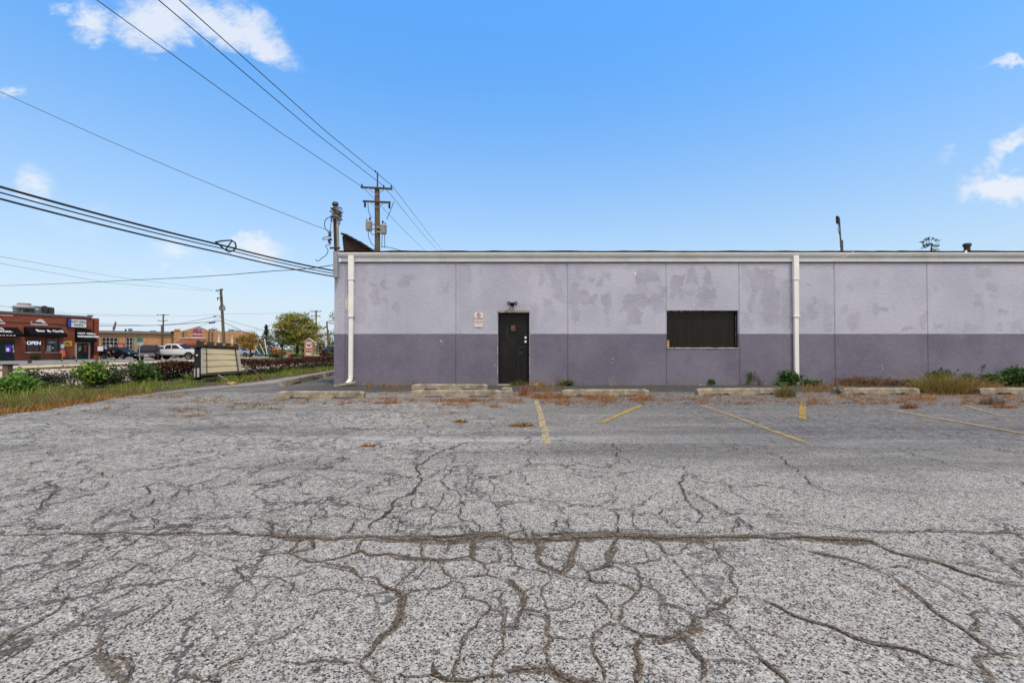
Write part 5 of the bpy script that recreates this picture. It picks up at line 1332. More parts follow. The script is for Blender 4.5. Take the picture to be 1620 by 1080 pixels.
q = MB(); q.add([(X(287)-.05, -.3, za+.05), (X(326), -.3, za+.05), (X(326), -.5, za+.02), (X(286)-.05, -.5, za+.02)], [[0, 1, 2, 3]]); q.box(X(287), X(326), -.5, -.262, za+.051, za+.16); q.build('canopy_trim', WHITEP, g)
def v_emblem(parent, s, y, col_l, col_r):
    """V mark: a left and a right folded limb"""
    q = MB(); q.prism([(-.5*s, .35*s), (-.16*s, .35*s), (.04*s, -.2*s), (-.02*s, -.42*s)], 'y', y-.012, y); q.build('emblem', col_l, parent)
    q = MB(); q.prism([(.5*s, .35*s), (.1*s, .35*s), (.16*s, .16*s), (.07*s, -.16*s), (.03*s, -.36*s)], 'y', y-.012, y); q.build('emblem', col_r, parent)
REDP = mat('sign_red', (.33, .013, .02), .5, var=.06); BLUEP = mat('sign_blue', (.08, .11, .50), .5, var=.06)
sg2 = SH.sub('shop_sign', 'red and blue V emblem sign high on the gable of the tan shop', 'sign', 311.5, 526.5, -.42)
sc_ = (X(318)-X(305))
q = MB(); q.box(-sc_/2, sc_/2, 0, .1, -.62, .10); q.build('panel', REDP, sg2); q = MB(); q.box(-sc_*.44, sc_*.46, 0, .1, -.86, -.625); q.build('lower_panel', mat('grey_panel', (.30, .27, .28), .6), sg2)
q = MB(); q.prism([(-.55, .105), (.62, .105), (.55, .62), (.1, .70), (-.45, .60)], 'y', 0, .09); q.build('emblem_back', mat('emblem_violet', (.12, .06, .20), .5), sg2)
o_ = thing('t', 'x', 'y'); bpy.data.objects.remove(o_)
em = MB(); em.prism([(-.5, .62), (-.16, .62), (.06, .2), (.0, .13)], 'y', -.02, -.002); em.build('emblem', REDP, sg2); em = MB(); em.prism([(.56, .64), (.14, .64), (.20, .5), (.05, .13)], 'y', -.02, -.002); em.build('emblem', mat('emblem_blue', (.16, .2, .68), .5), sg2)
text('Valvoline', .42, TEXTW, sg2, (.1, -.012, -.22), sx=.85, bold=.012); text('INSTANT OIL CHANGE', .17, TEXTW, sg2, (0.02, -.012, -.74), sx=.85, bold=.004)
rs = SH.sub('red_wall_sign', 'small red square sign between the two bay doors', 'sign', 190.8, 547.5, -.06); q = MB(); q.box(-.42, .42, -.03, .05, -.48, .48); q.build('board', mat('dark_red_board', (.16, .03, .03), .6), rs); q = MB(); q.box(-.3, .3, -.04, -.031, -.3, .3); q.build('face', mat('coral_face', (.55, .16, .13), .6, var=.3, scale=6), rs)
for k, (pa, lab) in enumerate(((345, 'white slanted flag pole left of the transformer pole'), (366, 'white slanted flag pole right of the transformer pole'))):
    q = MB(); q.tube([gat(pa-3, 66), at(pa+1.5, 529, 66)], .05, 6); q.box(0, .01, 0, .01, 0, .01); q = MB(); q.tube([gat(pa-3, 66), at(pa+1.5, 529, 66)], .05, 6); P_ = at(pa+1.5, 529, 66); q.add([P_, P_+Vector((.15, 0, -1.2)), P_+Vector((-.3, .05, -1.6)), P_+Vector((-.1, -.03, -.5))], [[0, 1, 2, 3]]); tag(q.build('feather_flag', mat('pale_flag_%d' % k, ((.6, .6, .62), (.6, .5, .32))[k], .7, var=.3)), lab, 'flag')

# ================================================================== VEHICLES
TYRE = mat('tyre_rubber', (.007, .007, .0075), .9, spec=.1); RIM = mat('alloy_rim', (.35, .35, .36), .35, .8, .1); CGL = glass_mat('car_glass', (.010, .011, .013), .45); CGL.node_tree.nodes['Principled BSDF'].inputs['Specular IOR Level'].default_value = .25; LAMP = mat('headlamp', (.40, .41, .41), .15, 0, .1, 20); CHR = mat('bumper_grey', (.10, .095, .095), .45, .2); PLB = mat('dark_plastic', (.006, .006, .0065), .7, spec=.15)
def car(name, label, loc, yaw, st, wheels, rw, paint, side, shield, rear, lower=None, kind='car', grille=True, glasscol=None):
    """st: stations (x, z_low, z_belt, z_top, half width, half top width); side: list of (x,z) window polygons"""
    c = thing(name, label, kind, loc, yaw, None)
    def ring(s_):
        x, zl, zb, zt, w, wt = s_
        return [(x, w*.9, zl), (x, w, zl+.14), (x, w*1.01, (zl+zb)/2), (x, w*.985, zb), (x, wt, zt-.05*(zt-zb > .2)), (x, wt*.86, zt), (x, 0, zt+.02), (x, -wt*.86, zt), (x, -wt, zt-.05*(zt-zb > .2)), (x, -w*.985, zb), (x, -w*1.01, (zl+zb)/2), (x, -w, zl+.14), (x, -w*.9, zl)]
    V, F = [], []; n = 13
    for s_ in st: V += ring(s_)
    for i in range(len(st)-1):
        for j in range(n): F.append([i*n+j, i*n+(j+1) % n, (i+1)*n+(j+1) % n, (i+1)*n+j])
    F += [list(range(n)), [len(V)-n+j for j in range(n)]]
    q = MB(); q.add(V, F); body = q.build('body', paint, c, 28)
    def surf(x, z):
        for a, b in zip(st, st[1:]):
            if a[0] <= x <= b[0]:
                t_ = (x-a[0])/max(1e-6, b[0]-a[0]); s_ = [a[k]+(b[k]-a[k])*t_ for k in range(6)]; f_ = min(1, max(0, (z-s_[2])/max(.05, s_[3]-.05-s_[2]))); return s_[4]*.985*(1-f_)+s_[5]*f_
        return st[0][4]
    for sd in (1, -1):
        for poly in side:
            q = MB(); q.add([(x, sd*(surf(x, z)+.012), z) for x, z in poly], [list(range(len(poly)))]); q.build('side_window', CGL, c)
    for nm, sh_ in (('windshield', shield), ('rear_window', rear)):
        if not sh_: continue
        (x0, z0, w0), (x1, z1, w1) = sh_; q = MB(); sx_ = .05 if x0 > x1 else -.05; q.add([(x0+sx_, -w0, z0+.055), (x0+sx_, w0, z0+.055), (x1+sx_, w1, z1+.03), (x1+sx_, -w1, z1+.03), (x0, -w0, z0-.05), (x0, w0, z0-.05), (x1, w1, z1-.08), (x1, -w1, z1-.08)], [[0, 1, 2, 3], [0, 3, 7, 4], [1, 5, 6, 2], [0, 4, 5, 1], [3, 2, 6, 7], [7, 6, 5, 4]]); q.build(nm, CGL, c)
    for x in wheels:
        for sd in (1, -1):
            w = [s_[4] for s_ in st if abs(s_[0]-x) < 1.5]; yw = max(w)-.10
            q = MB(); q.lathe([(rw*.62, -.11), (rw*.93, -.115), (rw, -.07), (rw, .07), (rw*.93, .115), (rw*.62, .11)], (x, sd*yw, rw), 20, 'y'); wl = q.build('wheel', TYRE, c, 40)
            q = MB(); q.lathe([(0, sd*.122), (rw*.15, sd*.122), (rw*.2, sd*.10), (rw*.5, sd*.118), (rw*.63, sd*.123), (rw*.63, sd*.1)], (x, sd*yw, rw), 10, 'y'); q.build('rim', RIM, wl)
            q = MB(); P0 = [(rw*1.16*math.cos(a), rw*1.16*math.sin(a)) for a in np.linspace(-.25, math.pi+.25, 15)]; q.add([(x+p_[0], sd*(max(w)*1.01+.008), rw+p_[1]) for p_ in P0], [list(range(15))]); q.build('wheel_arch', PLB, c)
    f_ = st[-1]; r_ = st[0]; zm = (f_[1]+f_[3])/2
    for sd in (1, -1):
        q = MB(); q.box(f_[0]-.10, f_[0]+.025, sd*f_[4]*.62-.19, sd*f_[4]*.62+.19, f_[3]-.26, f_[3]-.06, .02); q.build('headlight', LAMP, c)
        q = MB(); q.box(r_[0]-.02, r_[0]+.1, sd*r_[4]*.8-.10, sd*r_[4]*.8+.10, r_[2]-.32, r_[2]-.02, .015); q.build('taillight', REDP, c)
        q = MB(); xm_ = shield[0][0]-.12; q.box(xm_-.08, xm_+.08, sd*(f_[4]+.10)-.10, sd*(f_[4]+.10)+.10, shield[0][1]+.02, shield[0][1]+.18, .03); q.build('mirror', paint, c)
    if grille: q = MB(); q.box(f_[0]-.02, f_[0]+.03, -f_[4]*.40, f_[4]*.40, f_[3]-.28, f_[3]-.09, .02); q.build('grille', PLB, c)
    q = MB(); q.box(f_[0]-.12, f_[0]+.11, -f_[4]*.98, f_[4]*.98, f_[1]-.02, f_[1]+.26, .04); q.build('front_bumper', lower or paint, c)
    q = MB(); q.box(r_[0]-.09, r_[0]+.12, -r_[4]*.96, r_[4]*.96, r_[1], r_[1]+.22, .04); q.build('rear_bumper', lower or paint, c)
    q = MB(); q.box(f_[0]+.111, f_[0]+.12, -.17, .17, f_[1]+.04, f_[1]+.15); q.build('licence_plate', WHITEP, c)
    return c
WHT = mat('white_car_paint', (.50, .53, .58), .35, 0, .03, 3, coat=.3); BUR = mat('burgundy_car_paint', (.016, .004, .005), .35, 0, .1, 3, coat=.03, spec=.2); NAVY = mat('dark_navy_car_paint', (.004, .0045, .007), .35, 0, .1, 3, coat=.03, spec=.2)
TRUCK = [(-2.85, .62, 1.18, 1.2, .94, .92), (-2.75, .60, 1.22, 1.26, .98, .95), (-1.02, .56, 1.22, 1.26, .99, .95), (-.98, .55, 1.25, 1.72, .99, .82), (-.86, .55, 1.25, 1.90, .99, .76), (.25, .55, 1.25, 1.93, .99, .77), (.55, .55, 1.25, 1.86, .99, .78), (1.28, .55, 1.22, 1.27, .99, .94), (1.45, .56, 1.2, 1.26, .99, .93), (2.55, .60, 1.1, 1.17, .97, .88), (2.78, .62, 1.0, 1.06, .92, .82), (2.86, .66, .9, .98, .86, .8)]
car('pickup_truck', 'white crew cab pickup truck parked in front of the tan shop', gat(280.5, 56), R(6), TRUCK, (-1.75, 1.85), .44, WHT,
    [[(-.88, 1.30), (-.80, 1.78), (-.18, 1.80), (-.18, 1.30)], [(-.10, 1.30), (-.10, 1.80), (.35, 1.79), (.95, 1.32)]], ((1.24, 1.25, .80), (.50, 1.86, .68)), ((-.98, 1.32, .72), (-.93, 1.76, .66)), PLB, 'pickup truck')
SUV = [(-2.2, .45, 1.05, 1.08, .84, .80), (-2.15, .40, 1.08, 1.12, .90, .84), (-2.0, .38, 1.08, 1.60, .92, .72), (-1.8, .37, 1.08, 1.70, .93, .72), (.1, .36, 1.06, 1.75, .93, .72), (.35, .36, 1.05, 1.68, .93, .73), (1.05, .36, 1.02, 1.08, .93, .86), (1.2, .36, 1.0, 1.05, .93, .85), (2.05, .40, .88, .96, .90, .80), (2.2, .45, .75, .84, .82, .74)]
sv = car('suv', 'dark burgundy sport utility vehicle with silver front facing the street', gat(236.5, 53.5), R(-58), SUV, (-1.4, 1.4), .36, BUR,
    [[(-1.92, 1.14), (-1.85, 1.58), (-1.15, 1.62), (-1.15, 1.12)], [(-1.05, 1.12), (-1.05, 1.62), (-.3, 1.65), (-.3, 1.10)], [(-.2, 1.10), (-.2, 1.65), (.12, 1.64), (.75, 1.10)]], ((1.02, 1.06, .76), (.32, 1.68, .62)), ((-2.12, 1.14, .7), (-2.0, 1.56, .6)), CHR, 'suv')
q = MB()
for s_ in (-1, 1): q.tube([(-1.5, s_*.6, 1.76), (-1.4, s_*.6, 1.80), (.0, s_*.6, 1.83), (.1, s_*.6, 1.78)], .022, 6)
q.build('roof_rail', PLB, sv); q = MB(); q.box(2.14, 2.235, -.72, .72, .56, .80, .02); q.build('front_fascia', mat('silver_fascia', (.19, .185, .185), .45, .2), sv)
SED = [(-2.3, .42, .92, .95, .80, .74), (-2.2, .36, .98, 1.02, .88, .80), (-1.75, .33, 1.0, 1.12, .91, .78), (-1.1, .32, 1.0, 1.44, .91, .66), (-.2, .31, .98, 1.54, .91, .66), (.2, .31, .97, 1.50, .91, .67), (1.1, .31, .94, 1.0, .91, .82), (1.3, .32, .92, .97, .91, .8), (2.1, .35, .78, .86, .86, .74), (2.3, .4, .62, .72, .78, .7)]
car('sedan', 'dark navy car parked behind the walking person', gat(190, 60), R(-8), SED, (-1.4, 1.42), .34, NAVY,
    [[(-1.55, 1.05), (-1.05, 1.36), (-.45, 1.42), (-.45, 1.03)], [(-.38, 1.03), (-.38, 1.42), (.15, 1.42), (.85, 1.0)]], ((1.08, .98, .74), (.25, 1.46, .58)), ((-1.75, 1.06, .68), (-1.15, 1.4, .56)), NAVY)
car('white_hatchback', 'white car half hidden by the corner of the brick grill', gat(159, 63), R(-60), SED, (-1.4, 1.42), .34, WHT,
    [[(-1.55, 1.05), (-1.05, 1.36), (-.45, 1.42), (-.45, 1.03)], [(-.38, 1.03), (-.38, 1.42), (.15, 1.42), (.85, 1.0)]], ((1.08, .98, .74), (.25, 1.46, .58)), ((-1.75, 1.06, .68), (-1.15, 1.4, .56)), WHT)
car('white_suv', 'white car behind the bed of the pickup truck', gat(264.5, 66), R(10), SUV, (-1.4, 1.4), .36, WHT,
    [[(-1.92, 1.14), (-1.85, 1.58), (-1.15, 1.62), (-1.15, 1.12)], [(-1.05, 1.12), (-1.05, 1.62), (.12, 1.64), (.75, 1.10)]], ((1.02, 1.06, .76), (.32, 1.68, .62)), None, PLB)
car('sedan', 'pale blue car at the far edge behind the small yellow tree', gat(378, 74), R(4), SED, (-1.4, 1.42), .34, mat('pale_blue_car_paint', (.22, .32, .40), .35, 0, .05), [[(-1.55, 1.05), (-1.05, 1.36), (-.45, 1.42), (-.45, 1.03)], [(-.38, 1.03), (-.38, 1.42), (.15, 1.42), (.85, 1.0)]], ((1.08, .98, .74), (.25, 1.46, .58)), None, PLB)
car('sedan', 'dark car seen just left of the warehouse corner', gat(535, 58), R(70), SED, (-1.4, 1.42), .34, NAVY, [[(-1.55, 1.05), (-1.05, 1.36), (-.45, 1.42), (-.45, 1.03)], [(-.38, 1.03), (-.38, 1.42), (.15, 1.42), (.85, 1.0)]], ((1.08, .98, .74), (.25, 1.46, .58)), ((-1.75, 1.06, .68), (-1.15, 1.4, .56)), PLB)

# ================================================================== PERSON
def person(label, loc, yaw):
    o_name = 'person'
    J = {'pelvis': (0, 0, .92), 'chest': (.10, 0, 1.22), 'neck': (.20, 0, 1.45), 'head0': (.25, 0, 1.54), 'head1': (.28, 0, 1.66),
         'hipL': (0, .10, .88), 'kneeL': (.22, .11, .50), 'ankL': (.18, .11, .09), 'toeL': (.36, .12, .035), 'hipR': (-.01, -.10, .88), 'kneeR': (-.04, -.11, .49), 'ankR': (-.32, -.11, .13), 'toeR': (-.18, -.12, .035),
         'shL': (.13, .19, 1.38), 'elL': (.15, .26, 1.10), 'wrL': (.36, .24, .96), 'haL': (.43, .23, .94), 'shR': (.13, -.19, 1.38), 'elR': (.02, -.26, 1.12), 'wrR': (.20, -.27, .92), 'haR': (.26, -.27, .87)}
    rad = {'pelvis': .17, 'chest': .18, 'neck': .065, 'head0': .085, 'head1': .10, 'hipL': .11, 'kneeL': .075, 'ankL': .05, 'toeL': .04, 'hipR': .11, 'kneeR': .075, 'ankR': .05, 'toeR': .04, 'shL': .075, 'elL': .055, 'wrL': .035, 'haL': .036, 'shR': .075, 'elR': .055, 'wrR': .035, 'haR': .036}
    E = [('pelvis', 'chest'), ('chest', 'neck'), ('neck', 'head0'), ('head0', 'head1'), ('pelvis', 'hipL'), ('hipL', 'kneeL'), ('kneeL', 'ankL'), ('ankL', 'toeL'), ('pelvis', 'hipR'), ('hipR', 'kneeR'), ('kneeR', 'ankR'), ('ankR', 'toeR'), ('chest', 'shL'), ('shL', 'elL'), ('elL', 'wrL'), ('wrL', 'haL'), ('chest', 'shR'), ('shR', 'elR'), ('elR', 'wrR'), ('wrR', 'haR')]
    for s_, hd in (('L', 'haL'), ('R', 'haR')):
        h = Vector(J[hd]); d = (h-Vector(J['wr'+s_])).normalized()
        for k, (dy, ln) in enumerate(((-.03, .075), (-.01, .088), (.01, .082), (.03, .062))):
            a = h + d*.03 + Vector((0, dy, 0)); J['f%s%d' % (s_, k)] = a + d*ln*.5; J['g%s%d' % (s_, k)] = a + d*ln + Vector((0, 0, -.025)); rad['f%s%d' % (s_, k)] = .010; rad['g%s%d' % (s_, k)] = .008; E += [(hd, 'f%s%d' % (s_, k)), ('f%s%d' % (s_, k), 'g%s%d' % (s_, k))]
        J['t'+s_] = h + Vector((.02, .05 if s_ == 'R' else -.05, .02)); rad['t'+s_] = .011; E.append((hd, 't'+s_))
    ks = list(J); me = bpy.data.meshes.new('person'); me.from_pydata([tuple(J[k]) for k in ks], [(ks.index(a), ks.index(b)) for a, b in E], [])
    ob = bpy.data.objects.new('t', me); COL.objects.link(ob); md = ob.modifiers.new('skin', 'SKIN'); md.branch_smoothing = .3
    if not me.skin_vertices: 
        ob.modifiers.remove(md); bpy.context.view_layer.objects.active = ob; bpy.ops.object.modifier_add(type='SKIN')
    for k, sv_ in zip(ks, me.skin_vertices[0].data): sv_.radius = (rad[k], rad[k]); sv_.use_root = (k == 'pelvis')
    sb = ob.modifiers.new('sub', 'SUBSURF'); sb.levels = 1; sb.render_levels = 1; bpy.context.view_layer.update()
    m2 = bpy.data.meshes.new_from_object(ob.evaluated_get(bpy.context.evaluated_depsgraph_get())); bpy.data.objects.remove(ob)
    mats = [mat('black_clothing', (.013, .013, .017), .85, var=.3), mat('skin', (.42, .25, .18), .6), mat('dark_trousers', (.016, .016, .022), .85), mat('black_shoes', (.01, .01, .01), .5)]
    b = link_mesh('person', m2, mats); b.data.polygons.foreach_set('use_smooth', [True]*len(m2.polygons))
    for p_ in m2.polygons:
        c = p_.center; hand = min((c-Vector(J['haL'])).length, (c-Vector(J['haR'])).length) < .13 or min((c-Vector(J['wrL'])).length, (c-Vector(J['wrR'])).length) < .03
        p_.material_index = 1 if (c.z > 1.475 or hand) else 3 if c.z < .085 else 2 if c.z < .86 else 0
    b.location = loc; b.rotation_euler = (0, 0, yaw); tag(b, label, 'person')
    q = MB(); 
    for s_ in (-1, 1): q.lathe([(0, -.012), (.012, 0), (0, .012)], (.372, s_*.035, 1.635), 8)
    q.build('eyes', TEXTK, b); q = MB(); q.tube([(.365, 0, 1.63), (.392, 0, 1.60), (.37, 0, 1.585)], [.012, .018, .010], 6); q.tube([(.355, -.03, 1.555), (.362, 0, 1.552), (.355, .03, 1.555)], .006, 5)
    for s_ in (-1, 1): q.lathe([(0, -.03), (.022, 0), (0, .03)], (.27, s_*.108, 1.62), 6)
    q.build('face_features', mats[1], b, 60)
    q = MB(); q.lathe([(.105, -.04), (.112, .0), (.098, .06), (.05, .10), (0, .11)], (.265, 0, 1.685), 12); h = q.build('hair', mat('white_hair', (.42, .38, .34), .8), b, 60)
    return b
person('person in black clothes walking past the parked dark car', gat(171.5, 54.5), R(8))

# ================================================================== STREET FURNITURE ACROSS THE ROAD
def post_sign(name, label, px, Y, ytop, w, h, col, post=GALV, extra=None, cat='sign'):
    b = gat(px, Y); o = thing(name, label, cat, b, math.atan2(b.y, b.x)-R(90)); zt = at(px, ytop, Y).z-b.z
    q = MB(); q.tube([(0, 0, -.1), (0, 0, zt)], .035, 8); q.build('post', post, o)
    q = MB(); q.box(-w/2, w/2, -.06, -.036, zt-h, zt, .006); s_ = q.build('panel', col, o); return o, zt
o, zt = post_sign('street_sign', 'green sign on a grey post in front of the burgundy vehicle', 221, 49, 533.5, .52, .50, mat('sign_green', (.02, .13, .095), .5, var=.1))
q = MB(); q.prism([(-.18, zt-.25), (.0, zt-.1), (.18, zt-.25), (.05, zt-.25), (.05, zt-.4), (-.05, zt-.4), (-.05, zt-.25)], 'y', -.066, -.0605); q.build('symbol', mat('dark_symbol', (.02, .05, .09), .6), o)
q = MB(); q.box(-.09, .30, -.058, -.04, zt-.85, zt-.55); q.build('lower_panel', mat('pale_blue_plate', (.25, .33, .42), .5), o)
o, zt = post_sign('parking_sign', 'blue and white sign on a tan post beside the yellow banner', 99, 55.5, 544, .32, .48, mat('sign_blue_white', (.25, .45, .62), .5, var=.5, scale=6), mat('tan_post', (.42, .30, .18), .8))
q = MB(); q.box(-.18, .22, -.08, -.04, zt-1.15, zt-.75); q.box(.0, .26, -.08, -.04, zt-1.5, zt-1.16); q.build('red_tag', mat('red_orange_tag', (.42, .09, .05), .7), o)
o, zt = post_sign('notice_sign', 'white notice board on a thin post at the corner of the brick grill', 159, 56.5, 548, .5, .55, WHITEP, BLACK)
o = MB(); o.lathe([(.20, 0), (.26, .55), (.27, .56), (.24, .56), (.18, .05), (0, .05)], gat(152, 57.5), 14); tag(o.build('orange_bucket', mat('orange_plastic', (.40, .07, .015), .5), None, 40), 'orange bucket at the corner of the brick grill', 'bucket')
# hydrant
hy = thing('fire_hydrant', 'red fire hydrant on the grass across the street', 'hydrant', gat(457, 60))
q = MB(); q.lathe([(.17, 0), (.17, .05), (.12, .06), (.12, .45), (.16, .46), (.16, .52), (.13, .55), (.10, .66), (.04, .72), (.04, .78), (0, .78)], (0, 0, 0), 14); q.build('barrel', mat('hydrant_red', (.33, .03, .02), .5), hy, 40)
q = MB(); q.tube([(-.22, 0, .38), (.22, 0, .38)], .06, 10); q.tube([(0, -.22, .34), (0, 0, .34)], .08, 10); q.build('outlet', mat('hydrant_cap', (.42, .06, .04), .5), hy, 40)
# monument sign
ms_ = thing('monument_sign', 'small brick monument sign with white and red V panel under a pitched roof', 'sign', gat(488.5, 66), R(12)); k_ = 66/FPX
q = MB(); w = 6.6*k_; zt = at(488, 540.5, 66).z-ms_.location.z; q.prism([(-w, 0), (w, 0), (w, zt), (0, zt+.45), (-w, zt)], 'y', 0, .6); q.build('brick_body', mat_brick('monument_brick', (.29, .125, .05), (.36, .165, .07), (.28, .17, .10), .3, .1, .1), ms_)
q = MB(); q.prism([(-w-.15, zt-.02), (0, zt+.55), (w+.15, zt-.02), (w+.15, zt-.12), (0, zt+.455), (-w-.15, zt-.12)], 'y', -.1, .7); q.build('roof', mat('pale_roof_trim', (.42, .40, .36), .7), ms_)
q = MB(); q.box(-w*.62, w*.62, -.06, -.003, .25, zt-.02); q.build('panel', mat('aged_white_panel', (.42, .42, .42), .6), ms_); q = MB(); q.box(-w*.6, w*.6, -.075, -.061, zt*.33, zt*.58); q.build('red_panel', mat('crimson_panel', (.19, .012, .025), .6), ms_); q = MB(); q.box(-w*.6, w*.6, -.075, -.061, .28, zt*.26); q.build('reader_panel', mat('grey_reader', (.35, .36, .36), .6, var=.4, scale=6), ms_)
q = MB(); c_ = zt*.78; q.prism([(-.35, c_+.2), (-.12, c_+.2), (.0, c_), (.14, c_+.2), (.36, c_+.2), (.02, c_-.28)], 'y', -.075, -.061); q.build('emblem', mat('emblem_navy', (.03, .04, .16), .5), ms_); text('Valvoline', .27, TEXTW, ms_, (0, -.08, zt*.46), sx=.9, bold=.006)
o, zt = post_sign('road_sign', 'grey sign back on a post right of the monument sign', 499.5, 63, 540, .30, .6, GALV); o, zt = post_sign('road_sign', 'pale sign plate beside the short brown pole', 516, 70, 538, .34, .9, mat('pale_plate', (.42, .45, .48), .5))
# painted low walls and play-yard colours far behind
for k, (pa, pb_, yt, col, lab) in enumerate(((386, 398, 553.5, (.27, .34, .40), 'low pale blue painted wall far behind the yellow tree'), (390, 396.5, 554.2, (.45, .08, .07), 'red painted panel far behind the yellow tree'), (398.5, 411, 553.5, (.10, .21, .38), 'low bright blue painted wall right of the small yellow tree'))):
    Y = 84-k*.4; A_, B_ = gat(pa, Y), gat(pb_, Y); zt = at(pa, yt, Y).z; q = MB(); q.box(A_.x, B_.x, Y, Y+.3, A_.z-.1, zt); q.box(A_.x-.05, B_.x+.05, Y-.03, Y+.33, zt+.002, zt+.08); tag(q.build('painted_wall', mat('mural_%d' % k, col, .7, var=.3, scale=.7)), lab, 'wall')
for k, (px_, dx, lab) in enumerate(((411, 9, 'left one of two white slanted guy guards'), (416.5, 9, 'right one of two white slanted guy guards'))):
    q = MB(); q.tube([at(px_-8+k*2, 548-k*5, 58), at(px_+k*2.5, 560.5, 58)], .032, 6); tag(q.build('guy_guard', WHITEP), lab, 'guy guard')
q = MB(); q.tube([at(418.5, 536, 59), at(422.5, 560.5, 59)], .06, 6); tag(q.build('guy_guard', WHITEP), 'thin white post before the dark conifer', 'post')

# ================================================================== THE FALLEN SIGN BOARD
sb = thing('letter_board', 'leaning black letter board with yellowed slatted face and four amber lamps', 'sign', ground(316, 604) + Vector((0, 0, 0)), R(3))
L0 = Vector(sb.location)
# face corners read in depth: left edge near, right edge a little farther, top leaning back
YB, YT = L0.y, L0.y+.28
TL, TR, BR, BL = at(318, 545.5, YT), at(377, 549, YT+.55), at(383, 587, YB+.55), at(318, 591.5, YB)
inv = (Matrix.Translation(L0) @ Matrix.Rotation(R(3), 4, 'Z')).inverted()
TL, TR, BR, BL = [inv @ p for p in (TL, TR, BR, BL)]
nrm = (TR-TL).cross(BL-TL).normalized(); nrm = -nrm if nrm.y > 0 else nrm
def fp(u, v, d=0): return TL.lerp(TR, u).lerp(BL.lerp(BR, u), v) + nrm*d
def slab(q, u0, u1, v0, v1, d0, d1):
    q.add([fp(u0, v0, d0), fp(u1, v0, d0), fp(u1, v1, d0), fp(u0, v1, d0), fp(u0, v0, d1), fp(u1, v0, d1), fp(u1, v1, d1), fp(u0, v1, d1)], [[3, 2, 1, 0], [4, 5, 6, 7], [0, 1, 5, 4], [1, 2, 6, 5], [2, 3, 7, 6], [3, 0, 4, 7]])
def mat_slats():
    m, t, p = principled('yellowed_slats'); o = t.new('ShaderNodeTexCoord').outputs['Object']; x, y, z = t.xyz(o)
    w = t.new('ShaderNodeTexWave'); w.inputs['Scale'].default_value = 7.5; t.put(w.inputs['Vector'], o); w.inputs['Distortion'].default_value = .3
    c = t.mix(t.m('MULTIPLY', w.outputs['Fac'], .8), (.33, .295, .19), (.23, .205, .13)); c = t.mix(t.step(t.noise(o, 3, 4), .45, .7), c, (.28, .255, .18)); t.put(p.inputs['Base Color'], c); p.inputs['Roughness'].default_value = .6; return m
q = MB(); slab(q, 0, 1, .02, 1, -.22, -.005); q.build('cabinet', mat('black_sheet_metal', (.006, .007, .008), .6, dirt=(.03, .025, .022), spec=.2), sb)
q = MB(); slab(q, .15, .895, .10, .98, -.004, .012); fc = q.build('face', mat_slats(), sb)
q = MB()
for v in (.32, .54, .765): slab(q, .05, .955, v-.008, v+.008, .0125, .03)
q.build('letter_rail', mat('grey_rail', (.10, .09, .08), .7), fc)
GREYP = mat('grey_side_panel', (.235, .22, .19), .7, var=.15, dirt=(.14, .12, .09)); DRK = mat('dark_brown_strip', (.014, .008, .007), .8)
q = MB(); slab(q, .0, .135, .09, 1.0, -.003, .02); q.build('side_panel', GREYP, sb); q = MB(); slab(q, .92, 1.0, .11, .99, -.003, .02); q.build('side_panel', GREYP, sb)
q = MB(); slab(q, .128, .148, .08, .99, .0205, .04); q.build('strip', DRK, sb); q = MB(); slab(q, .885, .918, .08, .99, .0205, .04); q.build('strip', DRK, sb)
q = MB(); slab(q, -.10, 1.0, -.10, .085, -.20, .075); slab(q, -.12, -.02, -.12, .12, -.22, .09); tp_ = q.build('lamp_bar', mat('black_lamp_bar', (.007, .0075, .009), .6, dirt=(.03, .027, .025), spec=.2), sb)
AMB = mat('amber_lens', (.21, .12, .02), .4, var=.35, scale=14)
for u in (.12, .38, .615, .83):
    c_ = fp(u, -.005, .076); q = MB(); n_ = 12; ax = nrm; e1 = (TR-TL).normalized(); e2 = ax.cross(e1)
    V = []; 
    for r_, h_ in ((.062, 0), (.062, .02), (.042, .05), (.0, .06)):
        for j in range(n_): a_ = 2*math.pi*j/n_; V.append(c_ + e1*r_*math.cos(a_)*.85 + e2*r_*math.sin(a_)*1.1 + ax*h_)
    q.add(V, [[i*n_+j, i*n_+(j+1) % n_, (i+1)*n_+(j+1) % n_, (i+1)*n_+j] for i in range(3) for j in range(n_)]); q.build('amber_lamp', AMB, sb, 60)
le = MB(); A0, A1, A2, A3 = fp(0, .0, .0), fp(0, .02, -.0), fp(-.0, 1.0, 0), fp(0, 1.08, 0)
le.add([fp(-.17, .06, -.10), fp(-.004, .06, .02), fp(-.004, 1.1, .02), fp(-.17, 1.12, -.08), fp(-.17, .06, -.24), fp(-.004, .06, -.24), fp(-.004, 1.12, -.24), fp(-.17, 1.12, -.24)], [[0, 1, 2, 3], [4, 7, 6, 5], [0, 4, 5, 1], [3, 2, 6, 7], [0, 3, 7, 4], [1, 5, 6, 2]])
le.build('end_cap', mat('black_end', (.005, .006, .008), .6, dirt=(.015, .02, .025), spec=.2), sb)
q = MB()
for u0_, u1_ in ((-.165, -.135), (-.095, -.04)): q.add([fp(u0_, .80, .012), fp(u1_, .80, .02), fp(u1_, 1.10, .022), fp(u0_, 1.10, .014), fp(u0_, .80, -.01), fp(u1_, .80, -.01), fp(u1_, 1.10, -.01), fp(u0_, 1.10, -.01)], [[0, 1, 2, 3], [0, 4, 5, 1], [3, 2, 6, 7], [0, 3, 7, 4], [1, 5, 6, 2]])
q.build('bracket', mat('galvanised_foot', (.22, .225, .235), .5, .3), sb)
q = MB(); c_ = fp(-.10, .37, .012); q.tube([c_, c_+nrm*.02], .026, 10); q.build('lock', RIM, sb)
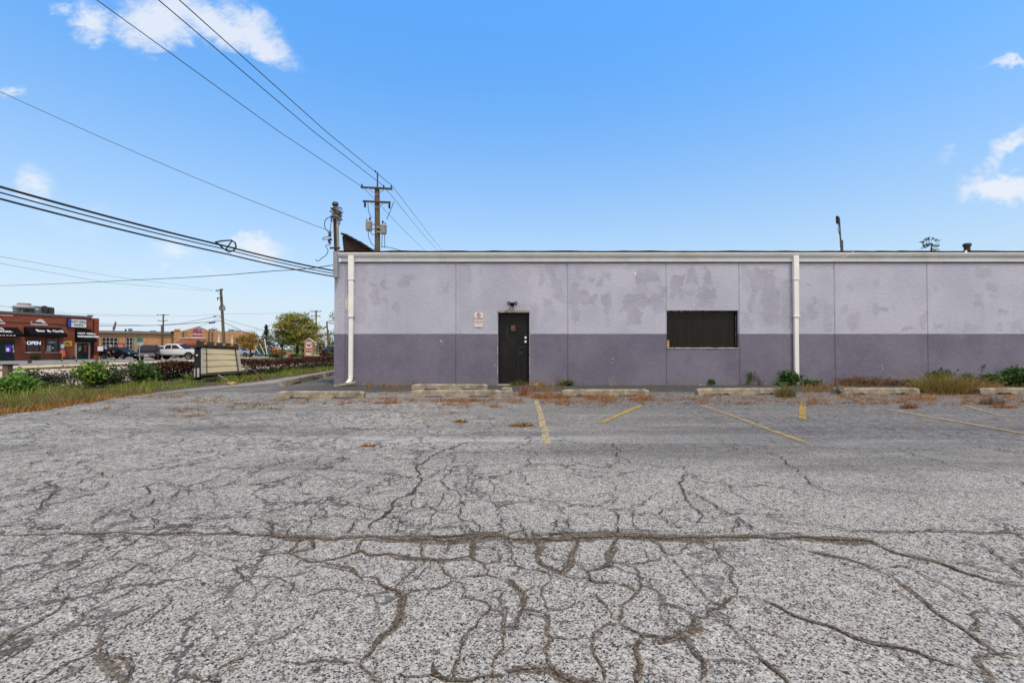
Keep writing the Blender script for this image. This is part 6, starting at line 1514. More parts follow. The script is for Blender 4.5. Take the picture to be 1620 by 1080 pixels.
q = MB(); slab(q, .0, .97, 1.005, 1.07, -.2, .02); q.tube([fp(.03, 1.02, -.1), fp(.03, 1.35, -.1)], .04, 6); q.tube([fp(.9, 1.02, -.1), fp(.92, 1.3, -.1)], .03, 6); q.build('base_rail', DRK, sb)
for k, (pts, r_, col, lab) in enumerate((([(337, 588, 15.2), (349, 595, 14.4), (368, 607, 13.4)], .022, (.20, .17, .13), 'grey broken stick leaning below the letter board'), ([(402, 585, 17.2), (419, 602, 14.9)], .022, (.09, .05, .035), 'thin brown stick leaning in the verge right of the letter board'), ([(276, 594, 16), (306, 592, 15.2)], .018, (.16, .14, .12), 'low grey bar left of the letter board'), ([(369, 604.5, 13.6), (376, 609, 13.2)], .02, (.05, .04, .03), 'short dark stick beside the yellow lump'))):
    q = MB(); q.tube([at(*p) for p in pts], r_, 6); tag(q.build('stick', mat('stick_%d' % k, col, .9)), lab, 'stick')
q = MB(); q.box(-.13, .11, -.07, .06, 0, .08, .03); q.jitter(.02, 2); o = tag(q.build('yellow_lump', mat('yellow_foam', (.36, .27, .09), .9, var=.3)), 'yellowish lump lying at the verge edge below the letter board', 'lump'); o.location = ground(366.5, 608.5)
# wooden posts in the verge
for k, (px_, yb_, yt_, w, lab) in enumerate(((11.5, 612, 577.5, .075, 'square wooden post with flat dark cap in the left shrubs'), (47.5, 575.5, 566, .10, 'short dark wooden post across the street before the brick grill'))):
    b = ground(px_, yb_) if k == 0 else gat(px_, 42); h = at(px_, yt_, b.y).z-b.z; o = thing('wooden_post', lab, 'post', b)
    q = MB(); q.box(-w, w, -w, w, -.1, h, .01); q.build('post', mat('weathered_post_%d' % k, ((.10, .07, .052), (.055, .028, .018))[k], .9, var=.3, scale=6, stretch=(4, 4, .5)), o)
    q = MB(); q.box(-w-.03, w+(.13 if k == 0 else .03), -w-.03, w+.03, h+.001, h+.03); q.build('cap', BLACK, o)
# ================================================================== VEGETATION
def unit(n): v = RNG.normal(size=(n, 3)); return v/np.linalg.norm(v, axis=1, keepdims=True)
def leaves(P, size, cols, up=.3, aspect=.5, jit=.25, cvar=.35):
    """diamond leaf quads at the points P; cols (n,3)"""
    n = len(P); d = unit(n); d[:, 2] = d[:, 2]*.7 - .15; d /= np.linalg.norm(d, axis=1, keepdims=True)
    nn = unit(n); nn[:, 2] += up*3; s = np.cross(d, nn); s /= np.linalg.norm(s, axis=1, keepdims=True)+1e-9
    L = size*(1+jit*RNG.normal(size=(n, 1)).clip(-2, 2)); bend = np.cross(s, d)*L*.12
    V = np.stack([P, P+d*L*.5+s*L*aspect*.5+bend, P+d*L, P+d*L*.5-s*L*aspect*.5+bend], 1).reshape(-1, 3)
    F = np.arange(4*n).reshape(-1, 4); C3 = np.repeat((cols*(1+cvar*RNG.normal(size=(n, 1))).clip(.35, 1.9)).clip(0, .8), 4, 0)
    return V, F, C3
def pick(n, pal, w=None):
    pal = np.array(pal, float); i = RNG.choice(len(pal), n, p=w); return pal[i]
def blades(P, h, w, cols, lean=.45, cvar=.3):
    n = len(P); a = RNG.uniform(0, 2*np.pi, n); s = np.stack([np.cos(a), np.sin(a), np.zeros(n)], 1)
    H = h*(1+.35*RNG.normal(size=(n, 1))).clip(.3, 1.8) if np.isscalar(h) else h[:, None]*(1+.3*RNG.normal(size=(n, 1))).clip(.3, 1.8)
    b = RNG.uniform(0, 2*np.pi, n); l = np.stack([np.cos(b), np.sin(b), np.zeros(n)], 1)*lean*H*np.abs(RNG.normal(size=(n, 1)))
    up = np.array([0, 0, 1.0])
    V = np.stack([P-s*w*.5, P+s*w*.5, P+s*w*.35+up*H*.55+l*.35, P+up*H*.95+l, P-s*w*.35+up*H*.55+l*.35], 1).reshape(-1, 3)
    i = np.arange(n)*5; F = np.concatenate([np.stack([i, i+1, i+2, i+4], 1), np.stack([i+4, i+2, i+3, i+3], 1)])
    F3 = np.concatenate([np.stack([i, i+1, i+2], 1), np.stack([i, i+2, i+4], 1), np.stack([i+4, i+2, i+3], 1)])
    C3 = np.repeat((cols*(1+cvar*RNG.normal(size=(n, 1))).clip(.4, 1.8)).clip(0, .8), 5, 0)
    return V, F3, C3
GREEN = [(.135, .20, .028), (.19, .26, .04), (.24, .28, .055), (.095, .145, .025)]
DARKG = [(.03, .055, .018), (.045, .075, .02), (.06, .10, .03)]
RUST = [(.30, .115, .035), (.36, .16, .05), (.22, .08, .03), (.38, .21, .075)]
TAN = [(.26, .18, .055), (.32, .23, .08), (.21, .135, .045), (.18, .16, .045)]
BARB = [(.075, .028, .020), (.10, .038, .026), (.055, .025, .02), (.12, .055, .03)]
TWIG = mat('grey_twigs', (.075, .064, .055), .9, var=.3, scale=9); STEM = mat('green_stem', (.08, .10, .03), .8); BARK = mat('tree_bark', (.04, .031, .024), .95, var=.35, scale=5, bump=.5, bscale=18)
RSTEM = mat('red_brown_stem', (.08, .03, .018), .85)
def twigs(base, n, h, spread, r, seed, levels=2):
    """branching bare stems from one base, as one mesh builder"""
    rr = random.Random(seed); q = MB(); tips = []
    def grow(p, d, ln, rad, lv):
        P = [p]; rs = [rad]; k = 4
        for i in range(k):
            d = (d + Vector((rr.gauss(0, .22), rr.gauss(0, .22), rr.gauss(.02, .12)))).normalized(); p = p + d*ln/k; P.append(p); rs.append(max(rad*.25, rad*(1-.75*(i+1)/k)))
            if lv > 0 and i >= 1 and rr.random() < .85: grow(p, (d + Vector((rr.gauss(0, .7), rr.gauss(0, .7), rr.gauss(.1, .3)))).normalized(), ln*rr.uniform(.35, .6), rs[-1]*.8, lv-1)
            tips.append(Vector(p))
        q.tube(P, rs, 5)
    for i in range(n):
        a = rr.uniform(0, 6.283); grow(Vector(base)+Vector((rr.gauss(0, .04), rr.gauss(0, .04), 0)), Vector((math.cos(a)*spread*rr.random(), math.sin(a)*spread*rr.random(), 1)).normalized(), h*rr.uniform(.6, 1.0), r, levels)
    return q, tips
def shrub(name, label, loc, h, rad, pal, n, leaf, seed, stems=6, spread=.7, per=None, cat='shrub', twigmat=TWIG, sq=1.0, w=None, group=None):
    """stems that branch, leaves along the upper stems plus a loose volume of leaf clumps"""
    o = thing(name, label, cat, loc, 0, group); q, tips = twigs((0, 0, 0), stems, h*.62, spread, .012*max(.6, h), seed, 2); q.build('stems', twigmat, o, 60)
    T = np.array([tuple(t_) for t_ in tips]); T = T[T[:, 2] > .12*h]; P = T[RNG.integers(0, len(T), n)] + RNG.normal(size=(n, 3))*np.array([rad*.16, rad*.16, h*.07])
    P[:, 2] = np.abs(P[:, 2]); V, F, c = leaves(P, leaf, pick(n, pal, w)); mesh_np('foliage', V, F, LEAF, o, col=c); return o
# ---- verge grass between the lot edge and the hedge (uncountable)
edgeP = [ground(*e) for e in LOT_EDGE]; EY = np.array([-30, 0] + [p.y for p in edgeP] + [40]); EX = np.array([-8.3, -8.2] + [p.x for p in edgeP] + [-9.4])
def ex(y): return np.interp(y, EY, EX)
def verge(n, a0, a1, y0, y1, h, w, pal, lean, name, label, dens=None):
    # more blades where they are near enough to be told apart
    y = y0 + (y1-y0)*RNG.random(n)**1.35; x = ex(y) - (a0 + (a1-a0)*RNG.random(n))
    keep = vnoise(x*1.3+50, y*1.3+50, 21) > .33 if dens is None else vnoise(x*2+50, y*2+50, 22) > dens
    x, y = x[keep], y[keep]; P = np.stack([x, y, np.full(len(x), -.02)], 1)
    hh = h*(.25+1.2*vnoise(x*1.1+9, y*1.1+9, 23)**1.5); V, F, c = blades(P, hh, w, pick(len(P), pal), lean); o = mesh_np(name, V, F, BLADE, col=c); return tag(o, label, 'grass', None, 'stuff')
verge(30000, .12, 2.6, 5.5, 32, .19, .012, GREEN + GREEN[1:3] + GREEN[1:3] + TAN[:1] + [(.14, .19, .05)], .6, 'verge_grass', 'green grass growing along the edge of the lot')
verge(9000, .1, 1.7, 5.5, 11.5, .26, .010, [(.22, .175, .06), (.16, .15, .045), (.12, .14, .035), (.27, .19, .07)], .6, 'verge_grass', 'yellowing mixed grass at the left end of the verge', .4)
verge(8500, -.15, .6, 4.5, 10.8, .12, .009, [(.40, .19, .05), (.44, .25, .07)] + RUST + TAN[:2], 1.1, 'dry_grass', 'orange dry grass fringe where the verge meets the lot', .30)
verge(2600, -.05, .5, 12.6, 24, .07, .012, RUST + TAN, .9, 'dry_grass', 'sparse dry grass fringe farther along the verge', .5)
verge(900, .3, 1.0, 14.5, 16.4, .22, .012, TAN, .6, 'dry_grass', 'straw coloured grass patch right of the letter board', .35)
# ---- hedges: one clipped barberry hedge each side of the sign board
def hedge(label, pts, h, wd, n, seed, low=DARKG):
    P0 = [Vector(p) for p in pts]; o = thing('barberry_hedge', label, 'hedge', (P0[0]+P0[-1])/2); L_ = Vector(o.location)
    seg = [(b-a).length for a, b in zip(P0, P0[1:])]; tot = sum(seg); t_ = RNG.random(n)*tot; X = np.zeros((n, 3)); acc = 0
    for (a, b), l in zip(zip(P0, P0[1:]), seg):
        k = (t_ >= acc) & (t_ <= acc+l); f = ((t_[k]-acc)/l)[:, None]; X[k] = np.array(a)*(1-f) + np.array(b)*f; acc += l
    top = h*(.86+.26*vnoise(t_*1.5+seed, t_*0+seed, 31)); zz_ = np.where(RNG.random(n) < .45, RNG.random(n), 1-.3*RNG.random(n)**2); side = RNG.uniform(-1, 1, n)
    side = np.sign(side)*np.abs(side)**.6; X[:, 0] += side*wd*(.7+.3*np.sin(zz_*3)); X[:, 1] += RNG.normal(size=n)*.08; X[:, 2] = -.02 + zz_*top
    f = (zz_ + .2*RNG.normal(size=n))[:, None]; c = np.where(f > .42, pick(n, BARB), pick(n, low))
    V, F, cc = leaves(X-np.array(L_), .085, c, cvar=.45); mesh_np('foliage', V, F, LEAF, o, col=cc)
    q = MB(); rr = random.Random(seed)
    for k in range(int(tot*4)):
        t = rr.random()*tot; a = 0
        for (p, q2), l in zip(zip(P0, P0[1:]), seg):
            if t <= a+l: b = p.lerp(q2, (t-a)/l); break
            a += l
        b = b-L_; q.tube([b+Vector((rr.gauss(0, .1), rr.gauss(0, .1), 0)), b+Vector((rr.gauss(wd*.3, wd*.5), rr.gauss(0, .2), h*.4)), b+Vector((rr.gauss(wd*.4, wd*.6), rr.gauss(0, .3), h*rr.uniform(.6, .95)))], [.012, .009, .004], 4)
    q.build('stems', TWIG, o); return o
hedge('red brown barberry hedge left of the letter board', [at(228, 600, 15.0) * Vector((1, 1, 0)) if False else Vector((gat(226, 14.6).x, 14.6, 0)), Vector((gat(320, 17.0).x, 17.0, 0))], .56, .42, 9000, 3)
hedge('long red brown barberry hedge right of the letter board', [Vector((gat(374, 17.4).x, 17.4, 0)), Vector((gat(440, 20.5).x, 20.5, 0)), Vector((gat(518, 26.5).x, 26.5, 0)), Vector((gat(545, 31).x, 31, 0))], .60, .45, 17000, 7)
# ---- the shrubs left of the hedge
def G(px, y): p = ground(px, y); return Vector((p.x, p.y, -.02))
shrub('green_shrub', 'bright green shrub with upright shoots at the left edge', G(22, 624), .52, .75, [(.09, .20, .025), (.12, .26, .035), (.07, .14, .02)], 2600, .085, 41, 12, 1.1, sq=1.3)
shrub('green_shrub', 'tall light green shoots beside the wooden post', G(36, 620), .66, .4, [(.12, .26, .03), (.15, .30, .05)], 700, .08, 42, 4, .35)
shrub('purple_shrub', 'dark purple leaved shrub with pale stems near the left edge', G(72, 619), .60, .6, [(.035, .03, .032), (.05, .04, .045), (.03, .045, .02), (.10, .09, .10)], 1900, .075, 43, 10, .9)
shrub('bare_shrub', 'bare grey twiggy shrub between two leafy shrubs', G(112, 612), .95, .8, [(.10, .07, .03), (.05, .05, .02)], 160, .06, 44, 20, 1.2, twigmat=mat('bare_twigs', (.12, .10, .09), .9))
shrub('yellow_green_shrub', 'yellow green topped shrub right of the bare twigs', G(146, 613), .82, .7, [(.16, .28, .03), (.10, .19, .03), (.20, .30, .05), (.05, .08, .02)], 2300, .085, 45, 11, .7)
shrub('dark_shrub', 'dark leaved shrub leaning right of the yellow green one', G(172, 612), .66, .5, DARKG + [(.05, .04, .035)], 1300, .08, 46, 8, .8)
shrub('bare_shrub', 'thin purple grey twigs left of the round green bush', G(193, 611), .85, .5, [(.07, .05, .05), (.05, .05, .03)], 420, .06, 47, 15, .8, twigmat=bpy.data.materials['bare_twigs'])
shrub('green_shrub', 'tall rounded green bush at the left end of the hedge', G(224, 608), .80, .6, [(.05, .11, .025), (.075, .15, .03), (.04, .08, .02), (.10, .18, .04)], 3000, .095, 48, 12, .55)
shrub('green_shrub', 'small green clump below the letter board end', G(300, 601), .25, .3, GREEN, 500, .06, 49, 6, .9)
# ---- plants along the foot of the wall
WYF = WY - .18
def wall_plant(name, label, pxa, pyt, pal, n, leaf, seed, stems, spread, dy=0, twm=STEM, w=None, cat='weed', rad=.4):
    h = at(pxa, pyt, WYF-dy).z; return shrub(name, label, (wx(pxa)*(WYF-dy)/WY, WYF-dy, 0), h, rad, pal, n, leaf, seed, stems, spread, cat=cat, twigmat=twm, w=w)
DG2 = [(.03, .075, .02), (.045, .11, .03), (.07, .145, .035)]
wall_plant('leafy_weed', 'small green weed at the left end of the middle wheel stop', 897, 601, [(.04, .10, .02), (.06, .13, .03)], 420, .06, 61, 7, 1.0)
wall_plant('leafy_weed', 'narrow upright green weed against the wall under the window', 1124, 598.5, DG2, 170, .05, 62, 3, .15, rad=.15)
wall_plant('leafy_weed', 'slender green weed right of the window', 1187, 583, DG2, 190, .05, 63, 3, .3, rad=.2)
wall_plant('dry_weed', 'bare red brown stalks right of the window', 1204, 578, [(.14, .07, .04)], 40, .03, 64, 9, 1.0, twm=RSTEM)
wall_plant('leafy_weed', 'dark green plant climbing the right downspout', 1252, 582, DG2, 900, .085, 65, 6, .45, dy=.05, rad=.3)
wall_plant('leafy_weed', 'spreading dark green weed left of the right downspout', 1240, 597, DG2, 500, .08, 66, 7, 1.5, rad=.5)
wall_plant('leafy_weed', 'spreading green weed right of the right downspout', 1281, 598, DG2 + [(.06, .12, .03)], 800, .08, 67, 9, 1.6, rad=.5)
for k, (pa, yt, lab) in enumerate(((1338, 588, 'red brown weed behind the left end of the wheel stop right of the downspout'), (1362, 590, 'red brown weed in the middle behind that wheel stop'), (1388, 592, 'low red brown weed with green base behind the wheel stop'), (1412, 594, 'sparse red brown weed nearest the small green tuft'))):
    wall_plant('dry_weed', lab, pa, yt, [(.16, .06, .035), (.22, .10, .05), (.08, .09, .03)], 420, .04, 70+k, 14, 1.2, twm=RSTEM, rad=.5)
wall_plant('leafy_weed', 'small green tuft behind the right end of a wheel stop', 1441, 600, DG2 + [(.07, .12, .03)], 350, .07, 75, 7, 1.0)
wall_plant('leafy_weed', 'dark green weed above the tan grass clump', 1484, 581, DG2, 900, .085, 76, 8, .8, rad=.5)
wall_plant('leafy_weed', 'thin dark green sprig right above the tan grass clump', 1531, 586, DG2, 200, .07, 77, 4, .5, rad=.3)
wall_plant('leafy_weed', 'big dark green weed at the right edge', 1600, 576.5, DG2, 2600, .10, 78, 14, 1.1, rad=.7)
wall_plant('leafy_weed', 'dark green weed left of the big one at the right edge', 1570, 587, DG2, 1100, .09, 79, 9, 1.2, rad=.5)
wall_plant('leafy_weed', 'dark green weed filling the right corner of the photo', 1640, 580, DG2, 1600, .10, 80, 10, 1.0, rad=.7)
def clump(name, label, loc, rx, ry, h, n, pal, w=.008, lean=.6, kind=None, cat='grass'):
    a = RNG.random(n)*6.283; r = np.sqrt(RNG.random(n)); P = np.stack([r*np.cos(a)*rx, r*np.sin(a)*ry, np.zeros(n)], 1); hh = h*(1.05-.55*r**2)
    V, F, c = blades(P, hh, w, pick(n, pal), lean); o = mesh_np(name, V, F, BLADE, col=c); o.location = loc; return tag(o, label, cat, None, kind)
clump('grass_clump', 'big tan grass clump between the two right wheel stops', Vector((gat(1488, 10.75).x, 10.75, 0)), .62, .38, .44, 1900, TAN + [(.18, .17, .04)], .008, 1.0)
clump('grass_clump', 'tan and rust grass clump spreading right of the big one', Vector((gat(1536, 10.8).x, 10.8, 0)), .60, .32, .34, 1200, TAN + RUST, .008, 1.1)
clump('grass_clump', 'greenish upright grass tuft at the right end of the window wheel stop', Vector((ground(1243, 628).x, ground(1243, 628).y, 0)), .22, .14, .30, 420, [(.16, .17, .05), (.30, .19, .07), (.10, .12, .03)], .008, .6)
clump('grass_clump', 'rust red weed clump before the right end of the door', Vector((ground(868, 630).x, ground(868, 630).y, 0)), .42, .20, .16, 330, RUST, .007, 1.5)
clump('grass_clump', 'rust red weed clump in front of the middle wheel stop', Vector((ground(948, 631).x, ground(948, 631).y, 0)), .34, .16, .18, 260, RUST, .006, 1.3)
clump('grass_clump', 'low rust weed clump at the right end of the middle wheel stop', Vector((ground(1016, 633).x, ground(1016, 633).y, 0)), .28, .12, .11, 200, RUST, .008, .9)
clump('grass_clump', 'rust weeds below the second wheel stop left of the door', Vector((ground(728, 635).x, ground(728, 635).y, 0)), .60, .13, .09, 330, RUST, .007, .9)
clump('grass_clump', 'small rust weed beside the concrete block', Vector((ground(829, 626).x, ground(829, 626).y, 0)), .14, .10, .30, 130, RUST, .007, .8)
clump('grass_clump', 'yellow green weeds growing on the door sill', Vector((wx(822), WY-.16, .02)), .28, .07, .12, 330, [(.10, .13, .03), (.2, .17, .05), (.05, .09, .02)], .01, .8)
clump('grass_clump', 'dry fine stalks left of the green weed by the wheel stop', Vector((wx(887), WY-.2, 0)), .15, .06, .40, 60, TAN, .006, .5)
clump('grass_clump', 'pale dry stalks against the wall between door and window', Vector((wx(968), WY-.1, 0)), .10, .04, .36, 26, [(.4, .38, .32)], .005, .4)
clump('grass_clump', 'flat orange weed on the faded stall line', ground(825, 674), .17, .08, .06, 220, RUST + TAN, .009, 1.6)
clump('grass_clump', 'small orange weed left of the faded stall line', ground(729, 668), .11, .05, .05, 120, RUST + TAN, .009, 1.5)
clump('grass_clump', 'tiny rust weed alone in the middle of the lot', ground(583, 706), .08, .035, .04, 80, RUST, .007, 1.6)
clump('grass_clump', 'rust weeds left of the second wheel stop', Vector((ground(612, 638).x, ground(612, 638).y, 0)), .26, .12, .10, 170, RUST, .007, 1.1)
clump('grass_clump', 'dark rust weed on the lot below the red brown weeds', ground(1438, 646), .16, .07, .12, 160, RUST + [(.10, .07, .03)], .008, 1.1)
clump('grass_clump', 'spiky dark dry weed near the right wheel stop', ground(1570, 640), .24, .10, .20, 160, [(.10, .06, .035), (.16, .10, .06)], .007, 1.2)
clump('grass_clump', 'orange flat weed near the right edge of the lot', ground(1588, 645), .26, .07, .06, 260, RUST, .008, 1.5)
clump('grass_clump', 'dry stalks at the foot of the left downspout', Vector((wx(662), WY-.5, 0)), .12, .08, .30, 40, TAN, .005, .7)
# low dry weeds and crumbs scattered in the joint before the wheel stops (uncountable)
def scatter(n, name, label, boxes, h, pal, w=.007, lean=1.2):
    # little tufts, each a few blades spreading from one root
    P, H = [], []
    for (px0, px1, py0, py1, k) in boxes:
        for _ in range(int(n*k/14)):
            g_ = ground(RNG.uniform(px0, px1), RNG.uniform(py0, py1)); m_ = int(RNG.uniform(5, 30)); r_ = RNG.uniform(.02, .09); hh = RNG.uniform(.4, 1.35)
            for _2 in range(m_): P.append((g_.x+RNG.normal()*r_, g_.y+RNG.normal()*r_*.7, 0)); H.append(h*hh)
    P = np.array(P); h = np.array(H); V, F, c = blades(P, h, w, pick(len(P), pal), lean); tag(mesh_np(name, V, F, BLADE, col=c), label, 'weeds', None, 'stuff')
scatter(1050, 'dry_weeds', 'low rust coloured weeds in the joint before the wheel stops', [(575, 800, 630, 645, 1.3), (800, 900, 622, 640, 1.1), (880, 1040, 624, 642, 1.5), (1040, 1110, 625, 640, .4), (1110, 1330, 624, 640, 1.4), (1330, 1480, 624, 640, 1.5), (1450, 1620, 622, 642, 1.4), (430, 580, 631, 640, .4), (600, 660, 612, 630, .3)], .060, RUST + [(.16, .10, .05), (.34, .20, .09)], .006, 2.2)
scatter(420, 'dry_weeds', 'thin dry grass along the foot of the wall', [(560, 660, 611, 616, .3), (840, 890, 610, 620, .8), (1270, 1340, 606, 622, 1.6), (1340, 1460, 606, 613, .9), (1540, 1620, 610, 624, .9)], .16, RUST + TAN, .007, .7)
scatter(600, 'dry_weeds', 'flattened dry weeds in the cracks at the left of the lot', [(280, 440, 628, 640, 1.0), (270, 330, 646, 660, .5), (190, 300, 622, 630, .9), (480, 530, 588, 600, .6), (350, 450, 640, 650, .4), (120, 240, 638, 650, .25)], .035, RUST + TAN, .008, 1.8)
# fallen leaves
def leaf_litter():
    P = np.array([tuple(ground(RNG.uniform(0, 1620), 640+430*RNG.random()**1.6)) for _ in range(60)]); P[:, 2] = .012
    V, F, c = leaves(P, .022, pick(len(P), [(.16, .07, .025), (.22, .12, .04), (.09, .05, .03)]), up=3, aspect=.7); tag(mesh_np('fallen_leaves', V, F, LEAF, col=c), 'a few small dry leaves lying on the asphalt', 'leaves', None, 'stuff')
leaf_litter()
def pebbles():
    n = 900; px = RNG.uniform(0, 1620, n); u = RNG.random(n); py = np.where(u < .2, 852+RNG.normal(0, 14, n), 630+450*RNG.random(n)**.8); V, F = [], []
    for i in range(n):
        if py[i] < 622 or py[i] > 1080: continue
        g_ = ground(px[i], py[i]); s = .0035*(1+RNG.random()*1.6); o = len(V); c = [Vector((s*RNG.uniform(.7, 1.3)*a, s*RNG.uniform(.7, 1.3)*b, s*RNG.uniform(.4, .9)*(1 if k else 0))) for k, (a, b) in enumerate(((0, 0),))]
        for a in range(5): t_ = a*1.2566+RNG.random()*.6; V.append((g_.x+s*math.cos(t_), g_.y+s*math.sin(t_), .001))
        for a in range(5): t_ = a*1.2566+RNG.random()*.6; V.append((g_.x+s*.7*math.cos(t_), g_.y+s*.7*math.sin(t_), s*.5+.001))
        for a in range(5): F.append((o+a, o+(a+1) % 5, o+5+(a+1) % 5, o+5+a))
        F.append((o+5, o+6, o+7, o+8)); F.append((o+5, o+8, o+9, o+9))
    q = MB(); q.v = V; q.f = [list(dict.fromkeys(f)) for f in F]; q.m = [0]*len(F); tag(q.build('loose_gravel', mat('pale_gravel', (.15, .13, .105), .9, var=.5, scale=40)), 'loose gravel crumbs lying along the cracks', 'gravel', None, 'stuff')
pebbles()

# ================================================================== TREES
def tree(name, label, base, h, crown_r, crown_z, pal, n, leaf, seed, trunk=.2, sq=.75, conifer=False, w=None, gaps=.5, cat='tree', cl=None):
    rr = random.Random(seed); o = thing(name, label, cat, base); q = MB(); tips = []
    def grow(p, d, ln, rad, lv):
        P, rs = [p], [rad]
        for i in range(4):
            d = (d + Vector((rr.gauss(0, .14), rr.gauss(0, .14), rr.gauss(.03, .08)))).normalized(); p = p + d*ln/4; P.append(p); rs.append(rad*(1-.55*(i+1)/4))
            if lv < 3: tips.append(Vector(p))
        q.tube(P, rs, 6 if lv else 5)
        if lv > 0:
            for k in range(rr.randint(2, 4)):
                a = rr.uniform(0, 6.283); e = Vector((math.cos(a), math.sin(a), rr.uniform(.1, .8))).normalized(); grow(P[rr.randint(2, 4)], (d*.5+e).normalized(), ln*rr.uniform(.55, .8), rs[-1]*.75, lv-1)
    if conifer:
        q.tube([(0, 0, -.2), (0, 0, h)], [trunk, .03], 7); zc = h*RNG.random(n)**1.0; r = crown_r*(1-zc/h)*np.sqrt(RNG.random(n))*(.6+.5*np.abs(np.sin(zc*7/h*3.1))); a = RNG.random(n)*6.283
        P = np.stack([r*np.cos(a), r*np.sin(a), zc+.1*h*.2], 1)
    else:
        tz = crown_z - crown_r*sq*.75
        q.tube([(0, 0, -.2), (rr.gauss(0, .05), rr.gauss(0, .05), tz*.5), (0, 0, tz)], [trunk*1.2, trunk, trunk*.85], 9)
        for k in range(6): a = k*1.047+rr.uniform(-.3, .3); grow(Vector((0, 0, tz*.92)), Vector((math.cos(a)*.8, math.sin(a)*.8, rr.uniform(.5, 1.3))).normalized(), crown_r*rr.uniform(.6, .8), trunk*.5, 2)
        grow(Vector((0, 0, tz)), Vector((0, 0, 1)), crown_r*.9, trunk*.6, 2)
        nc = cl or 90; C_ = unit(nc)*(.35+.65*RNG.random((nc, 1))**.45)*np.array([crown_r, crown_r, crown_r*sq]) + np.array([0, 0, crown_z]); C_[:, 2] += .12*crown_r*(RNG.random(nc)-.3)
        i = RNG.integers(0, nc, n); P = C_[i] + RNG.normal(size=(n, 3))*crown_r*np.array([.13, .13, .055])*(1+gaps*.4)
    q.build('trunk', BARK, o, 60)
    cols = pick(n, pal, w); 
    if not conifer: cc = RNG.random(nc)[i][:, None]; cols = cols*(.75+.5*cc)
    V, F, c = leaves(P, leaf, cols, cvar=.3); mesh_np('crown', V, F, LEAF, o, col=c); return o
YG = [(.30, .26, .04), (.20, .22, .04), (.11, .15, .03), (.36, .27, .05), (.06, .09, .02)]
OR = [(.38, .20, .03), (.30, .20, .035), (.16, .15, .03), (.42, .17, .03)]
def T(px, Y): return gat(px, Y)
def hpx(px, py, Y): return at(px, py, Y).z - gz(gat(px, Y).x)
tree('maple_tree', 'big spreading yellow green tree across the street', T(470, 72), 7, 3.25, hpx(470, 522, 72), YG[:2] + YG, 7500, .32, 1, .22, .82, cl=130, w=[.18, .14, .16, .18, .14, .13, .07])
tree('maple_tree', 'lower green tree left beside the big yellow green tree', T(446, 70), 4, 1.9, hpx(446, 536, 70), [(.10, .14, .03), (.16, .17, .035), (.06, .10, .025)], 1900, .22, 2, .14, .8, cl=60)
tree('maple_tree', 'small tree with orange yellow crown right of the sign board', T(396, 68), 4, 1.75, hpx(396, 541.5, 68), OR + [(.12, .15, .03), (.10, .14, .03)], 2400, .22, 3, .12, .68, cl=70)
tree('spruce_tree', 'narrow dark conifer left of the big tree', T(421, 76), hpx(421, 515, 76), 1.9, 2, [(.03, .05, .022), (.045, .07, .03)], 1500, .26, 4, .14, conifer=True, gaps=1)
tree('maple_tree', 'dark green tree behind the transformer pole', T(370, 88), 5, 1.9, hpx(370, 534, 88), [(.05, .09, .02), (.09, .13, .03), (.18, .16, .03)], 1600, .28, 5, .16, .85, cl=60)
tree('maple_tree', 'small orange topped tree behind the gable of the tan shop', T(337, 96), 5, 1.5, hpx(337, 527, 96), OR + YG, 700, .3, 6, .14, .5, cl=40)
tree('maple_tree', 'green tree behind the orange yellow one', T(384, 105), 5, 2.2, hpx(384, 538, 105), [(.06, .09, .025), (.10, .12, .03)], 1100, .34, 7, .16, .7, cl=50)
tree('maple_tree', 'orange tree behind the monument sign', T(507, 78), 4, 1.9, hpx(507, 541, 78), OR + YG, 1900, .24, 8, .14, .85, cl=60)
tree('maple_tree', 'green shrubby tree left behind the monument sign', T(479, 79), 3, 1.5, hpx(479, 549, 79), YG[1:3], 1300, .22, 9, .1, .75, cl=45)
tree('young_tree', 'thin young tree beside the left edge of the warehouse', T(542, 33), 4, 1.05, hpx(542, 532, 33), [(.06, .10, .025), (.10, .15, .03), (.12, .12, .05)], 2400, .13, 10, .09, 2.1, cl=70, gaps=1)
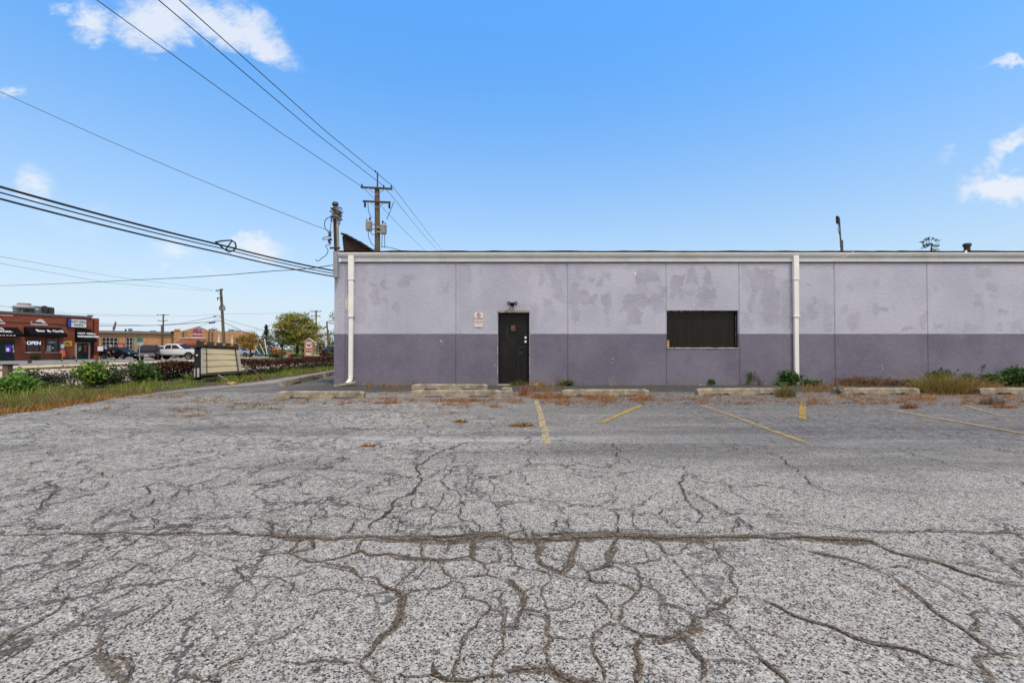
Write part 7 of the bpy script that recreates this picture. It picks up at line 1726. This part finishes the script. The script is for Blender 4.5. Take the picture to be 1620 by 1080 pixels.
tree('ash_tree', 'tree top peeking over the warehouse roof', Vector((gat(1474, 50).x, 50, 0)), 10, .85, hpx(1474, 380, 50)-.7, [(.06, .09, .03), (.09, .12, .04), (.05, .07, .025)], 300, .22, 12, .22, 1.3, cl=16, gaps=.1)
q, tips = twigs((0, 0, 0), 3, 4.6, .45, .06, 91, 2); o = q.build('dead_tree', TWIG); o.location = T(413, 78); tag(o, 'bare grey dead tree left of the dark conifer', 'tree')
for k, (px_, h_, r_, col, lab) in enumerate(((432, .9, 1.0, DARKG, 'dark rounded bush left under the big tree'), (439, .7, .9, DARKG, 'smaller dark bush beside the dark rounded one'), (464, .75, 1.5, DARKG, 'wide dark low bush under the big tree'), (478, .9, 1.0, GREEN, 'green bush left of the monument sign'), (436, 1.7, .7, [(.42, .20, .04), (.40, .12, .03)], 'orange bush under the big tree'), (446.5, 1.5, .5, [(.36, .13, .03), (.2, .15, .03)], 'rust orange upright bush right of the hydrant'), (509, 1.3, .9, GREEN + OR, 'yellow green bush right of the monument sign'))):
    shrub('distant_bush', lab, T(px_, 66+k*.4), h_, r_*1.3, col, 700, .16, 100+k, 9, 1.2 if r_ > .8 else .5)
shrub('low_plants', 'dark planting under the left window of the brick grill', GR.world(GR.x(52), -.5, 0), .8, 1.2, DARKG + [(.08, .03, .03)], 700, .13, 120, 10, 1.2)
shrub('low_plants', 'low planting beside the double door of the brick grill', GR.world(GR.x(109), -.5, 0), .5, 1.0, DARKG + [(.30, .22, .16)], 500, .11, 121, 9, 1.5)
shrub('low_plants', 'low shrubs under the right window of the brick grill', GR.world(GR.x(88), -.5, 0), .4, .8, DARKG, 350, .11, 122, 8, 1.5)
# far woods closing the horizon (uncountable)
n = 9000; xx = RNG.uniform(-330, 60, n); yy = 190 + RNG.uniform(0, 40, n); P = np.stack([xx, yy, -.3 + RNG.random(n)*(2.2+5.5*vnoise(xx/9+80, yy*0+3, 41))], 1)
V, F, c = leaves(P, 1.1, pick(n, [(.05, .08, .03), (.08, .10, .03), (.16, .12, .03), (.06, .07, .03)])); tag(mesh_np('far_woods', V, F, LEAF, col=c), 'distant belt of autumn woods closing the horizon', 'woods', None, 'stuff')
